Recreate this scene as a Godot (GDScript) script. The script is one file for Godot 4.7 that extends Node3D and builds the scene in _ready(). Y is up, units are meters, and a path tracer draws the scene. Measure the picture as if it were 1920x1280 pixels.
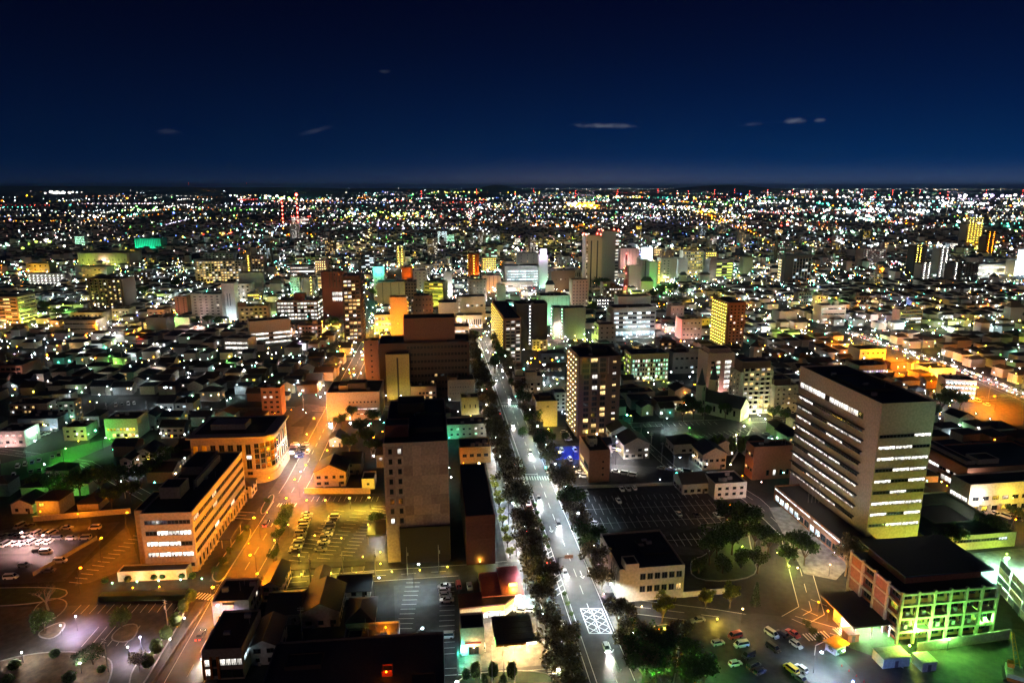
extends Node3D
# A city at night seen from a high tower. Metres, y up, the view looks along -z.

class MB:
	var v := PackedVector3Array()
	var n := PackedVector3Array()
	var uv := PackedVector2Array()
	var ix := PackedInt32Array()
	var col := PackedColorArray()
	var tint := Color.WHITE
	var tinted := false
	func put(p: Vector3, nn: Vector3, u: Vector2):
		v.append(p)
		n.append(nn)
		uv.append(u)
		if tinted:
			col.append(tint)
	func quad(a: Vector3, b: Vector3, c: Vector3, d: Vector3):   # counter-clockwise seen from outside
		var k := v.size()
		var nn := (c - a).cross(d - b).normalized()
		put(a, nn, Vector2(0, 1))
		put(b, nn, Vector2(1, 1))
		put(c, nn, Vector2(1, 0))
		put(d, nn, Vector2(0, 0))
		ix.append_array(PackedInt32Array([k, k + 2, k + 1, k, k + 3, k + 2]))
	func tri(a: Vector3, b: Vector3, c: Vector3):
		var k := v.size()
		var nn := (b - a).cross(c - a).normalized()
		put(a, nn, Vector2(0, 1))
		put(b, nn, Vector2(1, 1))
		put(c, nn, Vector2(0.5, 0))
		ix.append_array(PackedInt32Array([k, k + 2, k + 1]))
	func box(lo: Vector3, hi: Vector3, t := Transform3D.IDENTITY):
		var p := []
		for i in 8:
			p.append(t * Vector3(hi.x if i & 1 else lo.x, hi.y if i & 2 else lo.y, hi.z if i & 4 else lo.z))
		quad(p[4], p[5], p[7], p[6])
		quad(p[1], p[0], p[2], p[3])
		quad(p[5], p[1], p[3], p[7])
		quad(p[0], p[4], p[6], p[2])
		quad(p[6], p[7], p[3], p[2])
		quad(p[0], p[1], p[5], p[4])
	func tube(a: Vector3, b: Vector3, ra: float, rb: float, sides := 6):
		var d := (b - a).normalized()
		var s := d.cross(Vector3.RIGHT if absf(d.x) < 0.8 else Vector3.FORWARD).normalized()
		var t := d.cross(s)
		for i in sides:
			var o0 := s * cos(TAU * i / sides) + t * sin(TAU * i / sides)
			var o1 := s * cos(TAU * (i + 1) / sides) + t * sin(TAU * (i + 1) / sides)
			quad(a + o0 * ra, a + o1 * ra, b + o1 * rb, b + o0 * rb)
			if rb > 0.01:
				tri(b, b + o0 * rb, b + o1 * rb)
			if ra > 0.01:
				tri(a, a + o1 * ra, a + o0 * ra)
	func lathe(c: Vector3, prof: Array, sides := 10, wob := 0.0, sx := 1.0, sz := 1.0):
		for i in sides:
			for k in prof.size() - 1:
				var q := []
				for e in [[i, k], [i + 1, k], [i + 1, k + 1], [i, k + 1]]:
					var ang: float = TAU * (e[0] % sides) / sides
					var p: Vector2 = prof[e[1]]
					var r: float = p.x * (1.0 + wob * sin(ang * 3.0 + e[1] * 1.7) * cos(ang * 2.0 - e[1]))
					q.append(c + Vector3(r * sx * sin(ang), p.y, r * sz * cos(ang)))
				quad(q[0], q[1], q[2], q[3])
	func prism(poly: Array, y0: float, y1: float):   # poly of Vector2 (x, z), counter-clockwise from above
		var k := poly.size()
		for i in k:
			var a: Vector2 = poly[i]
			var b: Vector2 = poly[(i + 1) % k]
			quad(Vector3(a.x, y0, a.y), Vector3(b.x, y0, b.y), Vector3(b.x, y1, b.y), Vector3(a.x, y1, a.y))
		flat(poly, y1)
	func flat(poly: Array, y: float):
		var t := Geometry2D.triangulate_polygon(PackedVector2Array(poly))
		for i in range(0, t.size(), 3):
			var a: Vector2 = poly[t[i]]
			var b: Vector2 = poly[t[i + 1]]
			var c: Vector2 = poly[t[i + 2]]
			if (b - a).cross(c - a) > 0.0:
				var o := b
				b = c
				c = o
			tri(Vector3(a.x, y, a.y), Vector3(b.x, y, b.y), Vector3(c.x, y, c.y))
	func mesh(m: Material) -> ArrayMesh:
		var a := []
		a.resize(Mesh.ARRAY_MAX)
		a[Mesh.ARRAY_VERTEX] = v
		a[Mesh.ARRAY_NORMAL] = n
		a[Mesh.ARRAY_TEX_UV] = uv
		a[Mesh.ARRAY_INDEX] = ix
		if tinted:
			a[Mesh.ARRAY_COLOR] = col
		var r := ArrayMesh.new()
		r.add_surface_from_arrays(Mesh.PRIMITIVE_TRIANGLES, a)
		r.surface_set_material(0, m)
		return r

var rng := RandomNumberGenerator.new()
var mats := {}
var texs := {}
var meshes := {}
var names := {}
var taken := []          # footprints: [Transform2D inverse, half size]
var open_ground := []    # polygons and road strips where nothing is built
var landmarks := []
var ranked := {}

# ---------------------------------------------------------------- materials
const PAINT := {
	"white": [0.56, 0.55, 0.53], "cream": [0.52, 0.47, 0.36], "beige": [0.4, 0.34, 0.26], "grey": [0.3, 0.3, 0.3], "pale": [0.42, 0.42, 0.41],
	"dark_grey": [0.1, 0.1, 0.11], "brown": [0.16, 0.1, 0.07], "dark_brown": [0.055, 0.04, 0.035], "wine": [0.02, 0.012, 0.013], "maroon": [0.12, 0.035, 0.035], "terracotta": [0.32, 0.15, 0.09],
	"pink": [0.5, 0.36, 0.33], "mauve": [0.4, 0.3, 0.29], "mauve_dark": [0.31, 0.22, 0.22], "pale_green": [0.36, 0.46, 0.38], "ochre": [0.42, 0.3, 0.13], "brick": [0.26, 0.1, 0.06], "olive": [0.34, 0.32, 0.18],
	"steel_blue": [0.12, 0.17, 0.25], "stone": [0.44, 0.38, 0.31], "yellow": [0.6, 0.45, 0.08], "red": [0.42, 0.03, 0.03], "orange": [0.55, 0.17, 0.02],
	"roof_black": [0.022, 0.022, 0.025], "roof_grey": [0.06, 0.06, 0.065], "roof_brown": [0.05, 0.032, 0.025], "roof_blue": [0.03, 0.04, 0.06], "roof_red": [0.3, 0.035, 0.04], "roof_green": [0.03, 0.07, 0.03],
	"asphalt": [0.055, 0.055, 0.057], "asphalt_pale": [0.08, 0.08, 0.08], "paving": [0.2, 0.19, 0.18], "plaza": [0.4, 0.4, 0.4], "ground": [0.03, 0.03, 0.026], "soil": [0.075, 0.06, 0.04], "sandy": [0.2, 0.15, 0.1],
	"grass": [0.035, 0.07, 0.02], "line": [0.72, 0.72, 0.7], "line_yellow": [0.7, 0.5, 0.06], "metal": [0.35, 0.35, 0.36], "dark_metal": [0.06, 0.06, 0.065], "bark": [0.09, 0.065, 0.045], "tyre": [0.015, 0.015, 0.015],
	"car_white": [0.75, 0.75, 0.75], "car_silver": [0.42, 0.43, 0.45], "car_black": [0.012, 0.012, 0.014], "car_red": [0.4, 0.02, 0.02], "car_yellow": [0.7, 0.5, 0.03], "car_blue": [0.03, 0.08, 0.3], "car_grey": [0.14, 0.14, 0.15],
	"hill": [0.012, 0.016, 0.02], "blue_floor": [0.03, 0.06, 0.5], "green_floor": [0.06, 0.2, 0.06], "net_teal": [0.05, 0.5, 0.33], "trunk_pale": [0.3, 0.25, 0.18],
}
const LIGHT := {
	"white": [1.0, 0.94, 0.84], "cool": [0.7, 0.92, 1.0], "warm": [1.0, 0.64, 0.24], "yellow": [1.0, 0.7, 0.07], "orange": [1.0, 0.245, 0.005], "green": [0.2, 1.0, 0.14], "lime": [0.66, 1.0, 0.1],
	"teal": [0.08, 1.0, 0.62], "red": [1.0, 0.05, 0.03], "blue": [0.12, 0.22, 1.0], "purple": [0.75, 0.6, 1.0], "pink": [1.0, 0.55, 0.5], "mint": [0.42, 1.0, 0.62],
}

func lin(k: String) -> Color:
	var a: Array = LIGHT[k]
	return Color(a[0], a[1], a[2])

func noise_tex(key: String, freq: float, lo: float, oct := 5) -> NoiseTexture2D:
	if not texs.has(key):
		var f := FastNoiseLite.new()
		f.noise_type = FastNoiseLite.TYPE_SIMPLEX
		f.frequency = freq
		f.fractal_octaves = oct
		f.seed = 11
		var t := NoiseTexture2D.new()
		t.width = 512
		t.height = 512
		t.seamless = true
		t.noise = f
		var g := Gradient.new()
		g.set_color(0, Color(lo, lo, lo))
		g.set_color(1, Color(1, 1, 1))
		t.color_ramp = g
		texs[key] = t
	return texs[key]

func P(k: String) -> StandardMaterial3D:
	if mats.has(k):
		return mats[k]
	var m := StandardMaterial3D.new()
	m.resource_name = k
	var c: Array = PAINT[k]
	m.albedo_color = Color(c[0], c[1], c[2]).linear_to_srgb()
	m.roughness = 0.85
	if k.begins_with("car_"):
		m.roughness = 0.35
		m.clearcoat_enabled = true
		m.clearcoat = 0.7
	elif k.ends_with("metal"):
		m.metallic = 0.5
		m.roughness = 0.5
	elif not (k in ["line", "line_yellow", "tyre", "net_teal"]):
		var big: bool = k.begins_with("asphalt") or k in ["ground", "soil", "sandy", "grass", "plaza", "paving", "hill"]
		m.albedo_texture = noise_tex("patchy", 0.012, 0.66) if big else noise_tex("grime", 0.012, 0.82)
		m.uv1_triplanar = true
		m.uv1_world_triplanar = true
		m.uv1_scale = Vector3.ONE * (0.045 if big else 0.11)
		m.detail_enabled = true
		m.detail_blend_mode = BaseMaterial3D.BLEND_MODE_MUL
		m.detail_albedo = noise_tex("fine", 0.05, 0.9, 3)
		m.detail_uv_layer = BaseMaterial3D.DETAIL_UV_1
		if k.begins_with("roof") or k.begins_with("asphalt"):
			m.roughness = 0.7
	mats[k] = m
	return m

func leaf(k: String, r: float, g: float, b: float) -> StandardMaterial3D:
	if not mats.has(k):
		var m := StandardMaterial3D.new()
		m.resource_name = k
		m.albedo_color = Color(r, g, b).linear_to_srgb()
		m.vertex_color_use_as_albedo = true
		m.roughness = 0.7
		m.backlight_enabled = true
		m.backlight = Color(0.55, 0.75, 0.3)
		m.cull_mode = BaseMaterial3D.CULL_DISABLED
		mats[k] = m
	return mats[k]

func glass() -> StandardMaterial3D:
	if not mats.has("glass"):
		var m := StandardMaterial3D.new()
		m.resource_name = "dark_glass"
		m.albedo_color = Color(0.012, 0.014, 0.018).linear_to_srgb()
		m.roughness = 0.12
		mats["glass"] = m
	return mats["glass"]

func glow(k: String, energy: float) -> StandardMaterial3D:
	var key := "glow_%s_%.2f" % [k, energy]
	if not mats.has(key):
		var m := StandardMaterial3D.new()
		m.resource_name = key
		m.albedo_color = Color(0.02, 0.02, 0.02)
		m.emission_enabled = true
		m.emission = lin(k).linear_to_srgb()
		m.emission_energy_multiplier = energy
		mats[key] = m
	return mats[key]

func room_tex(i: int) -> ImageTexture:                       # what one sees through a lit window: ceiling lamps, blinds, furniture
	var key := "room%d" % i
	if not texs.has(key):
		var r := RandomNumberGenerator.new()
		r.seed = 500 + i
		var im := Image.create(64, 32, false, Image.FORMAT_RGB8)
		im.fill(Color(0.72, 0.72, 0.72))
		im.fill_rect(Rect2i(0, 0, 64, 7), Color(0.98, 0.98, 0.98))
		for k in 7:
			im.fill_rect(Rect2i(r.randi_range(0, 58), r.randi_range(18, 27), r.randi_range(3, 9), 14), Color.WHITE * r.randf_range(0.12, 0.5))
		for k in 3:
			if r.randf() < 0.6:
				im.fill_rect(Rect2i(k * 21, 0, 20, r.randi_range(8, 22)), Color.WHITE * r.randf_range(0.6, 0.9))
		for k in 4:
			im.fill_rect(Rect2i(k * 21, 0, 1, 32), Color(0.25, 0.25, 0.25))
		texs[key] = ImageTexture.create_from_image(im)
	return texs[key]

func lit(k: String, r: RandomNumberGenerator, strong := 1.0) -> StandardMaterial3D:
	var i := r.randi_range(0, 3)
	var e: float = [0.55, 0.9, 1.3, 1.9][r.randi_range(0, 3)] * strong
	var key := "lit_%s_%d_%.2f" % [k, i, e]
	if not mats.has(key):
		var m := StandardMaterial3D.new()
		m.resource_name = "lit_window_" + k
		m.albedo_color = Color(0.05, 0.05, 0.05)
		m.roughness = 0.2
		m.emission_enabled = true
		m.emission = lin(k).linear_to_srgb()
		m.emission_energy_multiplier = e
		m.emission_operator = BaseMaterial3D.EMISSION_OP_MULTIPLY
		m.emission_texture = room_tex(i)
		mats[key] = m
	return mats[key]

# ---------------------------------------------------------------- objects
func numbered(called: String) -> String:
	var k: int = names.get(called, 0)
	names[called] = k + 1
	return called if k == 0 else "%s_%03d" % [called, k]

func tag(o: Node, label := "", category := "", group := "", kind := ""):
	if label: o.set_meta("label", label)
	if category: o.set_meta("category", category)
	if group: o.set_meta("group", group)
	if kind: o.set_meta("kind", kind)

func thing(called: String, label: String, category: String, at: Vector3, turn := 0.0, group := "") -> Node3D:
	var o := Node3D.new()
	o.name = numbered(called)
	add_child(o)
	o.position = at
	o.rotation.y = deg_to_rad(turn)
	tag(o, label, category, group)
	return o

func part(called: String, mesh: Mesh, parent: Node, at := Vector3.ZERO, basis := Basis.IDENTITY) -> MeshInstance3D:
	var o := MeshInstance3D.new()
	o.name = numbered(called) if parent == self else called
	o.mesh = mesh
	o.transform = Transform3D(basis, at)
	parent.add_child(o, true)
	return o

func ground_piece(called: String, mesh: Mesh) -> MeshInstance3D:
	var o := part(called, mesh, self)
	tag(o, "", "", "", "structure")
	return o

func sheet(called: String, poly: Array, y: float, k: String, keep := true) -> MeshInstance3D:
	var b := MB.new()
	var ring := []
	for p in poly: ring.append(Vector2(p[0], p[1]))
	b.flat(ring, y)
	if keep: open_ground.append(PackedVector2Array(ring))
	return ground_piece(called, b.mesh(P(k)))

func offset_line(line: Array, t: float) -> Array:
	var r := []
	for i in line.size():
		var a := Vector2(line[maxi(i - 1, 0)][0], line[maxi(i - 1, 0)][1])
		var c := Vector2(line[mini(i + 1, line.size() - 1)][0], line[mini(i + 1, line.size() - 1)][1])
		var d := (c - a).normalized()
		r.append(Vector2(line[i][0], line[i][1]) + Vector2(-d.y, d.x) * t)
	return r

func ribbon(called: String, line: Array, t0: float, t1: float, y: float, k: String, parent: Node = null, keep := true, thick := 0.0) -> MeshInstance3D:
	var a := offset_line(line, t0)
	var c := offset_line(line, t1)
	var b := MB.new()
	for i in line.size() - 1:
		var p := [a[i], c[i], c[i + 1], a[i + 1]]
		b.quad(Vector3(p[0].x, y, p[0].y), Vector3(p[1].x, y, p[1].y), Vector3(p[2].x, y, p[2].y), Vector3(p[3].x, y, p[3].y))
		if thick > 0.0:
			for e in [[p[3], p[0]], [p[1], p[2]]]:
				b.quad(Vector3(e[0].x, y - thick, e[0].y), Vector3(e[1].x, y - thick, e[1].y), Vector3(e[1].x, y, e[1].y), Vector3(e[0].x, y, e[0].y))
		if keep:
			open_ground.append(PackedVector2Array(p))
	var m := b.mesh(P(k))
	return ground_piece(called, m) if parent == null else part(called, m, parent)

func dashes(b: MB, line: Array, t: float, wide: float, y: float, on: float, off: float, far := 1e9):
	var pts := offset_line(line, t)
	var run := 0.0
	for i in pts.size() - 1:
		var d: Vector2 = pts[i + 1] - pts[i]
		var l := d.length()
		d /= l
		var s := 0.0
		while s < l and run < far:
			var e := minf(s + on, l)
			var n := Vector2(-d.y, d.x) * wide / 2.0
			var p: Vector2 = pts[i] + d * s
			var q: Vector2 = pts[i] + d * e
			b.quad(Vector3(p.x - n.x, y, p.y - n.y), Vector3(p.x + n.x, y, p.y + n.y), Vector3(q.x + n.x, y, q.y + n.y), Vector3(q.x - n.x, y, q.y - n.y))
			s = e + off
			run += on + off

func stripe(b: MB, p: Vector2, q: Vector2, wide: float, y: float):
	var d := (q - p).normalized()
	var n := Vector2(-d.y, d.x) * wide / 2.0
	b.quad(Vector3(p.x - n.x, y, p.y - n.y), Vector3(p.x + n.x, y, p.y + n.y), Vector3(q.x + n.x, y, q.y + n.y), Vector3(q.x - n.x, y, q.y - n.y))

func free_spot(p: Vector2, reach: float) -> bool:
	for f in taken:
		var q: Vector2 = f[0] * p
		if absf(q.x) < f[1].x + reach and absf(q.y) < f[1].y + reach:
			return false
	for g in open_ground:
		if Geometry2D.is_point_in_polygon(p, g):
			return false
		var k: int = g.size()
		for i in k:
			if Geometry2D.get_closest_point_to_segment(p, g[i], g[(i + 1) % k]).distance_to(p) < reach:
				return false
	return true

func claim(x: float, z: float, turn: float, w: float, d: float):    # x, z: middle of the front
	var t := deg_to_rad(turn)
	var c := Vector2(x, z) - Vector2(sin(t), cos(t)) * d / 2.0
	taken.append([Transform2D(-t, c).affine_inverse(), Vector2(w, d) / 2.0])

func omni(parent: Node, at: Vector3, k: String, energy: float, size := 0.25) -> OmniLight3D:
	var l := OmniLight3D.new()
	l.name = "lamp_light"
	l.position = at
	l.light_color = lin(k).linear_to_srgb()
	l.light_energy = energy
	l.light_size = size
	l.omni_range = 120.0
	l.omni_attenuation = 2.0
	l.shadow_enabled = true
	parent.add_child(l, true)
	return l

# ---------------------------------------------------------------- buildings
func pane_mesh(w: float, h: float) -> MB:
	var b := MB.new()
	b.quad(Vector3(-w / 2, -h / 2, 0.03), Vector3(w / 2, -h / 2, 0.03), Vector3(w / 2, h / 2, 0.03), Vector3(-w / 2, h / 2, 0.03))
	return b

func frame_mesh(w: float, h: float) -> MB:
	var b := MB.new()
	var t := 0.09
	b.box(Vector3(-w / 2 - t, h / 2, 0), Vector3(w / 2 + t, h / 2 + t, 0.12))
	b.box(Vector3(-w / 2 - t, -h / 2 - t, 0), Vector3(w / 2 + t, -h / 2, 0.2))
	b.box(Vector3(-w / 2 - t, -h / 2, 0), Vector3(-w / 2, h / 2, 0.12))
	b.box(Vector3(w / 2, -h / 2, 0), Vector3(w / 2 + t, h / 2, 0.12))
	var k := int(w / 1.5)
	for i in range(1, k + 1):
		var x := -w / 2 + w * i / (k + 1)
		b.box(Vector3(x - 0.04, -h / 2, 0.032), Vector3(x + 0.04, h / 2, 0.09))
	return b

func face(side: String, w: float, d: float) -> Transform3D:
	match side:
		"R": return Transform3D(Basis(Vector3(0, 0, -1), Vector3.UP, Vector3(1, 0, 0)), Vector3(w / 2, 0, 0))
		"L": return Transform3D(Basis(Vector3(0, 0, 1), Vector3.UP, Vector3(-1, 0, 0)), Vector3(-w / 2, 0, -d))
		"B": return Transform3D(Basis(Vector3(-1, 0, 0), Vector3.UP, Vector3(0, 0, -1)), Vector3(w / 2, 0, -d))
	return Transform3D(Basis.IDENTITY, Vector3(-w / 2, 0, 0))

func add_pane(root: Node, joined: Dictionary, t: Transform3D, c: Vector2, w: float, h: float, m: Material, near: bool, called := "window"):
	if near:
		var key := "pane_%.2f_%.2f" % [w, h]
		if not meshes.has(key):
			meshes[key] = [pane_mesh(w, h).mesh(null), frame_mesh(w, h).mesh(P("dark_metal"))]
		var o := part(called, meshes[key][0], root, t * Vector3(c.x, c.y, 0), t.basis)
		o.material_override = m
		if w * h > 1.2:
			part("frame", meshes[key][1], o)
	else:
		if not joined.has(m): joined[m] = MB.new()
		var a := t * Transform3D(Basis.IDENTITY, Vector3(c.x, c.y, 0.04))
		joined[m].quad(a * Vector3(-w / 2, -h / 2, 0), a * Vector3(w / 2, -h / 2, 0), a * Vector3(w / 2, h / 2, 0), a * Vector3(-w / 2, h / 2, 0))

func add_box(joined: Dictionary, root: Node, called: String, near: bool, t: Transform3D, lo: Vector3, hi: Vector3, m: Material):
	if near:
		var b := MB.new()
		b.box(lo, hi, t)
		part(called, b.mesh(m), root)
	else:
		if not joined.has(m): joined[m] = MB.new()
		joined[m].box(lo, hi, t)

func shell(root: Node, w: float, d: float, h: float, wall: String, roof: String, y0 := 0.0, at := Vector3.ZERO, called := "wall", lip := 0.6):
	var b := MB.new()
	var x := w / 2
	for s in ["F", "R", "L", "B"]:
		var t := Transform3D(Basis.IDENTITY, at) * face(s, w, d)
		var l := w if s in ["F", "B"] else d
		b.quad(t * Vector3(0, y0, 0), t * Vector3(l, y0, 0), t * Vector3(l, h, 0), t * Vector3(0, h, 0))
		b.quad(t * Vector3(0, h, 0), t * Vector3(l, h, 0), t * Vector3(l - 0.3, h, -0.3), t * Vector3(0.3, h, -0.3))
		b.quad(t * Vector3(l - 0.3, h - lip, -0.3), t * Vector3(0.3, h - lip, -0.3), t * Vector3(0.3, h, -0.3), t * Vector3(l - 0.3, h, -0.3))
	part(called, b.mesh(P(wall)), root)
	var r := MB.new()
	r.quad(at + Vector3(-x + 0.3, h - lip, -0.3), at + Vector3(x - 0.3, h - lip, -0.3), at + Vector3(x - 0.3, h - lip, -d + 0.3), at + Vector3(-x + 0.3, h - lip, -d + 0.3))
	part("roof", r.mesh(P(roof)), root)

func building(s: Dictionary) -> Node3D:
	var p: Array = s.p
	var w: float = p[2]
	var d: float = p[3]
	var h: float = p[4]
	var root := thing(s.n, s.get("l", ""), s.get("c", "building"), Vector3(p[0], 0, p[1]), p[5], s.get("g", ""))
	if s.get("claim", true): claim(p[0], p[1], p[5], w, d)
	if s.get("mark", ""): landmarks.append([Vector2(p[0], p[1]), s.mark])
	var r := RandomNumberGenerator.new()
	r.seed = hash(str(p))
	var dist := Vector2(p[0], p[1]).length()
	var near: bool = dist < 345.0
	var J := {}
	shell(root, w, d, h, s.wall, s.get("roof", "roof_black"))
	for side in ["F", "R", "L", "B"]:
		for q in s.get(side, []):
			pattern(root, J, r, near, face(side, w, d), w if side in ["F", "B"] else d, h, s, q)
	for q in s.get("top", []):                                     # rooftop rooms: [u, v, w, d, h, paint]
		var at := Vector3((q[0] - 0.5) * w, 0, -q[1] * d + q[3] / 2.0)
		shell(root, q[2], q[3], h - 0.6 + q[4], q[5], "roof_black", h - 0.6, at, "penthouse", 0.3)
	for q in s.get("wings", []):                                   # lower wings joined to the front: [x, z, w, d, h, paint]
		shell(root, q[2], q[3], q[4], q[5], s.get("roof", "roof_black"), 0.0, Vector3(q[0], 0, q[1]), "wing", 0.4)
	if s.has("sign"):                                              # unlit board: [side, u, y, w, h, paint]
		var q: Array = s.sign
		var t := face(q[0], w, d)
		var b := MB.new()
		b.box(Vector3(-q[3] / 2, -q[4] / 2, 0.02), Vector3(q[3] / 2, q[4] / 2, 0.16), t * Transform3D(Basis.IDENTITY, Vector3(q[1] * w, q[2], 0)))
		part("sign_board", b.mesh(P(q[5])), root)
	if s.has("glowsign"):                                          # lit board on the roof or high on the face
		var q: Array = s.glowsign
		var t := face(q[0], w, d)
		board(root, t * Vector3(q[1] * w, minf(q[2], h + q[4] * 0.5 + 1.0), 0.5), q[3], q[4], q[5], 2.6, 9.0 * q[3] * q[4])
	if s.has("cap"):
		var b := MB.new()
		b.lathe(Vector3(0, h, -d / 2), [Vector2(w * 0.85, 0), Vector2(0, s.cap[0])], 4)
		part("cap", b.mesh(P(s.cap[1])), root, Vector3.ZERO)
	if s.get("redtop", false):
		for e in [[-0.45, -0.05], [0.45, -0.05], [-0.45, -0.95], [0.45, -0.95]]:
			var b := MB.new()
			b.lathe(Vector3(e[0] * w, h + 1.0, e[1] * d), [Vector2(0, -1.0), Vector2(0.3, -0.9), Vector2(0.8, 0), Vector2(0, 0.8)], 8)
			part("warning_lamp", b.mesh(glow("red", 26.0)), root)
	if dist < 900.0 and s.get("plant", true) and w > 7.0 and d > 7.0:   # plant on the roof
		for k in r.randi_range(2, 4 if not near else 7):
			var c := Vector3(r.randf_range(-0.38, 0.38) * w, h - 0.6, -r.randf_range(0.2, 0.85) * d)
			var b := MB.new()
			if r.randf() < 0.65:
				b.box(Vector3(-0.9, 0, -0.5), Vector3(0.9, r.randf_range(0.8, 1.6), 0.5))
				part("cooling_unit", b.mesh(P("grey")), root, c)
			else:
				b.tube(Vector3.ZERO, Vector3(0, r.randf_range(2.0, 5.0), 0), 0.07, 0.04, 5)
				part("antenna", b.mesh(P("metal")), root, c)
	for q in s.get("fl", []):                                      # floodlights: [side, u, height, distance, light, energy]
		var t := face(q[0], w, d)
		var at := t * Vector3(q[1] * (w if q[0] in ["F", "B"] else d), q[2], q[3])
		var b := MB.new()
		b.lathe(Vector3.ZERO, [Vector2(0, -0.2), Vector2(0.17, -0.12), Vector2(0.2, 0), Vector2(0.12, 0.16), Vector2(0, 0.2)], 8)
		part("flood_lamp", b.mesh(glow(q[4], 12.0)), root, at)
		omni(root, at, q[4], q[5], 0.2)
	for m in J:
		var o := part("window_rows" if m.resource_name.begins_with("lit") or m.resource_name == "dark_glass" else "balcony_rows", J[m].mesh(m), root)
		o.set_meta("kind", "stuff")
	return root

func pattern(root: Node, J: Dictionary, r: RandomNumberGenerator, near: bool, t: Transform3D, W: float, h: float, s: Dictionary, q: Array):
	var style: String = q[0]
	var n: int = q[1]
	var c: int = q[2]
	var ww: float = q[3]
	var wh: float = q[4]
	var share: float = q[5]
	var pal: String = q[6]
	var x0: float = (q[7] if q.size() > 7 else 0.04) * W
	var x1: float = (q[8] if q.size() > 8 else 0.96) * W
	var y0: float = q[9] if q.size() > 9 else 1.0
	var y1: float = q[10] if q.size() > 10 else h - 1.1
	var trim: Material = P(s.get("trim", s.wall))
	var fh := (y1 - y0) / n
	var cw := (x1 - x0) / c
	var one: bool = near or s.get("each", false)
	if style == "slit":
		for j in c:
			add_box(J, root, "recess_strip", one, t, Vector3(x0 + (j + 0.5) * cw - ww / 2, y0, -0.02), Vector3(x0 + (j + 0.5) * cw + ww / 2, y1, 0.04), P("roof_black"))
		return
	if style == "fins":
		for j in c + 1:
			add_box(J, root, "pilaster", one, t, Vector3(x0 + j * cw - 0.3, y0 - 0.5, 0), Vector3(x0 + j * cw + 0.3, y1 + 0.4, 0.4), trim)
	if style == "panel":
		for i in n:
			for j in c:
				if not meshes.has("panel_%.2f_%.2f" % [cw, fh]):
					var b := MB.new()
					b.box(Vector3(0.05, 0.05, 0), Vector3(cw - 0.05, fh - 0.05, 0.08))
					meshes["panel_%.2f_%.2f" % [cw, fh]] = b.mesh(null)
				var o := part("panel", meshes["panel_%.2f_%.2f" % [cw, fh]], root, t * Vector3(x0 + j * cw, y0 + i * fh, 0), t.basis)
				o.material_override = P(["mauve", "pink", "mauve", "mauve_dark"][r.randi_range(0, 3)]) if pal == "tower" else P(pal)
		return
	if style in ["punch", "band"]: t = t.translated_local(Vector3(0, 0, s.get("skin", 0.0)))
	for i in n:
		var y := y0 + i * fh
		if style == "eaves":
			add_box(J, root, "sun_shelf", one, t, Vector3(x0, y + fh * 0.55 + 0.5, 0), Vector3(x1, y + fh * 0.55 + 0.72, 1.1), P("roof_black"))
			continue
		if style in ["balcony", "corridor"]:
			var deep := 1.3
			var m := trim
			if not J.has("keep"): pass
			var b := MB.new()
			b.box(Vector3(x0, y - 0.12, 0), Vector3(x1, y + 0.08, deep), t)
			b.box(Vector3(x0, y + 0.08, deep - 0.1), Vector3(x1, y + 1.05, deep), t)
			for j in c + 1:
				b.box(Vector3(x0 + j * cw - 0.05, y + 0.08, 0), Vector3(x0 + j * cw + 0.05, y + fh - 0.2, deep - 0.12), t)
			if one:
				part("balcony" if style == "balcony" else "access_gallery", b.mesh(m), root)
			else:
				if not J.has(m): J[m] = MB.new()
				var k: int = J[m].v.size()
				J[m].v.append_array(b.v)
				J[m].n.append_array(b.n)
				J[m].uv.append_array(b.uv)
				for e in b.ix: J[m].ix.append(e + k)
		for j in c:
			var x := x0 + (j + 0.5) * cw
			var on := r.randf() < share
			match style:
				"corridor":
					var m2 := glow(pal, 26.0 * (q[11] if q.size() > 11 else 1.0))
					var ls := 0.16 if near else 0.26
					add_box(J, root, "gallery_lamp", one, t, Vector3(x - ls * 1.3, y + fh * 0.64, 0.85), Vector3(x + ls * 1.3, y + fh * 0.64 + ls, 0.85 + ls), m2)
					add_pane(root, J, t, Vector2(x, y + fh * 0.42), minf(ww, cw * 0.6), wh, glass(), one, "door")
				"punch", "fins", "balcony":
					var up := 0.5 if style != "balcony" else 0.48
					add_pane(root, J, t, Vector2(x, y + fh * up), minf(ww, cw - 0.2), minf(wh, fh - 0.4), lit(pal if r.randf() < 0.75 else "white", r) if on else glass(), one)
				"band":
					add_pane(root, J, t, Vector2(x, y + fh * 0.55), cw - 0.22, wh, lit(pal, r, 1.6) if on else glass(), one)

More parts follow.
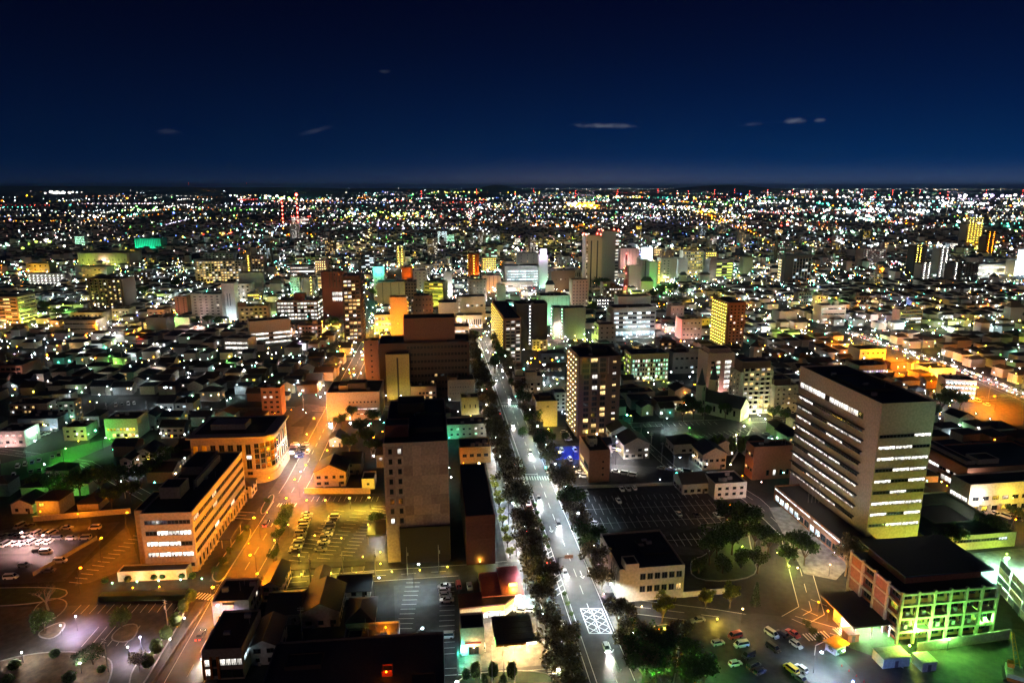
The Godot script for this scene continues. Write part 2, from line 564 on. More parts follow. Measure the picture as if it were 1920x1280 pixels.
# ---------------------------------------------------------------- houses
func house(x: float, z: float, turn: float, w: float, d: float, h: float, wall: String, roof: String, kind: String, shine: String, label := "", detail := true, group := "", lamps := 0.25) -> Node3D:
	var root := thing("house", label, "house", Vector3(x, 0, z), turn, group)
	claim(x, z, turn, w, d)
	var r := RandomNumberGenerator.new()
	r.seed = hash([x, z])
	var b := MB.new()
	var q := MB.new()
	var X := w / 2
	var e := 0.55
	var rise: float = minf(w, d) * 0.27
	b.box(Vector3(-X, 0, -d), Vector3(X, h, 0))
	if kind == "gable_x" or kind == "gable_z":
		var t := Transform3D.IDENTITY
		var L := w
		var D := d
		if kind == "gable_z":
			t = Transform3D(Basis(Vector3.UP, PI / 2), Vector3(0, 0, -d / 2)) * Transform3D(Basis.IDENTITY, Vector3(0, 0, w / 2))
			L = d
			D = w
		var A := L / 2
		rise = D * 0.25
		b.tri(t * Vector3(-A, h, 0), t * Vector3(-A, h + rise, -D / 2), t * Vector3(-A, h, -D))
		b.tri(t * Vector3(A, h, 0), t * Vector3(A, h, -D), t * Vector3(A, h + rise, -D / 2))
		for f in [1.0, -1.0]:
			var zz := e if f > 0 else -D - e
			var lo := h - e * 0.5
			var p0 := Vector3(-A - e, lo, zz)
			var p1 := Vector3(A + e, lo, zz)
			var p2 := Vector3(A + e, h + rise + 0.03, -D / 2)
			var p3 := Vector3(-A - e, h + rise + 0.03, -D / 2)
			var up := Vector3(0, 0.16, 0)
			var ps := [p0, p1, p2, p3] if f > 0 else [p1, p0, p3, p2]
			q.quad(t * (ps[0] + up), t * (ps[1] + up), t * (ps[2] + up), t * (ps[3] + up))
			q.quad(t * ps[0], t * ps[1], t * (ps[1] + up), t * (ps[0] + up))
			q.quad(t * ps[1], t * ps[2], t * (ps[2] + up), t * (ps[1] + up))
			q.quad(t * ps[3], t * ps[0], t * (ps[0] + up), t * (ps[3] + up))
			q.quad(t * ps[3], t * ps[2], t * ps[1], t * ps[0])
	elif kind == "hip":
		var k := minf(w, d) * 0.5
		var c := [Vector3(-X - e, h, e), Vector3(X + e, h, e), Vector3(X + e, h, -d - e), Vector3(-X - e, h, -d - e)]
		var r0 := Vector3(-X + k, h + rise, -d / 2) if w >= d else Vector3(0, h + rise, -k)
		var r1 := Vector3(X - k, h + rise, -d / 2) if w >= d else Vector3(0, h + rise, -d + k)
		if w >= d:
			q.quad(c[0], c[1], r1, r0)
			q.tri(c[1], c[2], r1)
			q.quad(c[2], c[3], r0, r1)
			q.tri(c[3], c[0], r0)
		else:
			q.tri(c[0], c[1], r0)
			q.quad(c[1], c[2], r1, r0)
			q.tri(c[2], c[3], r1)
			q.quad(c[3], c[0], r0, r1)
		q.quad(c[3], c[2], c[1], c[0])
	else:
		q.box(Vector3(-X - 0.2, h, -d - 0.2), Vector3(X + 0.2, h + 0.35, 0.2))
	part("wall", b.mesh(P(wall)), root)
	part("roof", q.mesh(P(roof)), root)
	var J := {}
	var floors := maxi(1, int(h / 2.7))
	for side in ["F", "L", "R"]:
		var t := face(side, w, d)
		var W := w if side == "F" else d
		var cols := maxi(1, int(W / (2.8 if detail else 3.6)))
		for i in floors:
			for j in cols:
				if not detail and r.randf() < 0.45: continue
				if r.randf() < 0.2: continue
				var on := r.randf() < lamps
				if not detail and not on: continue
				add_pane(root, J, t, Vector2(W * (j + 0.5) / cols, 1.6 + i * 2.8), r.randf_range(1.0, 1.8), 1.15, lit(shine, r) if on else glass(), true)
	if detail:
		var p := MB.new()
		p.box(Vector3(-0.45, 0, 0), Vector3(0.45, 2.05, 0.06))
		part("door", p.mesh(P("dark_brown")), root, Vector3(w * 0.3, 0, 0))
		if r.randf() < 0.6:
			var a := MB.new()
			a.box(Vector3(-0.4, 0, -0.35), Vector3(0.4, 0.7, 0))
			part("air_conditioner", a.mesh(P("pale")), root, Vector3(-w * 0.2, 0, 0.42))
	return root

# ---------------------------------------------------------------- trees
func leaf_cloud(b: MB, c: Vector3, rad: Vector3, n: int, size: float, r: RandomNumberGenerator, tone: float, shell_only := false):
	for i in n:
		var u := Vector3(r.randfn(), r.randfn(), r.randfn()).normalized()
		var k := pow(r.randf(), 0.4) if not shell_only else r.randf_range(0.93, 1.04)
		var p := c + u * rad * k
		var ax := Vector3(r.randfn(), r.randfn(), r.randfn()).normalized()
		var bx := ax.cross(Vector3(r.randfn(), r.randfn(), r.randfn()).normalized()).normalized()
		var s := size * r.randf_range(0.55, 1.25)
		var g := clampf(tone * r.randf_range(0.65, 1.2), 0.15, 1.0)
		b.tint = Color(g, g, g)
		b.quad(p - ax * s, p - bx * s * 0.6, p + ax * s, p + bx * s * 0.6)

func grow(kind: String, sd: int) -> Array:      # [trunk mesh, crown mesh]
	var r := RandomNumberGenerator.new()
	r.seed = sd
	var tr := MB.new()
	var cr := MB.new()
	cr.tinted = true
	var m: Material
	match kind:
		"street", "bare", "broad", "gold":
			var H := {"street": 9.0, "bare": 6.5, "broad": 8.0, "gold": 7.0}[kind] as float
			m = {"street": leaf("leaf_brown", 0.2, 0.14, 0.085), "bare": leaf("leaf_brown", 0.2, 0.14, 0.085), "broad": leaf("leaf_green", 0.065, 0.115, 0.028), "gold": leaf("leaf_gold", 0.3, 0.26, 0.03)}[kind]
			var fork := Vector3(r.randf_range(-0.2, 0.2), H * 0.3, r.randf_range(-0.2, 0.2))
			tr.tube(Vector3.ZERO, fork, 0.24, 0.17, 7)
			var limbs := 7 if kind != "bare" else 6
			for i in limbs:
				var a := TAU * (i + r.randf_range(-0.3, 0.3)) / limbs
				var out := r.randf_range(0.22, 0.34) * H
				var e := fork + Vector3(cos(a) * out, H * r.randf_range(0.32, 0.6), sin(a) * out)
				var mid := fork.lerp(e, 0.5) + Vector3(0, H * 0.05, 0)
				tr.tube(fork, mid, 0.12, 0.08, 5)
				tr.tube(mid, e, 0.08, 0.03, 5)
				var tone := r.randf_range(0.5, 1.0)
				for k in 5:
					var f := mid.lerp(e, r.randf_range(0.1, 1.0))
					var g := f + Vector3(r.randf_range(-1, 1), r.randf_range(0.2, 1.2), r.randf_range(-1, 1)) * H * 0.13
					tr.tube(f, g, 0.035, 0.012, 4)
					if kind != "bare":
						leaf_cloud(cr, g, Vector3.ONE * H * {"street": 0.115, "broad": 0.15, "gold": 0.12}[kind], {"street": 30, "broad": 40, "gold": 40}[kind], {"street": 0.34, "broad": 0.34, "gold": 0.28}[kind], r, tone * r.randf_range(0.75, 1.1))
					for t in 3:
						tr.tube(g, g + Vector3(r.randf_range(-1, 1), r.randf_range(0.1, 1.0), r.randf_range(-1, 1)) * H * 0.08, 0.014, 0.006, 3)
			if kind == "bare":
				leaf_cloud(cr, Vector3(0, H * 0.75, 0), Vector3(H * 0.4, H * 0.25, H * 0.4), 60, 0.16, r, 0.7)
		"round":
			m = leaf("leaf_green", 0.065, 0.115, 0.028)
			tr.tube(Vector3.ZERO, Vector3(0, 2.2, 0), 0.2, 0.14, 6)
			for k in 16:
				var a := r.randf() * TAU
				leaf_cloud(cr, Vector3(cos(a) * 1.3, 2.9 + r.randf_range(-0.9, 1.3), sin(a) * 1.3), Vector3.ONE * 1.1, 70, 0.24, r, r.randf_range(0.45, 1.0))
		"pine":
			m = leaf("leaf_pine", 0.035, 0.07, 0.025)
			var e := Vector3(0.5, 2.6, 0.2)
			tr.tube(Vector3.ZERO, e, 0.2, 0.14, 6)
			for k in 8:
				var a := TAU * k / 8.0
				var g := e + Vector3(cos(a) * r.randf_range(1.0, 2.4), r.randf_range(-0.2, 1.0), sin(a) * r.randf_range(1.0, 2.2))
				tr.tube(e, g, 0.08, 0.03, 4)
				leaf_cloud(cr, g, Vector3(1.3, 0.45, 1.3), 110, 0.2, r, r.randf_range(0.55, 1.0))
		"conifer":
			m = leaf("leaf_pine", 0.035, 0.07, 0.025)
			tr.tube(Vector3.ZERO, Vector3(0, 7.5, 0), 0.18, 0.03, 6)
			for k in 12:
				var y := 0.9 + k * 0.58
				leaf_cloud(cr, Vector3(0, y, 0), Vector3(1.7 - k * 0.13, 0.35, 1.7 - k * 0.13), 70, 0.2, r, r.randf_range(0.6, 1.0))
		"topiary", "ball", "egg":
			m = leaf("leaf_clipped", 0.1, 0.17, 0.03)
			var s: Vector3 = {"topiary": Vector3(1.25, 2.3, 1.25), "ball": Vector3(1.3, 1.15, 1.3), "egg": Vector3(1.5, 2.0, 1.5)}[kind]
			tr.tube(Vector3.ZERO, Vector3(0, 0.6, 0), 0.12, 0.1, 5)
			for k in 40:
				var u := Vector3(r.randfn(), r.randfn(), r.randfn()).normalized()
				leaf_cloud(cr, Vector3(0, 0.3 + s.y, 0) + u * s * 0.86, s * 0.2, 34, 0.11, r, r.randf_range(0.7, 1.0))
			cr.tint = Color(0.35, 0.35, 0.35)
			cr.lathe(Vector3(0, 0.3 + s.y, 0), [Vector2(0, -s.y * 0.9), Vector2(s.x * 0.75, -s.y * 0.55), Vector2(s.x * 0.9, 0), Vector2(s.x * 0.66, s.y * 0.6), Vector2(0, s.y * 0.9)], 12, 0.06)
	return [tr.mesh(P("trunk_pale" if kind in ["street", "bare"] else "bark")), cr.mesh(m)]

func plant(called: String, kind: String, x: float, z: float, scale_by: float, label: String, group := "", category := "tree") -> Node3D:
	var key := "%s%d" % [kind, rng.randi_range(0, 3)]
	if not meshes.has(key): meshes[key] = grow(kind, hash(key))
	var root := thing(called, label, category, Vector3(x, 0, z), rng.randf() * 360.0, group)
	root.scale = Vector3.ONE * scale_by
	part("trunk", meshes[key][0], root)
	part("crown", meshes[key][1], root)
	return root

# ---------------------------------------------------------------- cars
func car_meshes(kind: String) -> Dictionary:
	if meshes.has("car_" + kind): return meshes["car_" + kind]
	var L := {"sedan": 4.5, "hatch": 3.8, "van": 4.4}[kind] as float
	var hw := {"sedan": 0.86, "hatch": 0.78, "van": 0.85}[kind] as float
	var belt := {"sedan": 0.9, "hatch": 0.95, "van": 1.05}[kind] as float
	var topy := {"sedan": 1.42, "hatch": 1.52, "van": 1.82}[kind] as float
	var hood := {"sedan": 0.78, "hatch": 0.86, "van": 0.98}[kind] as float
	var body := MB.new()
	var st := [[-L / 2, hw * 0.8, 0.32, hood - 0.16], [-L / 2 + 0.25, hw * 0.95, 0.2, hood - 0.03], [-L / 2 + 1.05, hw, 0.18, belt - 0.03], [0.0, hw, 0.18, belt], [L / 2 - 0.7, hw, 0.18, belt + 0.02], [L / 2 - 0.12, hw * 0.95, 0.24, belt - 0.02], [L / 2, hw * 0.84, 0.36, belt - 0.14]]
	var rings := []
	for s in st:
		var a: float = s[1]
		rings.append([Vector3(-a * 0.9, s[2], s[0]), Vector3(a * 0.9, s[2], s[0]), Vector3(a, s[2] + 0.22, s[0]), Vector3(a * 0.98, s[3] - 0.12, s[0]), Vector3(a * 0.86, s[3], s[0]), Vector3(-a * 0.86, s[3], s[0]), Vector3(-a * 0.98, s[3] - 0.12, s[0]), Vector3(-a, s[2] + 0.22, s[0])])
	for i in rings.size() - 1:
		for k in 8:
			body.quad(rings[i][k], rings[i][(k + 1) % 8], rings[i + 1][(k + 1) % 8], rings[i + 1][k])
	for k in range(1, 7):
		body.tri(rings[0][0], rings[0][k + 1], rings[0][k])
		body.tri(rings[-1][0], rings[-1][k], rings[-1][k + 1])
	var f0 := -L / 2 + {"sedan": 1.15, "hatch": 0.8, "van": 0.55}[kind] as float
	var b0 := L / 2 - {"sedan": 0.75, "hatch": 0.12, "van": 0.12}[kind] as float
	var f1 := f0 + {"sedan": 0.8, "hatch": 0.65, "van": 0.6}[kind] as float
	var b1 := b0 - {"sedan": 0.6, "hatch": 0.35, "van": 0.18}[kind] as float
	var lo := [Vector3(-hw * 0.9, belt - 0.03, f0), Vector3(hw * 0.9, belt - 0.03, f0), Vector3(hw * 0.9, belt - 0.03, b0), Vector3(-hw * 0.9, belt - 0.03, b0)]
	var hi := [Vector3(-hw * 0.74, topy - 0.05, f1), Vector3(hw * 0.74, topy - 0.05, f1), Vector3(hw * 0.74, topy - 0.05, b1), Vector3(-hw * 0.74, topy - 0.05, b1)]
	var g := MB.new()
	for k in 4:
		g.quad(lo[(k + 1) % 4], lo[k], hi[k], hi[(k + 1) % 4])
	var rf := MB.new()
	var up := Vector3(0, 0.06, 0)
	rf.quad(hi[3] + up, hi[2] + up, hi[1] + up, hi[0] + up)
	for k in 4:
		rf.quad(hi[(k + 1) % 4], hi[k], hi[k] + up, hi[(k + 1) % 4] + up)
		var o: Vector3 = (lo[k] - Vector3(0, 0, 0)) * Vector3(1.015, 1, 1.0)
		rf.tube(o, hi[k] * Vector3(1.015, 1, 1.0), 0.05, 0.045, 4)
	var wl := MB.new()
	wl.tube(Vector3(-0.1, 0, 0), Vector3(0.1, 0, 0), 0.32, 0.32, 12)
	var hl := MB.new()
	hl.box(Vector3(-0.2, -0.08, -0.05), Vector3(0.2, 0.08, 0.05))
	meshes["car_" + kind] = {"body": body.mesh(null), "glass": g.mesh(glass()), "roof": rf.mesh(null), "wheel": wl.mesh(P("tyre")), "light": hl.mesh(null), "L": L, "hw": hw, "hood": hood}
	return meshes["car_" + kind]

func car(kind: String, paint: String, x: float, z: float, turn: float, label: String, group: String, detail := true, running := false, category := "car") -> Node3D:
	var m := car_meshes(kind)
	var root := thing("car", label, category, Vector3(x, 0.045, z), turn, group)
	part("body", m.body, root).material_override = P(paint)
	part("window_glass", m.glass, root)
	part("roof", m.roof, root).material_override = P(paint)
	var L: float = m.L
	var hw: float = m.hw
	if detail:
		for s in [-1, 1]:
			for e in [-0.31, 0.3]:
				part("wheel", m.wheel, root, Vector3(s * (hw - 0.08), 0.32, L * e))
	if detail or running:
		for s in [-1, 1]:
			part("headlight", m.light, root, Vector3(s * hw * 0.58, m.hood - 0.26, -L / 2 + 0.02)).material_override = glow("white", 60.0) if running else P("pale")
			part("tail_light", m.light, root, Vector3(s * hw * 0.6, m.hood - 0.2, L / 2 - 0.03)).material_override = glow("red", 12.0) if running else P("car_red")
	if running:
		var l := SpotLight3D.new()
		l.name = "headlight_beam"
		l.position = Vector3(0, 0.62, -L / 2 - 0.15)
		l.rotation_degrees.x = -7.0
		l.light_color = lin("white").linear_to_srgb()
		l.light_energy = 260.0
		l.light_size = 0.15
		l.spot_angle = 34.0
		l.spot_range = 60.0
		l.spot_attenuation = 2.0
		l.shadow_enabled = true
		root.add_child(l, true)
	return root

# ---------------------------------------------------------------- lamps
func lamp(kind: String, x: float, z: float, h: float, turn: float, k: String, energy: float, label: String, group := "", bare := false) -> Node3D:
	var root := thing("street_lamp" if kind in ["arm", "twin"] else "park_lamp" if kind == "ball" else "ground_lamp" if kind == "low" else "flood_mast", label, "lamp", Vector3(x, 0, z), turn, group)
	var key := "lamp_%s_%.1f" % [kind, h]
	if not meshes.has(key):
		var p := MB.new()
		var a := MB.new()
		var hd := MB.new()
		p.tube(Vector3.ZERO, Vector3(0, h, 0), 0.11, 0.06, 6)
		if kind == "arm":
			a.tube(Vector3(0, h, 0), Vector3(1.5, h + 0.35, 0), 0.05, 0.04, 5)
			hd.lathe(Vector3(1.7, h + 0.25, 0), [Vector2(0, -0.2), Vector2(0.34, -0.14), Vector2(0.42, 0.0), Vector2(0.3, 0.12), Vector2(0, 0.18)], 8)
		elif kind == "twin":
			a.tube(Vector3(-1.3, h + 0.3, 0), Vector3(1.3, h + 0.3, 0), 0.05, 0.05, 5)
			hd.lathe(Vector3(1.3, h + 0.2, 0), [Vector2(0, -0.2), Vector2(0.34, -0.14), Vector2(0.4, 0.0), Vector2(0.3, 0.12), Vector2(0, 0.18)], 8)
			hd.lathe(Vector3(-1.3, h + 0.2, 0), [Vector2(0, -0.2), Vector2(0.34, -0.14), Vector2(0.4, 0.0), Vector2(0.3, 0.12), Vector2(0, 0.18)], 8)
		elif kind == "flood":
			a.box(Vector3(-0.8, h - 0.1, -0.06), Vector3(0.8, h + 0.05, 0.06))
			for s in [-0.55, 0.0, 0.55]:
				hd.lathe(Vector3(s, h + 0.3, 0.1), [Vector2(0, -0.25), Vector2(0.22, -0.16), Vector2(0.26, 0), Vector2(0.2, 0.16), Vector2(0, 0.25)], 8)
		else:
			a.tube(Vector3(0, h - 0.05, 0), Vector3(0, h + 0.08, 0), 0.14, 0.1, 6)
			hd.lathe(Vector3(0, h + 0.3, 0), [Vector2(0, -0.26), Vector2(0.18, -0.2), Vector2(0.28, 0), Vector2(0.2, 0.19), Vector2(0, 0.28)], 8)
		meshes[key] = [p.mesh(P("dark_metal")), a.mesh(P("dark_metal")), hd.mesh(null)]
	part("pole", meshes[key][0], root)
	part("arm" if kind != "ball" and kind != "low" else "collar", meshes[key][1], root)
	part("lamp_head", meshes[key][2], root).material_override = glow(k, clampf(energy * 0.12, 5.0, 22.0))
	var at := Vector3(0, h - 0.1, 0.25) if kind == "ball" and k == "purple" else Vector3(1.7, h - 0.25, 0) if kind == "arm" else Vector3(0, h - 0.3, 0) if kind == "twin" else Vector3(0, h + 0.3, 0.55) if kind == "flood" else Vector3(0, h + 0.68, 0)
	if kind == "flood" or kind == "ball" and k == "purple" or kind == "arm" and k != "orange" and not bare:                  # a shielded road lamp throws its light down
		var l := SpotLight3D.new()
		l.name = "lamp_light"
		l.position = at
		l.rotation_degrees.x = -90.0
		l.light_color = lin(k).linear_to_srgb()
		l.light_energy = energy * 1.25
		l.light_size = 0.3
		l.spot_angle = 72.0
		l.spot_angle_attenuation = 0.5
		l.spot_range = 120.0
		l.spot_attenuation = 2.0
		l.shadow_enabled = true
		root.add_child(l, true)
	else:
		omni(root, at, k, energy, 0.3)
	return root

const ORD := ["first", "second", "third", "fourth", "fifth", "sixth", "seventh", "eighth", "ninth", "tenth", "eleventh", "twelfth", "thirteenth", "fourteenth", "fifteenth", "sixteenth", "seventeenth", "eighteenth", "nineteenth", "twentieth"]

func ord_word(i: int) -> String:
	if i < 20: return ORD[i]
	var tens := ["twenty", "thirty", "forty", "fifty", "sixty"]
	return tens[mini((i + 1) / 10 - 2, 4)] + "-" + ORD[(i + 1) % 10 - 1] if (i + 1) % 10 else ["twentieth", "thirtieth", "fortieth", "fiftieth", "sixtieth"][mini((i + 1) / 10 - 2, 4)]

func rank_later(kind: String, o: Node3D, looks: String):
	if not ranked.has(kind): ranked[kind] = []
	ranked[kind].append([o, looks])

func rank_labels():          # «..., third house from the pink slab»: counted by distance from the nearest landmark
	for kind in ranked:
		var per := {}
		for e in ranked[kind]:
			var o: Node3D = e[0]
			var p := Vector2(o.position.x, o.position.z)
			var best := 0
			var bd := 1e9
			for i in landmarks.size():
				var dd: float = landmarks[i][0].distance_to(p)
				if dd < bd:
					bd = dd
					best = i
			if not per.has(best): per[best] = []
			per[best].append([bd, o, e[1]])
		for i in per:
			per[i].sort_custom(func(a, b): return a[0] < b[0])
			for k in per[i].size():
				per[i][k][1].set_meta("label", "%s, %s %s from the %s" % [per[i][k][2], ord_word(k), kind, landmarks[i][1]])

func _ready():
	rng.seed = 77
	# ---- camera, sky, light, exposure
	var cam := Camera3D.new()
	cam.name = "camera"
	cam.position = Vector3(0, 127, 0)
	cam.rotation_degrees = Vector3(-12.81, 0, 0)
	cam.fov = 53.13
	cam.near = 0.5
	cam.far = 120000.0
	add_child(cam)
	var env := Environment.new()
	env.background_mode = Environment.BG_SKY
	env.tonemap_mode = Environment.TONE_MAPPER_LINEAR
	env.tonemap_exposure = 2.3
	env.sdfgi_enabled = true
	env.ssao_enabled = true
	env.ssil_enabled = true
	var sky_mat := PanoramaSkyMaterial.new()
	sky_mat.panorama = night_sky()
	var sky := Sky.new()
	sky.sky_material = sky_mat
	env.sky = sky
	env.fog_enabled = true                                  # thin night air: far lamps pale and glow
	env.fog_density = 0.000034
	env.fog_light_color = Color(0.5, 0.76, 1.0)
	var we := WorldEnvironment.new()
	we.name = "night_air"
	we.environment = env
	add_child(we)
	var wall_fill := DirectionalLight3D.new()  # unseen low fill, added to lift walls that face the camera
	wall_fill.name = "added_wall_fill"
	wall_fill.light_color = Color(1.0, 0.8, 0.72)
	wall_fill.light_energy = 0.018
	wall_fill.light_angular_distance = 6.0
	wall_fill.rotation_degrees = Vector3(-11, -24, 0)
	wall_fill.shadow_enabled = true
	add_child(wall_fill)
	# ---- structure
	lay_ground()
	lay_far_ground()
	lay_pavements()
	raise_near_buildings()
	raise_own_buildings()
	raise_middle_buildings()
	raise_near_houses()
	scatter_blocks()
	scatter_houses()
	# ---- objects
	grow_plants()
	small_things()
	utility_poles()
	park_cars()
	set_lamps()
	added_core_lamps()
	porch_lamps()
	far_city()
	rank_labels()

func night_sky() -> ImageTexture:
	var w := 256
	var h := 1024
	var data := PackedFloat32Array()
	data.resize(w * h * 3)
	var high := Color(0.0002, 0.0004, 0.0046)
	var mid := Color(0.0001, 0.0026, 0.0200)
	var low := Color(0.0003, 0.0125, 0.0500)
	for j in h:
		var el := 90.0 - (j + 0.5) * 180.0 / h
		for i in w:
			var az := (i + 0.5) * 360.0 / w
			if az > 180.0: az -= 360.0
			var side := 0.5 + 0.5 * sin(deg_to_rad(clampf(az * 2.2 + 10.0, -90.0, 90.0))) if absf(az) < 50.0 else 0.5 + 0.5 * signf(az) * clampf((180.0 - absf(az)) / 130.0, 0.0, 1.0)
			var e := maxf(el, 0.0)
			var c := high.lerp(mid, exp(-pow(e / 9.5, 2.0)))
			c = c.lerp(low, exp(-e / 3.2) * (0.45 + 0.6 * side))
			var warm := exp(-pow((e - 0.2) / 0.95, 2.0)) * (0.25 + 0.75 * side)
			c += Color(0.0125, 0.0115, 0.0085) * warm
			c += Color(0.011, 0.0075, 0.004) * exp(-pow((e - 0.2) / 1.3, 2.0)) * exp(-pow((az - 4.0) / 11.0, 2.0))
			c *= 0.6 + 0.55 * side
			var k := (j * w + i) * 3
			data[k] = c.r
			data[k + 1] = c.g
			data[k + 2] = c.b
	var im := Image.create_from_data(w, h, false, Image.FORMAT_RGBF, data.to_byte_array())
	im.resize(4096, 2048, Image.INTERPOLATE_BILINEAR)
	# a few thin clouds lit from the city: [azimuth, elevation, half width, half height, tilt, strength]
	var f := FastNoiseLite.new()
	f.frequency = 0.09
	f.seed = 5
	for q in [[7.5, 4.68, 2.7, 0.17, -0.02, 0.075], [21.6, 4.75, 0.85, 0.19, 0.0, 0.085], [23.3, 4.72, 0.5, 0.12, 0.0, 0.06], [18.6, 4.6, 0.9, 0.12, 0.12, 0.025], [-15.4, 4.2, 1.3, 0.18, 0.25, 0.022], [-25.8, 3.85, 0.9, 0.2, 0.0, 0.014], [-9.9, 8.65, 0.55, 0.13, 0.0, 0.022]]:
		for y in range(int((90.0 - q[1] - 1.2) / 180.0 * 2048), int((90.0 - q[1] + 1.2) / 180.0 * 2048)):
			for x in range(int((q[0] - q[2] * 1.3) / 360.0 * 4096), int((q[0] + q[2] * 1.3) / 360.0 * 4096)):
				var dx: float = ((x + 0.5) / 4096.0 * 360.0 - q[0]) / q[2]
				var dy: float = (90.0 - (y + 0.5) / 2048.0 * 180.0 - q[1] - q[4] * dx * q[2]) / q[3]
				var a := clampf(1.15 - dx * dx - dy * dy + 0.7 * f.get_noise_2d(x * 1.0, y * 3.0), 0.0, 1.0)
				if a > 0.0:
					var px := (x + 4096) % 4096
					var c := im.get_pixel(px, y)
					im.set_pixel(px, y, c + Color(0.9, 0.95, 1.0) * q[5] * a * a * 0.45)
	return ImageTexture.create_from_image(im)

func ground_road(called: String, line: Array, t0: float, t1: float, y: float, k: String):
	var o := ribbon(called, line, t0, t1, y, k)
	if called in ["main_road", "far_avenue"]: return
	var b := MB.new()
	dashes(b, line, t0 + 0.35, 0.16, y + 0.02, 40.0, 0.01, 900.0)
	dashes(b, line, t1 - 0.35, 0.16, y + 0.02, 40.0, 0.01, 900.0)
	dashes(b, line, (t0 + t1) / 2.0, 0.15, y + 0.02, 5.0, 5.0, 900.0)
	part("road_marking", b.mesh(P("line")), o)

func clip(line: Array, z0: float, z1: float) -> Array:      # the stretch of a road line between two depths
	var r := []
	for i in line.size() - 1:
		var a := Vector2(line[i][0], line[i][1])
		var b := Vector2(line[i + 1][0], line[i + 1][1])
		if a.y < z1 or b.y > z0: continue
		var p := a.lerp(b, clampf((a.y - z0) / (a.y - b.y), 0.0, 1.0))
		var q := a.lerp(b, clampf((a.y - z1) / (a.y - b.y), 0.0, 1.0))
		if r.is_empty(): r.append([p.x, p.y])
		r.append([q.x, q.y])
	return r

func lay_far_ground():
	var b := MB.new()
	var s := 45000.0
	b.quad(Vector3(-s, 0, 1500), Vector3(s, 0, 1500), Vector3(s, 0, -s), Vector3(-s, 0, -s))
	ground_piece("ground", b.mesh(P("ground")))
	var f := FastNoiseLite.new()
	f.frequency = 0.02
	f.fractal_octaves = 5
	f.seed = 3
	for ring in [[25500.0, 1.0, 0.0]]:
		var m := MB.new()
		var last := Vector3.ZERO
		for i in 241:
			var az := -60.0 + i * 0.5
			var left := smoothstep(8.0, -34.0, az)
			var hump: float = exp(-pow((az - 17.0) / 3.2, 2.0)) * 165.0 + exp(-pow((az + 1.2) / 1.5, 2.0)) * 150.0
			var h: float = (4.0 + 150.0 * left * (0.75 + 0.25 * f.get_noise_1d(az * 2.0)) + hump) * ring[1] + 14.0 * (f.get_noise_1d(az * 9.0 + ring[2]) + 0.5)
			var p := Vector3(sin(deg_to_rad(az)) * ring[0], maxf(h, 6.0), -cos(deg_to_rad(az)) * ring[0])
			if i > 0:
				var a := Vector3(last.x * 0.93, 0, last.z * 0.93)
				var c := Vector3(p.x * 0.93, 0, p.z * 0.93)
				m.quad(a, c, p, last)
				m.quad(last, p, Vector3(p.x * 1.1, 0, p.z * 1.1), Vector3(last.x * 1.1, 0, last.z * 1.1))
			last = p
		ground_piece("hills", m.mesh(P("hill")))

func R(z: float, t: float) -> Vector2:      # a point of the main road: depth and offset across
	return Vector2(26.6 + (z + 154.8) * 0.1224 + t, z)

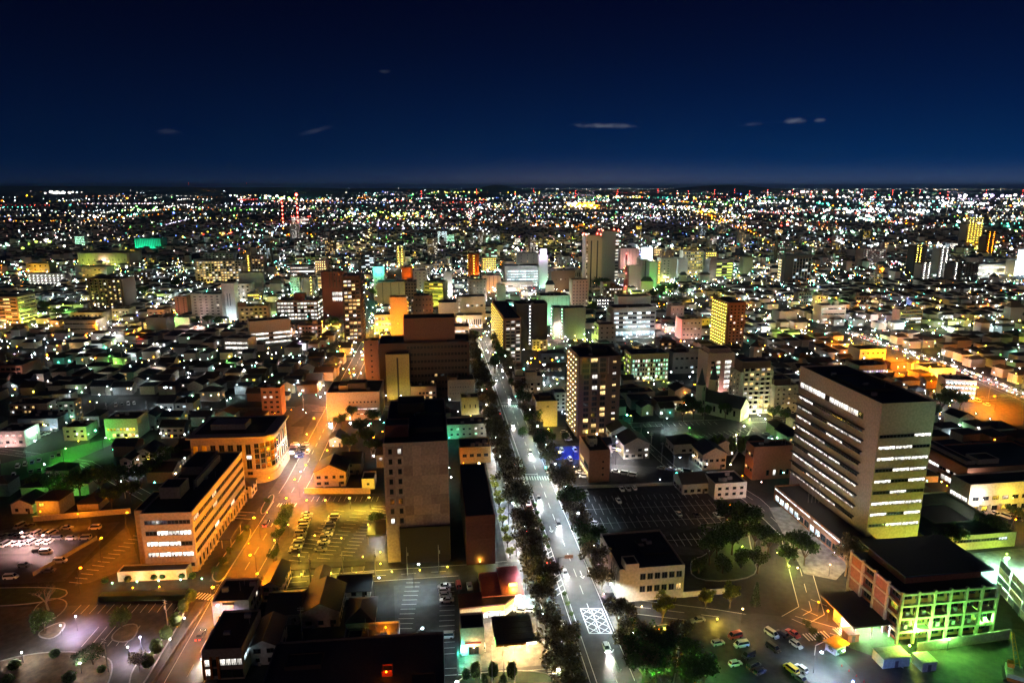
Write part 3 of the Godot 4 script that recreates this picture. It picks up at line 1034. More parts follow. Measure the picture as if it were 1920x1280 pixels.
func lay_pavements():
	var main_line := [[38.2, -60], [26.6, -154.8], [9.8, -293], [-7.3, -432], [-17.5, -515], [-24, -562]]
	for q in [[-60, -157, -21.0, -14.0], [-166, -203, -21.0, -14.0], [-216, -378, -21.0, -14.0], [-388, -556, -21.0, -14.0], [-60, -182, 6.2, 10.8], [-194, -372, 6.2, 10.8], [-378, -548, 6.2, 10.8]]:
		ribbon("pavement", clip(main_line, q[0], q[1]), q[2], q[3], 0.19, "paving", null, true, 0.15)
	for q in [[-196, -172, 0], [-262, -222, 0], [-420, -292, 0], [-540, -430, 0]]:
		var o := ribbon("median_strip", clip(main_line, q[1], q[0]), -5.6, -4.7, 0.21, "paving", null, true, 0.16)
		var g := ribbon("planting", clip(main_line, q[1] - 1, q[0] + 1), -5.45, -4.85, 0.24, "grass", o, false)
	var left_line := [[-72, -30], [-86.3, -156.8], [-90.2, -198.8], [-94.5, -281.4], [-104.6, -387], [-120.8, -558.6]]
	for q in [[-60, -191, -9.5, -5.5], [-202, -256, -9.5, -5.5], [-268, -374, -9.5, -5.5], [-60, -192, 5.5, 8.5], [-204, -376, 5.5, 8.5], [-388, -550, 5.5, 8.5]]:
		ribbon("pavement", clip(left_line, q[0], q[1]), q[2], q[3], 0.2, "asphalt", null, true, 0.15)
	# markings of the main road
	var road: Node = get_node("main_road")
	var b := MB.new()
	var y := 0.075
	var whole := clip(main_line, -100, -560)
	for t in [-13.5, -6.0, -4.3, 5.8]:
		dashes(b, whole, t, 0.18, y, 60.0, 0.01)
	for t in [-9.7, 1.0]:
		dashes(b, whole, t, 0.16, y, 5.0, 5.0)
	for z in range(-260, -284, -3):                      # hatched islands
		stripe(b, R(z, -7.8), R(z - 3.0, -4.5), 0.28, y)
	for z in range(-194, -222, -3):
		stripe(b, R(z, -7.4), R(z - 3.0, -4.4), 0.28, y)
	for i in 9:                                          # zebra crossings
		var t := -4.0 + i * 1.15
		stripe(b, R(-281.5, t), R(-285.5, t), 0.5, y)
		stripe(b, R(-384.0, t), R(-388.0, t), 0.5, y)
		stripe(b, R(-281.5, t - 9.6), R(-285.5, t - 9.6), 0.5, y)
	stripe(b, R(-287.5, -4.3), R(-287.5, 1.0), 0.45, y)
	stripe(b, R(-392.0, -4.3), R(-392.0, 5.8), 0.45, y)
	for i in 8:
		var z := -158.0 - i * 0.9
		stripe(b, R(z, -16.5), R(z - 0.1, -14.3), 0.45, y + 0.13)
	for e in [[-187.0, -1.6, -187.0, 5.0], [-175.0, -1.6, -175.0, 5.0], [-187.0, -1.6, -175.0, -1.6], [-187.0, 5.0, -175.0, 5.0], [-187.0, 1.7, -175.0, 1.7]]:
		stripe(b, R(e[0], e[1]), R(e[2], e[3]), 0.3, y)
	for i in 4:                                          # the yellow-box lattice in white
		var z := -187.0 + i * 3.0
		for t in [-1.6, 1.7]:
			stripe(b, R(z, t), R(z + 3.0, t + 3.3), 0.22, y)
			stripe(b, R(z + 3.0, t), R(z, t + 3.3), 0.22, y)
	for e in [[-160.0, 2.8], [-205.0, -1.8], [-205.0, 3.0], [-236.0, -1.8], [-168.0, 2.9]]:   # arrows
		stripe(b, R(e[0], e[1]), R(e[0] - 3.2, e[1]), 0.22, y)
		stripe(b, R(e[0], e[1] - 0.7), R(e[0] + 1.3, e[1]), 0.3, y)
		stripe(b, R(e[0], e[1] + 0.7), R(e[0] + 1.3, e[1]), 0.3, y)
	part("road_marking", b.mesh(P("line")), road)
	# stall lines
	stalls([-75.5, -214.5], [-69.5, -252], 13, 4.6, true, "stall_line")
	stalls([-66.0, -216], [-61.0, -252], 13, 4.8, false, "stall_line")
	stalls([-58.5, -218], [-54.0, -256], 16, 4.8, false, "stall_line")
	stalls([-83, -262.5], [-56, -262.5], 12, 4.6, false, "stall_line")
	stalls([-50, -240], [-48.5, -262], 9, 5.0, false, "stall_line")
	stalls([-31.5, -170], [-32.5, -201], 13, 4.6, false, "stall_line")
	stalls([-18.2, -166], [-21.3, -201], 14, 4.6, false, "stall_line")
	stalls([26.8, -262], [78, -266], 20, 4.6, false, "stall_line")
	for q in [[[24.5, -252.5], [85, -257.5], 21, 9.4], [[26.5, -240.5], [84, -246.5], 20, 9.4], [[52, -228], [75, -230], 9, 9.0]]:
		stalls(q[0], q[1], q[2], q[3], false, "stall_line")
		var sb := MB.new()
		stripe(sb, Vector2(q[0][0], q[0][1]), Vector2(q[1][0], q[1][1]), 0.14, 0.125)
		part("stall_line", sb.mesh(P("line")), get_node("parking_lot_002"))
	stalls([-143.5, -201.0], [-136.0, -252.0], 20, 4.6, false, "stall_line")
	stalls([-134, -186.5], [-101, -187.5], 13, 4.6, false, "stall_line")
	stalls([-122, -173.5], [-110, -174], 5, 9.0, false, "stall_line")
	stalls([72, -352], [112, -356], 12, 4.8, false, "stall_line")
	stalls([98, -336], [128, -345], 10, 4.8, false, "stall_line")
	stalls([86, -180], [96, -190], 2, 5.0, false, "stall_line")
	for q in [[[84.5, -173.0], [92.0, -174.6], 8], [[94.5, -175.5], [97.5, -176.2], 4], [[100.0, -192.5], [108.0, -187.0], 8], [[-101, -194], [-93, -192.3], 8], [[-96, -257], [-88, -257], 8], [[88, -318], [93, -309], 5]]:
		var zb := MB.new()
		for i in q[2]:
			var c := Vector2(q[0][0], q[0][1]).lerp(Vector2(q[1][0], q[1][1]), (i + 0.5) / q[2])
			var d := (Vector2(q[1][0], q[1][1]) - Vector2(q[0][0], q[0][1])).orthogonal().normalized()
			stripe(zb, c - d * 1.6, c + d * 1.6, 0.45, 0.14)
		part("zebra_marking", zb.mesh(P("line")), get_node("campus_road"))

func island(called: String, corners: Array, y: float, k: String):      # a raised bed with rounded outline and a pale kerb
	var ring := []
	for p in corners: ring.append(Vector2(p[0], p[1]))
	for times in 2:
		var next := []
		for i in ring.size():
			var a: Vector2 = ring[i]
			var b: Vector2 = ring[(i + 1) % ring.size()]
			next.append(a.lerp(b, 0.25))
			next.append(a.lerp(b, 0.75))
		ring = next
	var list := []
	for p in ring: list.append([p.x, p.y])
	var o := sheet(called, list, y, k)
	list.append(list[0])
	list.append(list[1])
	ribbon("kerb", list, -0.18, 0.18, y + 0.05, "pale", o, false, 0.2)

func stalls(a: Array, c: Array, n: int, long: float, flip: bool, called: String):
	var p := Vector2(a[0], a[1])
	var q := Vector2(c[0], c[1])
	var d := (q - p).normalized()
	var o := Vector2(-d.y, d.x)
	var b := MB.new()
	for i in n + 1:
		var m := p.lerp(q, float(i) / n)
		stripe(b, m - o * long / 2.0, m + o * long / 2.0, 0.15, 0.125)
	part(called, b.mesh(P("line")), get_node("parking_lot"))

# ---------------------------------------------------------------- buildings with a shape of their own
func raise_own_buildings():
	rounded_office()
	brick_hall()
	filling_station()
	church()
	lattice_mast("red and white lattice mast standing among the white blocks", 130.9, -781.4, 52.0, 5.0)
	lattice_mast("tall far mast crowned with a big red light", -709.0, -2293.0, 100.0, 9.0)
	lattice_mast("slimmer far mast left of the tall red-lit one", -748.0, -2260.0, 88.0, 6.0)
	# the dark hall's skylights
	var hall := get_node("banquet_hall")
	for x in [-3.2, 0.2, 3.6]:
		var g := MB.new()
		g.box(Vector3(-0.55, 0, -19), Vector3(0.55, 0.35, 19))
		part("skylight", g.mesh(glass()), hall, Vector3(x, 14.2, -22))
		for s in [-0.7, 0.7]:
			var r := MB.new()
			r.box(Vector3(-0.07, 0, -19.2), Vector3(0.07, 0.5, 19.2))
			part("skylight_rail", r.mesh(P("metal")), hall, Vector3(x + s, 14.2, -22))
	# entrance roofs
	canopy("entrance_canopy", "flat entrance canopy on the right side of the orange-lit office", -102.6, -221.5, 4, 4.0, 14.0, 4.0, "roof_black")
	canopy("entrance_canopy", "dark porte-cochere at the left foot of the mauve panelled tower", -49.0, -224.5, 7, 7.0, 10.0, 4.2, "roof_black")
	omni(get_node("entrance_canopy_001"), Vector3(0, 3.2, -3), "white", 30.0, 0.3)
	canopy("bicycle_shelter", "long low bicycle shelter with lit posts below the yellow-lit lot", -61.8, -205.6, 7, 24.5, 3.2, 2.5, "roof_black")
	for x in [-9.0, -3.0, 3.0, 9.0]:
		omni(get_node("bicycle_shelter"), Vector3(x, 2.1, -1.6), "yellow", 9.0, 0.1)

func canopy(called: String, label: String, x: float, z: float, turn: float, w: float, d: float, h: float, k: String):
	var root := thing(called, label, "canopy", Vector3(x, 0, z), turn)
	claim(x, z, turn, w, d)
	var b := MB.new()
	b.box(Vector3(-w / 2, h, -d), Vector3(w / 2, h + 0.35, 0))
	part("roof", b.mesh(P(k)), root)
	var nx := maxi(2, int(w / 4.0) + 1)
	for i in nx:
		for s in [0.12, 0.88]:
			var p := MB.new()
			p.tube(Vector3.ZERO, Vector3(0, h, 0), 0.12, 0.12, 6)
			part("post", p.mesh(P("pale")), root, Vector3(-w / 2 + 0.4 + (w - 0.8) * i / (nx - 1), 0, -d * s))

func rounded_office():
	var w := 34.9
	var d := 26.6
	var h := 21.1
	var root := thing("rounded_office", "orange-washed office with tall window bays and one rounded corner", "building", Vector3(-121.6, 0, -277.4), 4)
	claim(-121.6, -277.4, 4, w, d)
	landmarks.append([Vector2(-121.6, -277.4), "rounded orange office"])
	var ring := []
	var rad := 8.0
	ring.append(Vector2(-w / 2, 0))
	for i in 9:
		var a := PI / 2 * (1.0 - i / 8.0)
		ring.append(Vector2(w / 2 - rad + cos(a) * rad, -rad + sin(a) * rad))
	ring.append(Vector2(w / 2, -d))
	ring.append(Vector2(-w / 2, -d))
	for q in [["ground_floor", 0.0, 3.6, 0.0, "stone"], ["upper_wall", 3.6, h - 2.2, -0.5, "stone"], ["attic", h - 2.2, h, -0.5, "stone"], ["cornice", h, h + 0.7, 0.9, "cream"], ["string_course", 5.6, 6.2, 0.35, "cream"]]:
		var b := MB.new()
		var k := []
		for p in ring:
			var v: Vector2 = p - Vector2(0, -d / 2)
			k.append(Vector2(p.x + signf(v.x) * q[3], p.y + signf(v.y) * q[3]))
		b.prism(k, q[1], q[2])
		part(q[0], b.mesh(P(q[4])), root)
	var rb := MB.new()
	rb.box(Vector3(-w / 2 + 1.2, h + 0.72, -d + 1.2), Vector3(w / 2 - 4, h + 0.76, -4.0))
	part("roof", rb.mesh(P("roof_black")), root)
	var pb := MB.new()
	pb.box(Vector3(-11, h + 0.7, -17), Vector3(4, h + 3.2, -9))
	part("penthouse", pb.mesh(P("grey")), root)
	var r := RandomNumberGenerator.new()
	r.seed = 8
	var J := {}
	var f := Transform3D(Basis.IDENTITY, Vector3(-w / 2, 0, -0.5))
	for i in 7:                                          # tall bays between piers on the front
		var x := 2.4 + i * 3.7
		var on := i in [2, 3, 4, 5]
		add_pane(root, J, f, Vector2(x, 15.6), 2.1, 4.4, lit("orange", r, 0.35) if i in [0, 1] else glass(), true)
		add_pane(root, J, f, Vector2(x, 12.0), 2.1, 1.5, lit("white", r, 1.3) if i > 0 else glass(), true)
		add_pane(root, J, f, Vector2(x, 8.8), 2.1, 4.0, lit("cool", r, 0.8) if on and i > 3 else glass(), true)
		add_pane(root, J, f, Vector2(x, 4.6), 2.0, 1.4, glass(), true)
		var b := MB.new()
		b.box(Vector3(x + 1.2, 6.2, -0.02), Vector3(x + 2.5, h - 2.4, 0.45), f)
		part("pier", b.mesh(P("stone")), root)
	for i in 5:                                          # round corner glass and side bays
		var a := PI / 2 * (0.9 - i * 0.2)
		var c := Vector3(w / 2 - rad + cos(a) * (rad - 0.45), 0, -rad + sin(a) * (rad - 0.45))
		var t := Transform3D(Basis(Vector3.UP, PI / 2 - a), c)
		for k in 5:
			add_pane(root, J, t, Vector2(0, 7.6 + k * 2.4), 1.7, 1.9, lit("orange", r, 0.5) if r.randf() < 0.3 else glass(), true)
	var g := Transform3D(Basis(Vector3(0, 0, -1), Vector3.UP, Vector3(1, 0, 0)), Vector3(w / 2 - 0.5, 0, -rad))
	for i in 5:
		for k in 2:
			add_pane(root, J, g, Vector2(2.0 + i * 3.4, 8.8 + k * 6.6), 1.9, 4.6, lit("orange", r, 0.4) if r.randf() < 0.3 else glass(), true)
		add_pane(root, J, g, Vector2(2.0 + i * 3.4, 1.9), 1.8, 2.6, lit("white", r, 2.0) if i < 3 else glass(), true)
		add_pane(root, J, g, Vector2(2.0 + i * 3.4, 4.6), 1.6, 1.3, glass(), true)
	omni(root, Vector3(w / 2 + 1.2, 18.0, -4.0), "orange", 50.0)
	var e := MB.new()
	e.lathe(Vector3(w / 2 + 1.2, 18.5, -4.0), [Vector2(0, -0.2), Vector2(0.24, 0), Vector2(0, 0.2)], 8)
	part("flood_lamp", e.mesh(glow("orange", 14.0)), root)
	for x in [-12.0, -4.0, 4.0]:
		omni(root, Vector3(x, 0.8, 7.0), "orange", 80.0)
		var u := MB.new()
		u.lathe(Vector3(x, 0.45, 7.0), [Vector2(0, -0.45), Vector2(0.2, -0.1), Vector2(0.16, 0.05), Vector2(0, 0.1)], 8)
		part("ground_lamp", u.mesh(glow("orange", 10.0)), root)

func brick_hall():
	var w := 30.7
	var d := 23.6
	var root := thing("brick_hall", "brick hall in a cream concrete frame under an oversized dark flat roof", "building", Vector3(124.1, 0, -171.8), 8)
	claim(124.1, -171.8, 8, w, d)
	landmarks.append([Vector2(124.1, -171.8), "cream-framed brick hall"])
	var b := MB.new()
	b.box(Vector3(-w / 2 + 1.4, 0, -d + 1), Vector3(w / 2 - 1.4, 15.6, -2.2))
	part("wall", b.mesh(P("brick")), root)
	b = MB.new()
	b.box(Vector3(-w / 2 + 4.5, 15.6, -d + 2), Vector3(w / 2 - 2, 18.8, -5.2))
	part("attic", b.mesh(P("terracotta")), root)
	b = MB.new()
	b.box(Vector3(-w / 2 + 3.2, 18.8, -d - 0.5), Vector3(w / 2 + 0.6, 19.2, -3.6))
	part("roof", b.mesh(P("roof_black")), root)
	b = MB.new()
	b.box(Vector3(-w / 2 + 0.7, 15.6, -d + 0.7), Vector3(w / 2 - 0.7, 15.9, -0.7))
	part("terrace_roof", b.mesh(P("roof_black")), root)
	var r := RandomNumberGenerator.new()
	r.seed = 21
	var J := {}
	for side in ["F", "L"]:
		var t := face(side, w, d)
		var W := w if side == "F" else d
		var bays := 6 if side == "F" else 4
		for i in bays + 1:
			var x := 0.35 + (W - 0.7) * i / bays
			b = MB.new()
			b.box(Vector3(x - 0.35, 0, -0.7), Vector3(x + 0.35, 16.6, 0.0), t)
			part("column", b.mesh(P("cream")), root)
		for y in [3.9, 8.0, 12.1, 15.7]:
			b = MB.new()
			b.box(Vector3(0.3, y - 0.3, -0.62), Vector3(W - 0.3, y + 0.3, -0.08), t)
			part("beam", b.mesh(P("cream")), root)
		var back := t * Transform3D(Basis.IDENTITY, Vector3(0, 0, -2.2 if side == "F" else -1.4))
		for i in bays:
			var cw := (W - 0.7) / bays
			var x := 0.35 + (i + 0.5) * cw
			for k in 4:
				var cy := [1.9, 5.9, 10.0, 13.9][k] as float
				if side == "L" and i in [0, 2] and k > 0:
					b = MB.new()
					b.box(Vector3(x - cw / 2 + 0.4, cy - 1.7, -0.5), Vector3(x + cw / 2 - 0.4, cy + 1.7, -0.3), t)
					part("brick_panel", b.mesh(P("terracotta")), root)
				else:
					add_pane(root, J, back, Vector2(x, cy + 0.3), cw - 1.2, 2.2, lit("lime", r, 0.5) if (side == "F" and i < 2 and k < 2) or (side == "L" and i == 3 and k == 2) else glass(), true)
				if side == "F" and k > 0 and k < 3:
					b = MB.new()
					b.box(Vector3(x - cw / 2 + 0.35, cy - 1.75, -2.2), Vector3(x + cw / 2 - 0.35, cy - 1.55, -0.2), t)
					part("balcony_slab", b.mesh(P("stone")), root)
					if r.randf() < 0.8:
						b = MB.new()
						b.box(Vector3(x - 0.2, cy - 1.55, -1.6), Vector3(x + 0.9, cy - 0.3, -0.9), t)
						part("cooling_unit", b.mesh(P("pale")), root)
	# the lit covered loading bay on the left
	var c := thing("loading_bay", "brightly lit white loading bay under a broad dark canopy", "building", Vector3(103.5, 0, -172.5), 8)
	claim(103.5, -172.5, 8, 12.0, 17.0)
	b = MB.new()
	b.box(Vector3(-6, 3.9, -17), Vector3(6, 4.3, 0))
	part("roof", b.mesh(P("roof_black")), c)
	b = MB.new()
	b.box(Vector3(-5.6, 0, -10), Vector3(5.6, 3.9, -6.2))
	part("wall", b.mesh(P("white")), c)
	for x in [-5.6, 0.0, 5.6]:
		b = MB.new()
		b.box(Vector3(x - 0.15, 0, -0.4), Vector3(x + 0.15, 3.9, -0.1))
		part("post", b.mesh(P("pale")), c)
	for x in [-3.2, 3.2]:
		b = MB.new()
		b.box(Vector3(x - 1.2, 3.72, -3.4), Vector3(x + 1.2, 3.85, -2.9))
		part("tube_light", b.mesh(glow("white", 8.0)), c)
		omni(c, Vector3(x, 3.3, -3.1), "white", 60.0, 0.3)

func gable_box(root: Node, w: float, d: float, h: float, rise: float, wall: String, roof: String, y0 := 0.0):
	var b := MB.new()
	b.box(Vector3(-w / 2, y0, -d), Vector3(w / 2, h, 0))
	b.tri(Vector3(-w / 2, h, 0), Vector3(w / 2, h, 0), Vector3(0, h + rise, 0))
	b.tri(Vector3(w / 2, h, -d), Vector3(-w / 2, h, -d), Vector3(0, h + rise, -d))
	part("wall", b.mesh(P(wall)), root)
	for s in [-1.0, 1.0]:
		var q := MB.new()
		var e: float = s * (w / 2 + 0.4)
		var p := [Vector3(0, h + rise + 0.05, 0.4), Vector3(e, h - 0.2, 0.4), Vector3(e, h - 0.2, -d - 0.4), Vector3(0, h + rise + 0.05, -d - 0.4)]
		var u := Vector3(0, 0.2, 0)
		q.quad(p[0] + u, p[1] + u, p[2] + u, p[3] + u)
		q.quad(p[0], p[1], p[1] + u, p[0] + u)
		q.quad(p[1], p[2], p[2] + u, p[1] + u)
		q.quad(p[2], p[3], p[3] + u, p[2] + u)
		q.quad(p[3], p[2], p[1], p[0])
		part("roof", q.mesh(P(roof)), root)

func filling_station():
	# restaurant with two red roofs and a glowing sign
	var a := thing("restaurant", "restaurant with a bright red shed roof and a glowing amber sign", "restaurant", Vector3(-2.6, 0, -187.0), 8)
	claim(-2.6, -187.0, 8, 12, 15)
	var b := MB.new()
	b.box(Vector3(-6.2, 0, -13), Vector3(5.6, 4.4, 0))
	part("wall", b.mesh(P("cream")), a)
	for q in [[-6.6, -0.6, 4.5, 5.0, -12.4, 0.2], [-0.5, 6.2, 4.8, 5.6, -14.0, 0.8]]:
		b = MB.new()
		var p := [Vector3(q[0], q[2], q[5]), Vector3(q[1], q[2], q[5]), Vector3(q[1], q[3], q[4]), Vector3(q[0], q[3], q[4])]
		var u := Vector3(0, 0.3, 0)
		b.quad(p[0] + u, p[1] + u, p[2] + u, p[3] + u)
		for k in 4:
			b.quad(p[k], p[(k + 1) % 4], p[(k + 1) % 4] + u, p[k] + u)
		part("roof", b.mesh(P("roof_red")), a)
		for k in 7:
			b = MB.new()
			var x: float = lerpf(q[0], q[1], (k + 0.5) / 7.0)
			b.box(Vector3(x - 0.05, q[2] + 0.3, q[5] - 0.2), Vector3(x + 0.05, q[2] + 0.42, q[5] - 0.1))
			part("roof_seam", b.mesh(P("roof_red")), a)
	board(a, Vector3(3.4, 5.5, -3.2), 2.4, 1.7, "yellow", 5.0, 60.0, -12.0)
	omni(a, Vector3(5.2, 4.0, 2.0), "white", 36.0)
	b = MB.new()
	b.lathe(Vector3(5.2, 4.3, 2.0), [Vector2(0, -0.2), Vector2(0.22, 0), Vector2(0, 0.2)], 8)
	part("lamp_head", b.mesh(glow("white", 16.0)), a)
	# the shop
	var s := thing("filling_station_shop", "filling station shop under a dark red roof with a lit sign band", "shop", Vector3(-7.4, 0, -182.3), 9)
	claim(-7.4, -182.3, 9, 17, 8)
	b = MB.new()
	b.prism([Vector2(-8.2, 0), Vector2(5.2, 0), Vector2(8.6, -3.2), Vector2(8.6, -6.6), Vector2(-8.2, -6.6)], 0.0, 4.0)
	part("wall", b.mesh(P("white")), s)
	b = MB.new()
	b.prism([Vector2(-8.5, 0.35), Vector2(5.4, 0.35), Vector2(9.0, -3.1), Vector2(9.0, -7.0), Vector2(-8.5, -7.0)], 4.0, 4.5)
	part("roof", b.mesh(P("maroon")), s)
	b = MB.new()
	b.box(Vector3(-1.6, 2.75, 0.02), Vector3(5.0, 3.75, 0.35))
	part("sign_band", b.mesh(glow("yellow", 1.6)), s)
	b = MB.new()
	b.box(Vector3(0, 2.75, 0.02), Vector3(4.4, 3.75, 0.3), Transform3D(Basis(Vector3.UP, 0.755), Vector3(5.2, 0, 0.1)))
	part("sign_band", b.mesh(glow("yellow", 1.6)), s)
	for k in 3:
		b = MB.new()
		b.box(Vector3(-1.6, 2.5 - k * 0.22, 0.02), Vector3(5.0, 2.64 - k * 0.22, 0.36))
		part("stripe_band", b.mesh(P(["orange", "white", "red"][k])), s)
	var r := RandomNumberGenerator.new()
	r.seed = 3
	var J := {}
	for k in 4:
		add_pane(s, J, Transform3D(Basis.IDENTITY, Vector3(-1.4, 0, 0.02)), Vector2(0.9 + k * 1.65, 1.0), 1.4, 1.7, lit("white", r, 2.0), true)
	omni(s, Vector3(2.0, 2.2, 2.6), "white", 26.0)
	# the pump canopy
	var c := thing("pump_canopy", "dark flat canopy over brightly lit fuel pumps", "canopy", Vector3(1.2, 0, -163.6), 8)
	claim(1.2, -163.6, 8, 12, 14)
	b = MB.new()
	b.box(Vector3(-5.6, 4.7, -12.8), Vector3(5.6, 5.3, 0))
	part("roof", b.mesh(P("roof_grey")), c)
	b = MB.new()
	b.box(Vector3(-5.62, 4.75, 0.0), Vector3(5.62, 5.32, 0.12))
	part("fascia", b.mesh(P("orange")), c)
	b = MB.new()
	b.box(Vector3(2.8, 4.8, 0.13), Vector3(5.6, 5.28, 0.2))
	part("lit_sign", b.mesh(glow("white", 3.0)), c)
	b = MB.new()
	b.box(Vector3(-5.74, 4.8, -3.4), Vector3(-5.62, 5.28, 0))
	part("lit_sign", b.mesh(glow("green", 2.0)), c)
	for k in 5:
		b = MB.new()
		b.box(Vector3(-5.4, 5.3, -12.0 + k * 2.6), Vector3(5.4, 5.36, -11.8 + k * 2.6))
		part("roof_seam", b.mesh(P("roof_black")), c)
	for x in [-3.6, 3.6]:
		for z in [-2.4, -10.0]:
			b = MB.new()
			b.box(Vector3(x - 0.2, 0, z - 0.2), Vector3(x + 0.2, 4.7, z + 0.2))
			part("column", b.mesh(P("white")), c)
	for x in [-3.0, 0.0, 3.0]:
		for z in [-1.6, -5.6, -9.6]:
			b = MB.new()
			b.box(Vector3(x - 0.5, 4.58, z - 0.5), Vector3(x + 0.5, 4.69, z + 0.5))
			part("canopy_light", b.mesh(glow("warm" if z < -4 else "white", 10.0)), c)
			omni(c, Vector3(x, 4.3, z), "warm", 45.0, 0.4)
	for x in [-2.4, 2.4]:
		var p := thing("fuel_pump", "%s fuel pump with a dark screen under the canopy" % ("left" if x < 0 else "right"), "fuel pump", c.transform * Vector3(x, 0.1, -4.6), 8, "fuel pumps")
		b = MB.new()
		b.box(Vector3(-0.55, 0, -0.3), Vector3(0.55, 1.9, 0.3))
		part("cabinet", b.mesh(P("white")), p)
		b = MB.new()
		b.box(Vector3(-0.4, 1.15, 0.31), Vector3(0.4, 1.7, 0.34))
		part("screen", b.mesh(glass()), p)
		b = MB.new()
		b.tube(Vector3(0.5, 1.6, 0.3), Vector3(0.7, 0.5, 0.5), 0.04, 0.04, 5)
		part("hose", b.mesh(P("tyre")), p)

func board(root: Node, at: Vector3, w: float, h: float, k: String, glow_by: float, energy: float, tilt := 0.0):
	var b := MB.new()
	var t := Transform3D(Basis(Vector3.RIGHT, deg_to_rad(tilt)), at)
	b.box(Vector3(-w / 2, -h / 2, -0.15), Vector3(w / 2, h / 2, 0.0), t)
	part("sign_board", b.mesh(glow(k, glow_by)), root)
	b = MB.new()
	for s in [-1, 1]:
		b.box(Vector3(s * w * 0.3 - 0.08, -h / 2 - 1.2, -0.3), Vector3(s * w * 0.3 + 0.08, h / 2, -0.16), t)
	part("sign_frame", b.mesh(P("dark_metal")), root)
	omni(root, t * Vector3(0, 0, maxf(w, h) * 0.35 + 0.3), k, energy, maxf(w, h) * 0.3)

func church():
	var t := Vector3(111.5, 0, -379.0)
	var root := thing("church", "small church with two pointed spires and a pale nave", "church", t, -133)
	claim(111.5, -379.0, -133, 17, 30)
	landmarks.append([Vector2(t.x, t.z), "twin-spired church"])
	gable_box(root, 11.0, 25.0, 7.5, 5.0, "cream", "roof_grey")
	for s in [-1.0, 1.0]:
		var x: float = s * 7.6
		var b := MB.new()
		b.box(Vector3(x - 2, 0, -3.6), Vector3(x + 2, 17.5, 0.4))
		part("bell_tower", b.mesh(P("cream")), root)
		b = MB.new()
		b.lathe(Vector3(x, 17.5, -1.6), [Vector2(2.6, 0), Vector2(2.1, 1.2), Vector2(0.12, 9.5), Vector2(0, 9.6)], 8)
		part("spire", b.mesh(P("roof_blue")), root)
		b = MB.new()
		b.box(Vector3(x - 0.05, 27, -1.65), Vector3(x + 0.05, 28.6, -1.55))
		b.box(Vector3(x - 0.45, 27.9, -1.65), Vector3(x + 0.45, 28.0, -1.55))
		part("cross", b.mesh(P("metal")), root)
		for k in 2:
			for y in [6.0, 14.0]:
				b = MB.new()
				b.box(Vector3(x - 0.5, y, 0.4 if k == 0 else -3.72), Vector3(x + 0.5, y + 2.2, 0.5 if k == 0 else -3.6))
				part("belfry_opening", b.mesh(P("roof_black")), root)
	for k in 5:
		for s in [-1.0, 1.0]:
			var b := MB.new()
			b.box(Vector3(s * 5.52 - 0.06, 2.4, -6.0 - k * 4.0), Vector3(s * 5.52 + 0.06, 5.6, -4.8 - k * 4.0))
			part("window", b.mesh(glass()), root)
	omni(root, Vector3(0, 1.6, -28.0), "lime", 60.0)
	var g := MB.new()
	g.lathe(Vector3(0, 1.2, -28.0), [Vector2(0, -1.2), Vector2(0.14, -1.1), Vector2(0.22, 0), Vector2(0, 0.22)], 8)
	part("ground_lamp", g.mesh(glow("lime", 10.0)), root)
	omni(root, Vector3(9.0, 1.6, 5.0), "warm", 60.0)

func lattice_mast(label: String, x: float, z: float, h: float, w: float):
	var root := thing("lattice_mast", label, "mast", Vector3(x, 0, z), 8)
	for k in 7:
		var y0 := h * k / 7.0
		var y1 := h * (k + 1) / 7.0
		var w0 := lerpf(w, w * 0.16, pow(k / 7.0, 0.8)) / 2.0
		var w1 := lerpf(w, w * 0.16, pow((k + 1) / 7.0, 0.8)) / 2.0
		var b := MB.new()
		var c := [Vector2(-1, -1), Vector2(1, -1), Vector2(1, 1), Vector2(-1, 1)]
		for i in 4:
			var p: Vector2 = c[i]
			var q: Vector2 = c[(i + 1) % 4]
			var th := w * 0.03
			b.tube(Vector3(p.x * w0, y0, p.y * w0), Vector3(p.x * w1, y1, p.y * w1), th, th, 4)
			b.tube(Vector3(p.x * w0, y0, p.y * w0), Vector3(q.x * w1, y1, q.y * w1), th * 0.6, th * 0.6, 4)
			b.tube(Vector3(q.x * w0, y0, q.y * w0), Vector3(p.x * w1, y1, p.y * w1), th * 0.6, th * 0.6, 4)
			b.tube(Vector3(p.x * w1, y1, p.y * w1), Vector3(q.x * w1, y1, q.y * w1), th * 0.6, th * 0.6, 4)
		part("lattice_section", b.mesh(P("red" if k % 2 == 0 else "white")), root)
		if k in [1, 3, 6] or h > 60.0:
			var l := MB.new()
			var rr := 0.45 if h < 60.0 else 4.2 if k == 6 else 1.7
			l.lathe(Vector3(0, y1, w1), [Vector2(0, -rr), Vector2(rr, 0), Vector2(0, rr)], 8)
			part("warning_lamp", l.mesh(glow("red", 40.0)), root)
	if h < 60.0:
		for y in [3.0, 14.0]:
			omni(root, Vector3(0, y, w * 0.5 + 1.0), "red", 60.0)

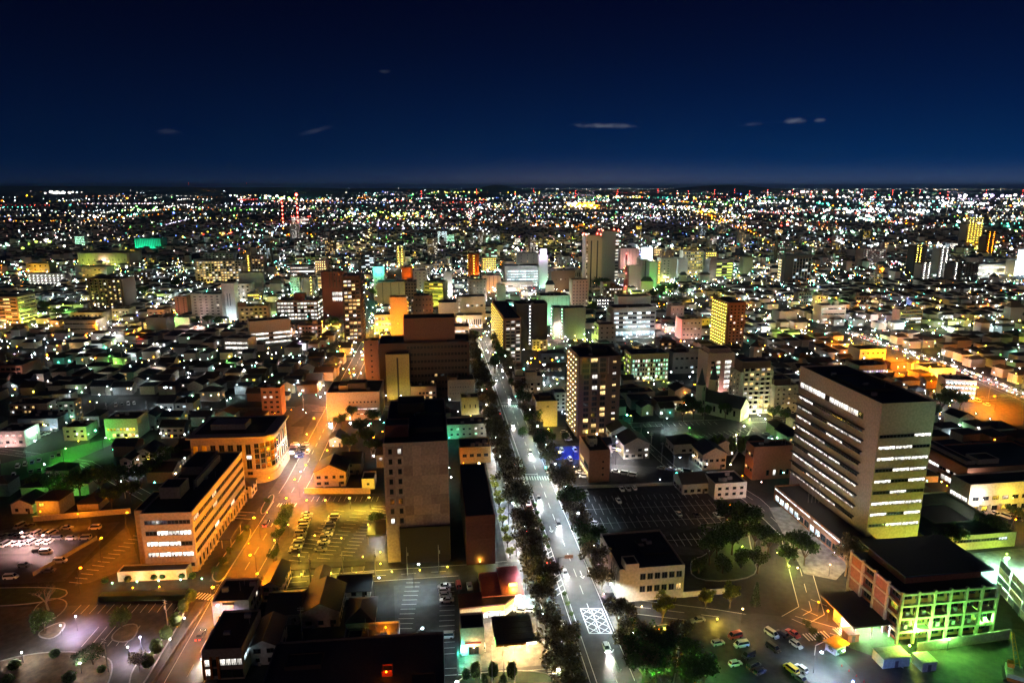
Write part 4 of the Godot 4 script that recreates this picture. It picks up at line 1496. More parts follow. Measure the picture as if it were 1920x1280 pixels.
# ---------------------------------------------------------------- filling the districts
func scatter_blocks():
	var r := RandomNumberGenerator.new()
	r.seed = 40
	var n := 0
	var tries := 0
	while n < 95 and tries < 6000:
		tries += 1
		var z := -r.randf_range(430.0, 1900.0)
		var mid := r.randf_range(-0.32, 0.62) if r.randf() < 0.6 else r.randf_range(-0.72, 0.78)
		var p := Vector2(mid * -z, z)
		var w := r.randf_range(10.0, 24.0)
		var d := r.randf_range(9.0, 16.0)
		if not free_spot(p + Vector2(0, -d / 2.0), maxf(w, d) * 0.55 + 2.0): continue
		if p.x > 175.0 and p.x < 312.0 and z > -720.0 or p.x > -135.0 and p.x < -30.0 and z > -640.0: continue
		n += 1
		var floors := r.randi_range(3, 6) if r.randf() < 0.75 else r.randi_range(7, 11)
		var h := floors * 3.3 + 1.6
		var wall: String = ["white", "cream", "beige", "grey", "pale", "brown", "stone", "pink", "dark_grey"][r.randi_range(0, 8)]
		var pal: String = ["warm", "white", "cool", "yellow", "mint"][r.randi_range(0, 4)]
		var style: String = ["punch", "punch", "band", "balcony", "corridor"][r.randi_range(0, 4)]
		var c := int(w / (2.8 if style != "band" else 5.0))
		var s := {"n": "city_block", "p": [p.x, p.y, w, d, h, r.randf_range(3.0, 11.0)], "wall": wall, "top": [[r.randf_range(0.2, 0.8), r.randf_range(0.3, 0.6), r.randf_range(3.0, 6.0), r.randf_range(3.0, 5.0), r.randf_range(2.2, 4.0), wall]], "g": "smaller blocks of the middle city", "F": [[style, floors, c, 1.7, 1.4, r.randf_range(0.15, 0.6), pal, 0.04, 0.96, 1.0, h - 1.1, 0.45]], "plant": p.length() < 800.0}
		if r.randf() < 0.5: s["R" if p.x < 0 else "L"] = [["punch", floors, 3, 1.2, 1.2, 0.2, pal]]
		var o := building(s)
		rank_later("block", o, "%s %s-storey block with %s windows" % [wall.replace("_", " "), ["", "", "", "three", "four", "five", "six", "seven", "eight", "nine", "ten", "eleven"][floors], {"warm": "warm", "white": "white", "cool": "bluish", "yellow": "yellow", "mint": "greenish"}[pal]])

func scatter_houses():
	var r := RandomNumberGenerator.new()
	r.seed = 91
	var spots := []
	var zones := [[-330.0, -108.0, -660.0, -250.0, 3.0], [-60.0, -24.0, -400.0, -215.0, 6.0], [45.0, 145.0, -560.0, -280.0, 8.0], [140.0, 300.0, -600.0, -250.0, 8.0], [322.0, 620.0, -900.0, -300.0, 8.0], [-700.0, -300.0, -900.0, -560.0, 2.0], [-110.0, 60.0, -800.0, -560.0, 7.0], [60.0, 320.0, -860.0, -600.0, 8.0], [-112.0, -98.0, -190.0, -150.0, 4.0]]
	for q in zones:
		var step := 14.5
		var x: float = q[0]
		while x < q[1]:
			var z: float = q[2]
			while z < q[3]:
				if fmod(absf(z), step * 4.0) > 5.0 and fmod(absf(x) + 0.1 * z, step * 3.0) > 4.0:
					spots.append([x + r.randf_range(-2.2, 2.2), z + r.randf_range(-2.2, 2.2), q[4] + r.randf_range(-5.0, 5.0) + (90.0 if r.randf() < 0.25 else 0.0)])
				z += step
			x += step
	var chosen := []
	for s in spots:
		if absf(s[0]) / -s[1] > 0.86: continue
		if s[1] > -160.0: continue
		chosen.append(s)
	chosen.sort_custom(func(a, b): return a[0] * a[0] + a[1] * a[1] < b[0] * b[0] + b[1] * b[1])
	var n := 0
	var rest := []
	for s in chosen:
		var w := r.randf_range(8.0, 12.5)
		var d := r.randf_range(7.0, 10.0)
		var p := Vector2(s[0], s[1])
		if not free_spot(p, maxf(w, d) * 0.52): continue
		var t := deg_to_rad(s[2])
		var front := p + Vector2(sin(t), cos(t)) * d / 2.0
		var wall: String = ["pale", "beige", "beige", "grey", "grey", "stone", "brown", "brown", "cream"][r.randi_range(0, 8)]
		var roof: String = ["roof_black", "roof_grey", "roof_brown", "roof_blue", "roof_black"][r.randi_range(0, 4)]
		var kind: String = ["gable_x", "gable_z", "hip", "hip", "flat"][r.randi_range(0, 4)]
		var h := r.randf_range(5.2, 6.4) if r.randf() < 0.8 else 3.2
		if n < 275:
			var o := house(front.x, front.y, s[2], w, d, h, wall, roof, kind, ["warm", "warm", "white", "yellow", "cool"][r.randi_range(0, 4)], "", p.length() < 300.0, "houses of the districts", 0.16)
			rank_later("house", o, "%s house with a %s %s roof" % [wall.replace("_", " "), roof.substr(5), {"gable_x": "gabled", "gable_z": "end-gabled", "hip": "hipped", "flat": "flat"}[kind]])
			n += 1
		else:
			claim(front.x, front.y, s[2], w, d)
			rest.append([p, s[2], w, d, h])
	# what is too far to tell apart: one mass of roofs
	for i in 13000:
		var rr := sqrt(r.randf_range(0.4, 7.2)) * 1000.0 if r.randf() < 0.75 else r.randf_range(2600.0, 6500.0)
		var az := deg_to_rad(r.randf_range(-44.0, 44.0))
		var p := Vector2(sin(az) * rr, -cos(az) * rr)
		if rr < 1100.0 and not free_spot(p, 8.0): continue
		if rr >= 1100.0 and rr < 2000.0:
			var hit := false
			for f in taken:
				var q: Vector2 = f[0] * p
				if absf(q.x) < f[1].x + 8.0 and absf(q.y) < f[1].y + 8.0:
					hit = true
					break
			if hit: continue
		rest.append([p, r.randf_range(-6.0, 10.0) + (90.0 if r.randf() < 0.3 else 0.0), r.randf_range(8.0, 14.0), r.randf_range(7.0, 11.0), r.randf_range(3.5, 6.5) if r.randf() < 0.92 else r.randf_range(9.0, 16.0)])
	var wb := MB.new()
	wb.box(Vector3(-0.5, 0, -0.5), Vector3(0.5, 1, 0.5))
	var rb := MB.new()
	rb.quad(Vector3(-0.54, 1, 0.54), Vector3(0.54, 1, 0.54), Vector3(0.3, 1.32, 0), Vector3(-0.3, 1.32, 0))
	rb.quad(Vector3(0.54, 1, -0.54), Vector3(-0.54, 1, -0.54), Vector3(-0.3, 1.32, 0), Vector3(0.3, 1.32, 0))
	rb.tri(Vector3(0.54, 1, 0.54), Vector3(0.54, 1, -0.54), Vector3(0.3, 1.32, 0))
	rb.tri(Vector3(-0.54, 1, -0.54), Vector3(-0.54, 1, 0.54), Vector3(-0.3, 1.32, 0))
	var holder := thing("distant_houses", "countless dark houses spreading to the horizon", "houses", Vector3.ZERO)
	holder.set_meta("kind", "stuff")
	for q in [["walls", wb.mesh(null), [Color(0.5, 0.48, 0.44), Color(0.35, 0.33, 0.3), Color(0.42, 0.36, 0.28), Color(0.25, 0.25, 0.26)]], ["roofs", rb.mesh(null), [Color(0.03, 0.03, 0.035), Color(0.05, 0.04, 0.03), Color(0.02, 0.025, 0.04), Color(0.06, 0.06, 0.06)]]]:
		var mm := MultiMesh.new()
		mm.transform_format = MultiMesh.TRANSFORM_3D
		mm.use_colors = true
		mm.mesh = q[1]
		mm.instance_count = rest.size()
		for i in rest.size():
			var e: Array = rest[i]
			mm.set_instance_transform(i, Transform3D(Basis(Vector3.UP, deg_to_rad(e[1])).scaled_local(Vector3(e[2], e[4], e[3])), Vector3(e[0].x, 0, e[0].y)))
			mm.set_instance_color(i, q[2][i % 4])
		var o := MultiMeshInstance3D.new()
		o.name = q[0]
		o.multimesh = mm
		var m := StandardMaterial3D.new()
		m.resource_name = "distant_" + q[0]
		m.vertex_color_use_as_albedo = true
		m.roughness = 0.85
		o.material_override = m
		o.set_meta("kind", "stuff")
		holder.add_child(o, true)

# ---------------------------------------------------------------- small things
func wall_run(called: String, label: String, a: Vector2, c: Vector2, h: float, k: String, th := 0.3):
	var root := thing(called, label, "wall", Vector3(a.x, 0, a.y))
	var d := c - a
	var b := MB.new()
	var t := Transform3D(Basis(Vector3.UP, -atan2(d.y, d.x)), Vector3.ZERO)
	b.box(Vector3(0, 0, -th / 2), Vector3(d.length(), h, th / 2), t)
	part("wall", b.mesh(P(k)), root)
	b = MB.new()
	b.box(Vector3(-0.05, h, -th / 2 - 0.06), Vector3(d.length() + 0.05, h + 0.1, th / 2 + 0.06), t)
	part("coping", b.mesh(P(k)), root)

func small_things():
	wall_run("garden_wall", "plain wall at the back of the yellow-lit lot", Vector2(-88, -267.5), Vector2(-60, -267.5), 2.6, "cream")
	wall_run("garden_wall", "orange-lit wall behind the dark left parking lot", Vector2(-186, -243), Vector2(-152, -250), 2.2, "cream")
	wall_run("garden_wall", "dark wall between the pinkish lot and the dark lot", Vector2(-153, -229), Vector2(-160, -205), 1.4, "grey")
	wall_run("culvert_wall", "low dark wall along the garden side of the orange road", Vector2(-95.5, -190), Vector2(-93.0, -140), 1.1, "dark_grey")
	wall_run("garden_wall", "pale wall along the top of the wide dark lot", Vector2(21, -272), Vector2(100, -279), 1.2, "pale")
	wall_run("site_hoarding", "pink-grey hoarding in front of the brick hall", Vector2(113, -166.5), Vector2(143, -172.5), 3.2, "mauve")
	wall_run("garden_wall", "cream wall joining the stone office on its right", Vector2(54, -193), Vector2(68, -195), 1.8, "cream")
	wall_run("yard_wall", "dark wall along the right edge of the blue-grey lot", Vector2(-14.5, -157), Vector2(-17.5, -203), 1.6, "dark_grey")
	wall_run("gate_wall", "white-topped wall along the lane beside the slab office", Vector2(103, -300), Vector2(128, -345), 1.4, "pale")
	# the clipped hedge
	var h := thing("hedge", "long clipped green hedge before the orange-lit office", "hedge", Vector3(-116, 0, -191.0), 2)
	var b := MB.new()
	b.tinted = true
	b.tint = Color(0.4, 0.4, 0.4)
	b.box(Vector3(-13.6, 0, -2.6), Vector3(13.6, 1.9, 0))
	var r := RandomNumberGenerator.new()
	r.seed = 6
	for i in 90:
		leaf_cloud(b, Vector3(r.randf_range(-13.4, 13.4), r.randf_range(0.3, 1.95), r.randf_range(-2.6, 0.05)), Vector3(0.7, 0.25, 0.3), 40, 0.13, r, r.randf_range(0.6, 1.0))
	part("foliage", b.mesh(leaf("leaf_clipped", 0.1, 0.17, 0.03)), h)
	# flagpoles
	for i in 4:
		flagpole("slender white flagpole, %s from the left below the filling station" % ORD[i], -8.1 + i * 2.95, -153.0, 12.5, "flagpoles below the filling station")
		flagpole("white flagpole, %s from the left on the terrace of the slab office" % ORD[i], 116.2 + i * 1.4, -247.0, 14.0, "flagpoles by the slab office")
	# median shrubs
	for i in 6:
		var z := -223.0 - i * 6.4
		var p := R(z, -5.15)
		plant("median_shrub", "ball", p.x, p.y, 0.62 + 0.1 * (i % 3), "bright green shrub, %s on the planted median of the main road" % ORD[i], "shrubs on the median", "shrub")
	for i in 5:
		var z := -173.0 - i * 5.2
		var p := R(z, -5.15)
		plant("median_shrub", "ball", p.x, p.y, 0.6, "low shrub, %s on the near median island" % ORD[i], "shrubs on the median", "shrub")
	# gatehouse with its barrier
	var g := thing("gatehouse", "small white gatehouse with a yellow awning at the parking lot gate", "booth", Vector3(91.5, 0, -166.0), 28)
	claim(91.5, -166.0, 28, 5, 4)
	b = MB.new()
	b.box(Vector3(-2.0, 0.1, -3.4), Vector3(2.0, 2.7, 0))
	part("wall", b.mesh(P("white")), g)
	b = MB.new()
	b.box(Vector3(-2.9, 2.7, -3.8), Vector3(2.6, 2.95, 0.7))
	part("roof", b.mesh(P("yellow")), g)
	var J := {}
	add_pane(g, J, Transform3D(Basis.IDENTITY, Vector3(-2, 0, 0)), Vector2(2.0, 1.6), 2.6, 1.1, lit("white", r, 2.0), true)
	b = MB.new()
	b.box(Vector3(0.4, 0.1, 0.02), Vector3(1.6, 1.0, 0.3))
	part("counter", b.mesh(P("yellow")), g)
	omni(g, Vector3(-1.2, 2.4, 1.6), "mint", 22.0)
	b = MB.new()
	b.box(Vector3(-1.6, 2.5, 1.4), Vector3(-0.8, 2.62, 1.75))
	part("tube_light", b.mesh(glow("mint", 10.0)), g)
	var gate := thing("height_gate", "white goal-shaped height gate spanning the car park entrance", "gate", Vector3(86.0, 0, -166.5), 28)
	b = MB.new()
	b.tube(Vector3(-2.2, 0.1, 0), Vector3(-2.2, 3.2, 0), 0.1, 0.1, 6)
	part("post", b.mesh(P("white")), gate)
	b = MB.new()
	b.tube(Vector3(2.2, 0.1, 0), Vector3(2.2, 3.2, 0), 0.1, 0.1, 6)
	part("post", b.mesh(P("white")), gate)
	b = MB.new()
	b.tube(Vector3(-2.3, 3.2, 0), Vector3(2.3, 3.2, 0), 0.1, 0.1, 6)
	part("beam", b.mesh(P("white")), gate)
	for i in 6:
		var c := thing("traffic_cone", "red traffic cone, %s along the gate lane" % ORD[i], "traffic cone", Vector3(89.5 + i * 1.0, 0.11, -161.0 + i * 2.0), 0, "cones along the gate lane")
		b = MB.new()
		b.lathe(Vector3.ZERO, [Vector2(0.22, 0.04), Vector2(0.16, 0.2), Vector2(0.03, 0.72), Vector2(0, 0.73)], 8)
		part("cone", b.mesh(P("red")), c)
		b = MB.new()
		b.box(Vector3(-0.25, 0, -0.25), Vector3(0.25, 0.05, 0.25))
		part("base", b.mesh(P("tyre")), c)
	# site huts, boards and the crawler crane
	for q in [["large green-lit site hut in front of the brick hall", 104.0, -160.5, 8.0, 4.5, 2.9, "pale_green"], ["small green-lit site hut right of the large one", 112.0, -159.0, 4.2, 4.0, 2.8, "pale"], ["orange storage hut beside the gatehouse trees", 97.5, -171.0, 3.4, 3.0, 2.4, "terracotta"]]:
		var hut := thing("site_hut", q[0], "hut", Vector3(q[1], 0, q[2]), 8)
		claim(q[1], q[2], 8, q[3], q[4])
		b = MB.new()
		b.box(Vector3(-q[3] / 2, 0.1, -q[4]), Vector3(q[3] / 2, q[5], 0))
		part("wall", b.mesh(P(q[6])), hut)
		b = MB.new()
		b.box(Vector3(-q[3] / 2 - 0.15, q[5], -q[4] - 0.15), Vector3(q[3] / 2 + 0.15, q[5] + 0.18, 0.15))
		part("roof", b.mesh(P("pale_green" if q[6] != "terracotta" else "brown")), hut)
		b = MB.new()
		b.box(Vector3(-0.5, 0.1, 0.0), Vector3(0.5, 2.1, 0.06))
		part("door", b.mesh(P("dark_grey")), hut)
	for i in 4:
		var sc := thing("scaffold_screen", "sheeted scaffold panel, %s from the front at the right edge" % ORD[i], "scaffold", Vector3(151.5 + i * 1.6, 0, -172.0 - i * 7.5), 78, "sheeted scaffold at the right edge")
		for k in 4:
			b = MB.new()
			b.box(Vector3(-3.6, k * 2.6 + 0.1, -0.05), Vector3(3.6, k * 2.6 + 2.55, 0.03))
			part("panel", b.mesh(P("pale" if (i + k) % 2 else "steel_blue")), sc)
			b = MB.new()
			b.tube(Vector3(-3.7, k * 2.6 + 2.6, -0.2), Vector3(3.7, k * 2.6 + 2.6, -0.2), 0.05, 0.05, 5)
			part("rail", b.mesh(P("metal")), sc)
		for x in [-3.6, 0.0, 3.6]:
			b = MB.new()
			b.tube(Vector3(x, 0, -0.2), Vector3(x, 11.2, -0.2), 0.05, 0.05, 5)
			part("pole", b.mesh(P("metal")), sc)
	var cr := thing("crawler_crane", "orange and white crawler crane lying low at the bottom right", "crane", Vector3(133.0, 0, -156.5), -30)
	b = MB.new()
	b.box(Vector3(-1.9, 0.9, -2.6), Vector3(1.9, 2.4, 2.4))
	part("counterweight", b.mesh(P("white")), cr)
	b = MB.new()
	b.box(Vector3(-1.9, 0.55, 2.4), Vector3(1.9, 1.2, 2.9))
	part("bumper", b.mesh(P("orange")), cr)
	b = MB.new()
	b.box(Vector3(-1.6, 2.4, -2.4), Vector3(-0.2, 3.6, -0.6))
	part("cab", b.mesh(P("orange")), cr)
	for s in [-1.0, 1.0]:
		b = MB.new()
		b.box(Vector3(s * 2.2 - 0.4, 0.1, -3.2), Vector3(s * 2.2 + 0.4, 0.9, 3.0))
		part("track", b.mesh(P("tyre")), cr)
	for s in [-0.6, 0.6]:
		b = MB.new()
		b.tube(Vector3(0.6 + s, 2.6, -1.5), Vector3(0.6 + s * 0.4, 4.6, -15.0), 0.14, 0.1, 4)
		part("boom_chord", b.mesh(P("orange")), cr)
	for k in 8:
		b = MB.new()
		b.tube(Vector3(0.05 + k * 0.04, 2.75 + k * 0.25, -2.5 - k * 1.6), Vector3(1.15 - k * 0.04, 2.9 + k * 0.25, -3.3 - k * 1.6), 0.06, 0.06, 4)
		part("boom_brace", b.mesh(P("orange")), cr)
	# road sign beam over the main road, signals
	var sg := thing("sign_gantry", "cantilever sign post reaching over the right lanes of the main road", "road sign", Vector3(R(-206, -4.9).x, 0, -206), 7)
	b = MB.new()
	b.tube(Vector3(0, 0, 0), Vector3(0, 6.4, 0), 0.13, 0.1, 6)
	part("pole", b.mesh(P("dark_metal")), sg)
	b = MB.new()
	b.tube(Vector3(0, 6.2, 0), Vector3(5.0, 6.4, 0), 0.09, 0.07, 5)
	part("arm", b.mesh(P("dark_metal")), sg)
	b = MB.new()
	b.box(Vector3(2.2, 5.8, -0.06), Vector3(5.0, 7.0, 0.06))
	part("sign_board", b.mesh(P("terracotta")), sg)
	for q in [[-283.0, 7.0, "teal", "green traffic signal at the crossing beside the zebra"], [-548.0, -13.0, "teal", "green traffic signal at the far bend of the main road"], [-388.0, 7.2, "teal", "green traffic signal at the middle crossing"]]:
		var p := R(q[0], q[1])
		var ts := thing("traffic_signal", q[3], "traffic light", Vector3(p.x, 0, p.y), 7)
		b = MB.new()
		b.tube(Vector3.ZERO, Vector3(0, 5.8, 0), 0.1, 0.08, 6)
		part("pole", b.mesh(P("dark_metal")), ts)
		b = MB.new()
		b.tube(Vector3(0, 5.6, 0), Vector3(-2.6, 5.7, 0), 0.06, 0.05, 5)
		part("arm", b.mesh(P("dark_metal")), ts)
		b = MB.new()
		b.box(Vector3(-3.4, 5.4, -0.15), Vector3(-2.1, 5.9, 0.15))
		part("signal_case", b.mesh(P("dark_metal")), ts)
		b = MB.new()
		b.lathe(Vector3(-3.1, 5.65, 0.2), [Vector2(0, -0.24), Vector2(0.24, 0), Vector2(0, 0.24)], 8)
		part("signal_light", b.mesh(glow(q[2], 26.0)), ts)
		omni(ts, Vector3(-3.1, 5.65, 0.8), q[2], 14.0)

func utility_poles():
	for q in [[[[-72, -204.9], [-20, -211.8]], 5, 4.4], [[[62, -358], [80, -270]], 7, 3.2], [[[-320, -353], [-110, -380]], 10, 4.6], [[[70, -353], [300, -403]], 10, 4.2], [[[-400, -471], [-140, -497]], 10, 3.6], [[[-290, -327], [-150, -262]], 7, 3.6], [[[-97, -185], [-112, -150]], 2, 0.0], [[[322, -330], [312, -560]], 9, 9.0], [[[-62, -196], [-60, -168]], 3, 0.0]]:
		for i in q[1]:
			var a := Vector2(q[0][0][0], q[0][0][1])
			var c := Vector2(q[0][1][0], q[0][1][1])
			var d := (c - a).normalized()
			var p: Vector2 = a.lerp(c, (i + 0.5) / q[1]) + Vector2(-d.y, d.x) * q[2]
			if not clear_of(p, 0.3): continue
			var o := thing("utility_pole", "", "utility pole", Vector3(p.x, 0, p.y), rad_to_deg(-atan2(d.y, d.x)), "utility poles of the lanes")
			var b := MB.new()
			b.tube(Vector3.ZERO, Vector3(0, 10.5, 0), 0.17, 0.1, 6)
			part("pole", b.mesh(P("grey")), o)
			for y in [9.2, 9.9]:
				b = MB.new()
				b.box(Vector3(-0.06, y, -0.9), Vector3(0.06, y + 0.1, 0.9))
				part("cross_arm", b.mesh(P("metal")), o)
			b = MB.new()
			b.tube(Vector3(0.3, 7.4, 0), Vector3(0.3, 8.4, 0), 0.25, 0.25, 8)
			part("transformer", b.mesh(P("grey")), o)
			rank_later("pole", o, "grey concrete utility pole with two cross arms")

func flagpole(label: String, x: float, z: float, h: float, group: String):
	var o := thing("flagpole", label, "flagpole", Vector3(x, 0, z), 0, group)
	var b := MB.new()
	b.tube(Vector3.ZERO, Vector3(0, h, 0), 0.09, 0.05, 6)
	part("pole", b.mesh(P("white")), o)
	b = MB.new()
	b.lathe(Vector3(0, h + 0.1, 0), [Vector2(0, -0.12), Vector2(0.12, 0), Vector2(0, 0.12)], 6)
	part("finial", b.mesh(P("metal")), o)

func car_row(a: Array, c: Array, n: int, turn: float, where: String, group: String, sd: int, fill := 1.0, detail := true, paints := ""):
	var r := RandomNumberGenerator.new()
	r.seed = sd * 7 + 1
	var list := ["car_white", "car_white", "car_silver", "car_black", "car_grey", "car_silver", "car_white", "car_red" if sd in [9, 13, 17, 39, 49, 60] else "car_black", "car_blue" if sd % 4 == 0 else "car_white"]
	if paints: list = Array(paints.split(" "))
	var k := 0
	for i in n:
		if r.randf() > fill: continue
		var p := Vector2(a[0], a[1]).lerp(Vector2(c[0], c[1]), float(i) / maxi(n - 1, 1))
		var paint: String = list[i % list.size()] if paints else list[r.randi_range(0, list.size() - 1)]
		var kind: String = ["sedan", "hatch", "van"][r.randi_range(0, 2)]
		var word: String = {"sedan": "saloon", "hatch": "hatchback", "van": "minivan"}[kind]
		var label := "%s %s parked in %s" % [paint.substr(4), word, where]
		if n > 1: label = "%s %s, %s in %s" % [paint.substr(4), word, ord_word(k), where]
		car(kind, paint, p.x + r.randf_range(-0.15, 0.15), p.y + r.randf_range(-0.15, 0.15), turn + r.randf_range(-2.0, 2.0) + (180.0 if r.randf() < 0.4 else 0.0), label, group, detail).position.y = 0.13
		k += 1

func running_car(x: float, z: float, turn: float, where: String, i: int):
	var r := RandomNumberGenerator.new()
	r.seed = i * 13 + 5
	var paint: String = ["car_white", "car_silver", "car_black", "car_grey"][r.randi_range(0, 3)]
	var kind: String = ["sedan", "hatch", "van"][r.randi_range(0, 2)]
	var o := car(kind, paint, x, z, turn, "", "cars driving on the %s" % where, Vector2(x, z).length() < 340.0, true)
	o.position.y = 0.06 if Vector2(x, z).length() < 900.0 else 0.1
	rank_later("moving car", o, "%s %s with lit lamps" % [paint.substr(4), {"sedan": "saloon", "hatch": "hatchback", "van": "minivan"}[kind]])

func lamps(kind: String, h: float, k: String, looks: String, group: String, list: Array):
	for q in list: set_lamp(kind, q[0], q[1], h, q[2], k, q[3], looks, group)

func plants(called: String, label: String, group: String, category: String, list: Array):
	for i in list.size():
		var q: Array = list[i]
		var o := plant(called, q[0], q[1], q[2], q[3], label % ord_word(i) if label.contains("%s") else label, group, category)
		if label == "distant dark tree": rank_later("tree", o, label)

func set_lamp(kind: String, x: float, z: float, h: float, turn: float, k: String, energy: float, looks: String, group: String):
	if group in ["street lamps among the blocks", ""] and kind == "arm":      # not inside a building
		var p := Vector2(x, z)
		for tries in 12:
			var hit := false
			for f in taken:
				var q: Vector2 = f[0] * p
				if absf(q.x) < f[1].x + 1.2 and absf(q.y) < f[1].y + 1.2:
					hit = true
			if not hit: break
			p += Vector2(0.6, 2.6)
		x = p.x
		z = p.y
	rank_later("lamp", lamp(kind, x, z, h, turn, k, energy, "", group if group else "single lamps of the yards", z < -540.0), looks)

func clear_of(p: Vector2, reach: float) -> bool:
	for f in taken:
		var q: Vector2 = f[0] * p
		if absf(q.x) < f[1].x + reach and absf(q.y) < f[1].y + reach: return false
	return true

func porch_lamps():          # small lamps at doors, yards and lanes, far too many to tell apart; number and glow raised as added fill
	var r := RandomNumberGenerator.new()
	r.seed = 515
	var by := {}
	for i in 7000:
		var z := -r.randf_range(270.0, 1150.0)
		var p := Vector2(r.randf_range(-0.78, 0.8) * -z, z)
		if r.randf() > clampf(-z / 620.0, 0.3, 1.0) or not clear_of(p, 0.35) or z > -430.0 and not free_spot(p, 0.4): continue
		var k: String = ["cool", "cool", "cool", "white", "white", "mint", "warm", "yellow", "orange", "teal"][r.randi_range(0, 9)]
		if not by.has(k): by[k] = []
		by[k].append([p, r.randf_range(2.2, 6.0), r.randf_range(0.12, 0.3) * (1.0 if r.randf() < 0.8 else 1.6)])
	var b := MB.new()
	b.lathe(Vector3.ZERO, [Vector2(0, -1), Vector2(0.8, -0.6), Vector2(1, 0), Vector2(0.8, 0.6), Vector2(0, 1)], 6)
	var holder := thing("porch_lamps", "small lamps, some added as fill, at doors, yards and lanes of the low districts", "lamps", Vector3.ZERO)
	holder.set_meta("kind", "stuff")
	for k in by:
		var mm := MultiMesh.new()
		mm.transform_format = MultiMesh.TRANSFORM_3D
		mm.mesh = b.mesh(glow(k, 36.0))
		mm.instance_count = by[k].size()
		for i in by[k].size():
			var e: Array = by[k][i]
			mm.set_instance_transform(i, Transform3D(Basis.IDENTITY.scaled(Vector3.ONE * e[2]), Vector3(e[0].x, e[1], e[0].y)))
		var o := MultiMeshInstance3D.new()
		o.name = k + "_lamps"
		o.multimesh = mm
		o.set_meta("kind", "stuff")
		holder.add_child(o, true)

func added_core_lamps():  # street lamps scattered at random, added to lighten walls of the middle city
	var r := RandomNumberGenerator.new()
	r.seed = 303
	var n := 0
	for tries in 3000:
		if n >= 150: break
		var z := -r.randf_range(520.0, 1650.0)
		var p := Vector2(r.randf_range(-0.62, 0.7) * -z, z)
		if r.randf() > 1.15 - absf(p.x / -z - 0.05) * 1.5: continue
		var hit := false
		for f in taken:
			var q: Vector2 = f[0] * p
			if absf(q.x) < f[1].x + 2.5 and absf(q.y) < f[1].y + 2.5:
				hit = true
				break
		if hit: continue
		var k: String = ["white", "white", "cool", "cool", "mint", "yellow", "yellow", "orange", "warm", "lime", "pink", "green"][r.randi_range(0, 11)]
		set_lamp("arm", p.x, p.y, r.randf_range(7.0, 10.0), r.randf() * 360.0, k, r.randf_range(90.0, 300.0), "added %s street lamp" % {"white": "white", "cool": "cool white", "mint": "pale green", "yellow": "yellow", "orange": "orange", "warm": "warm", "lime": "lime-tinted", "pink": "pinkish", "green": "green-tinted"}[k], "street lamps among the blocks")
		n += 1

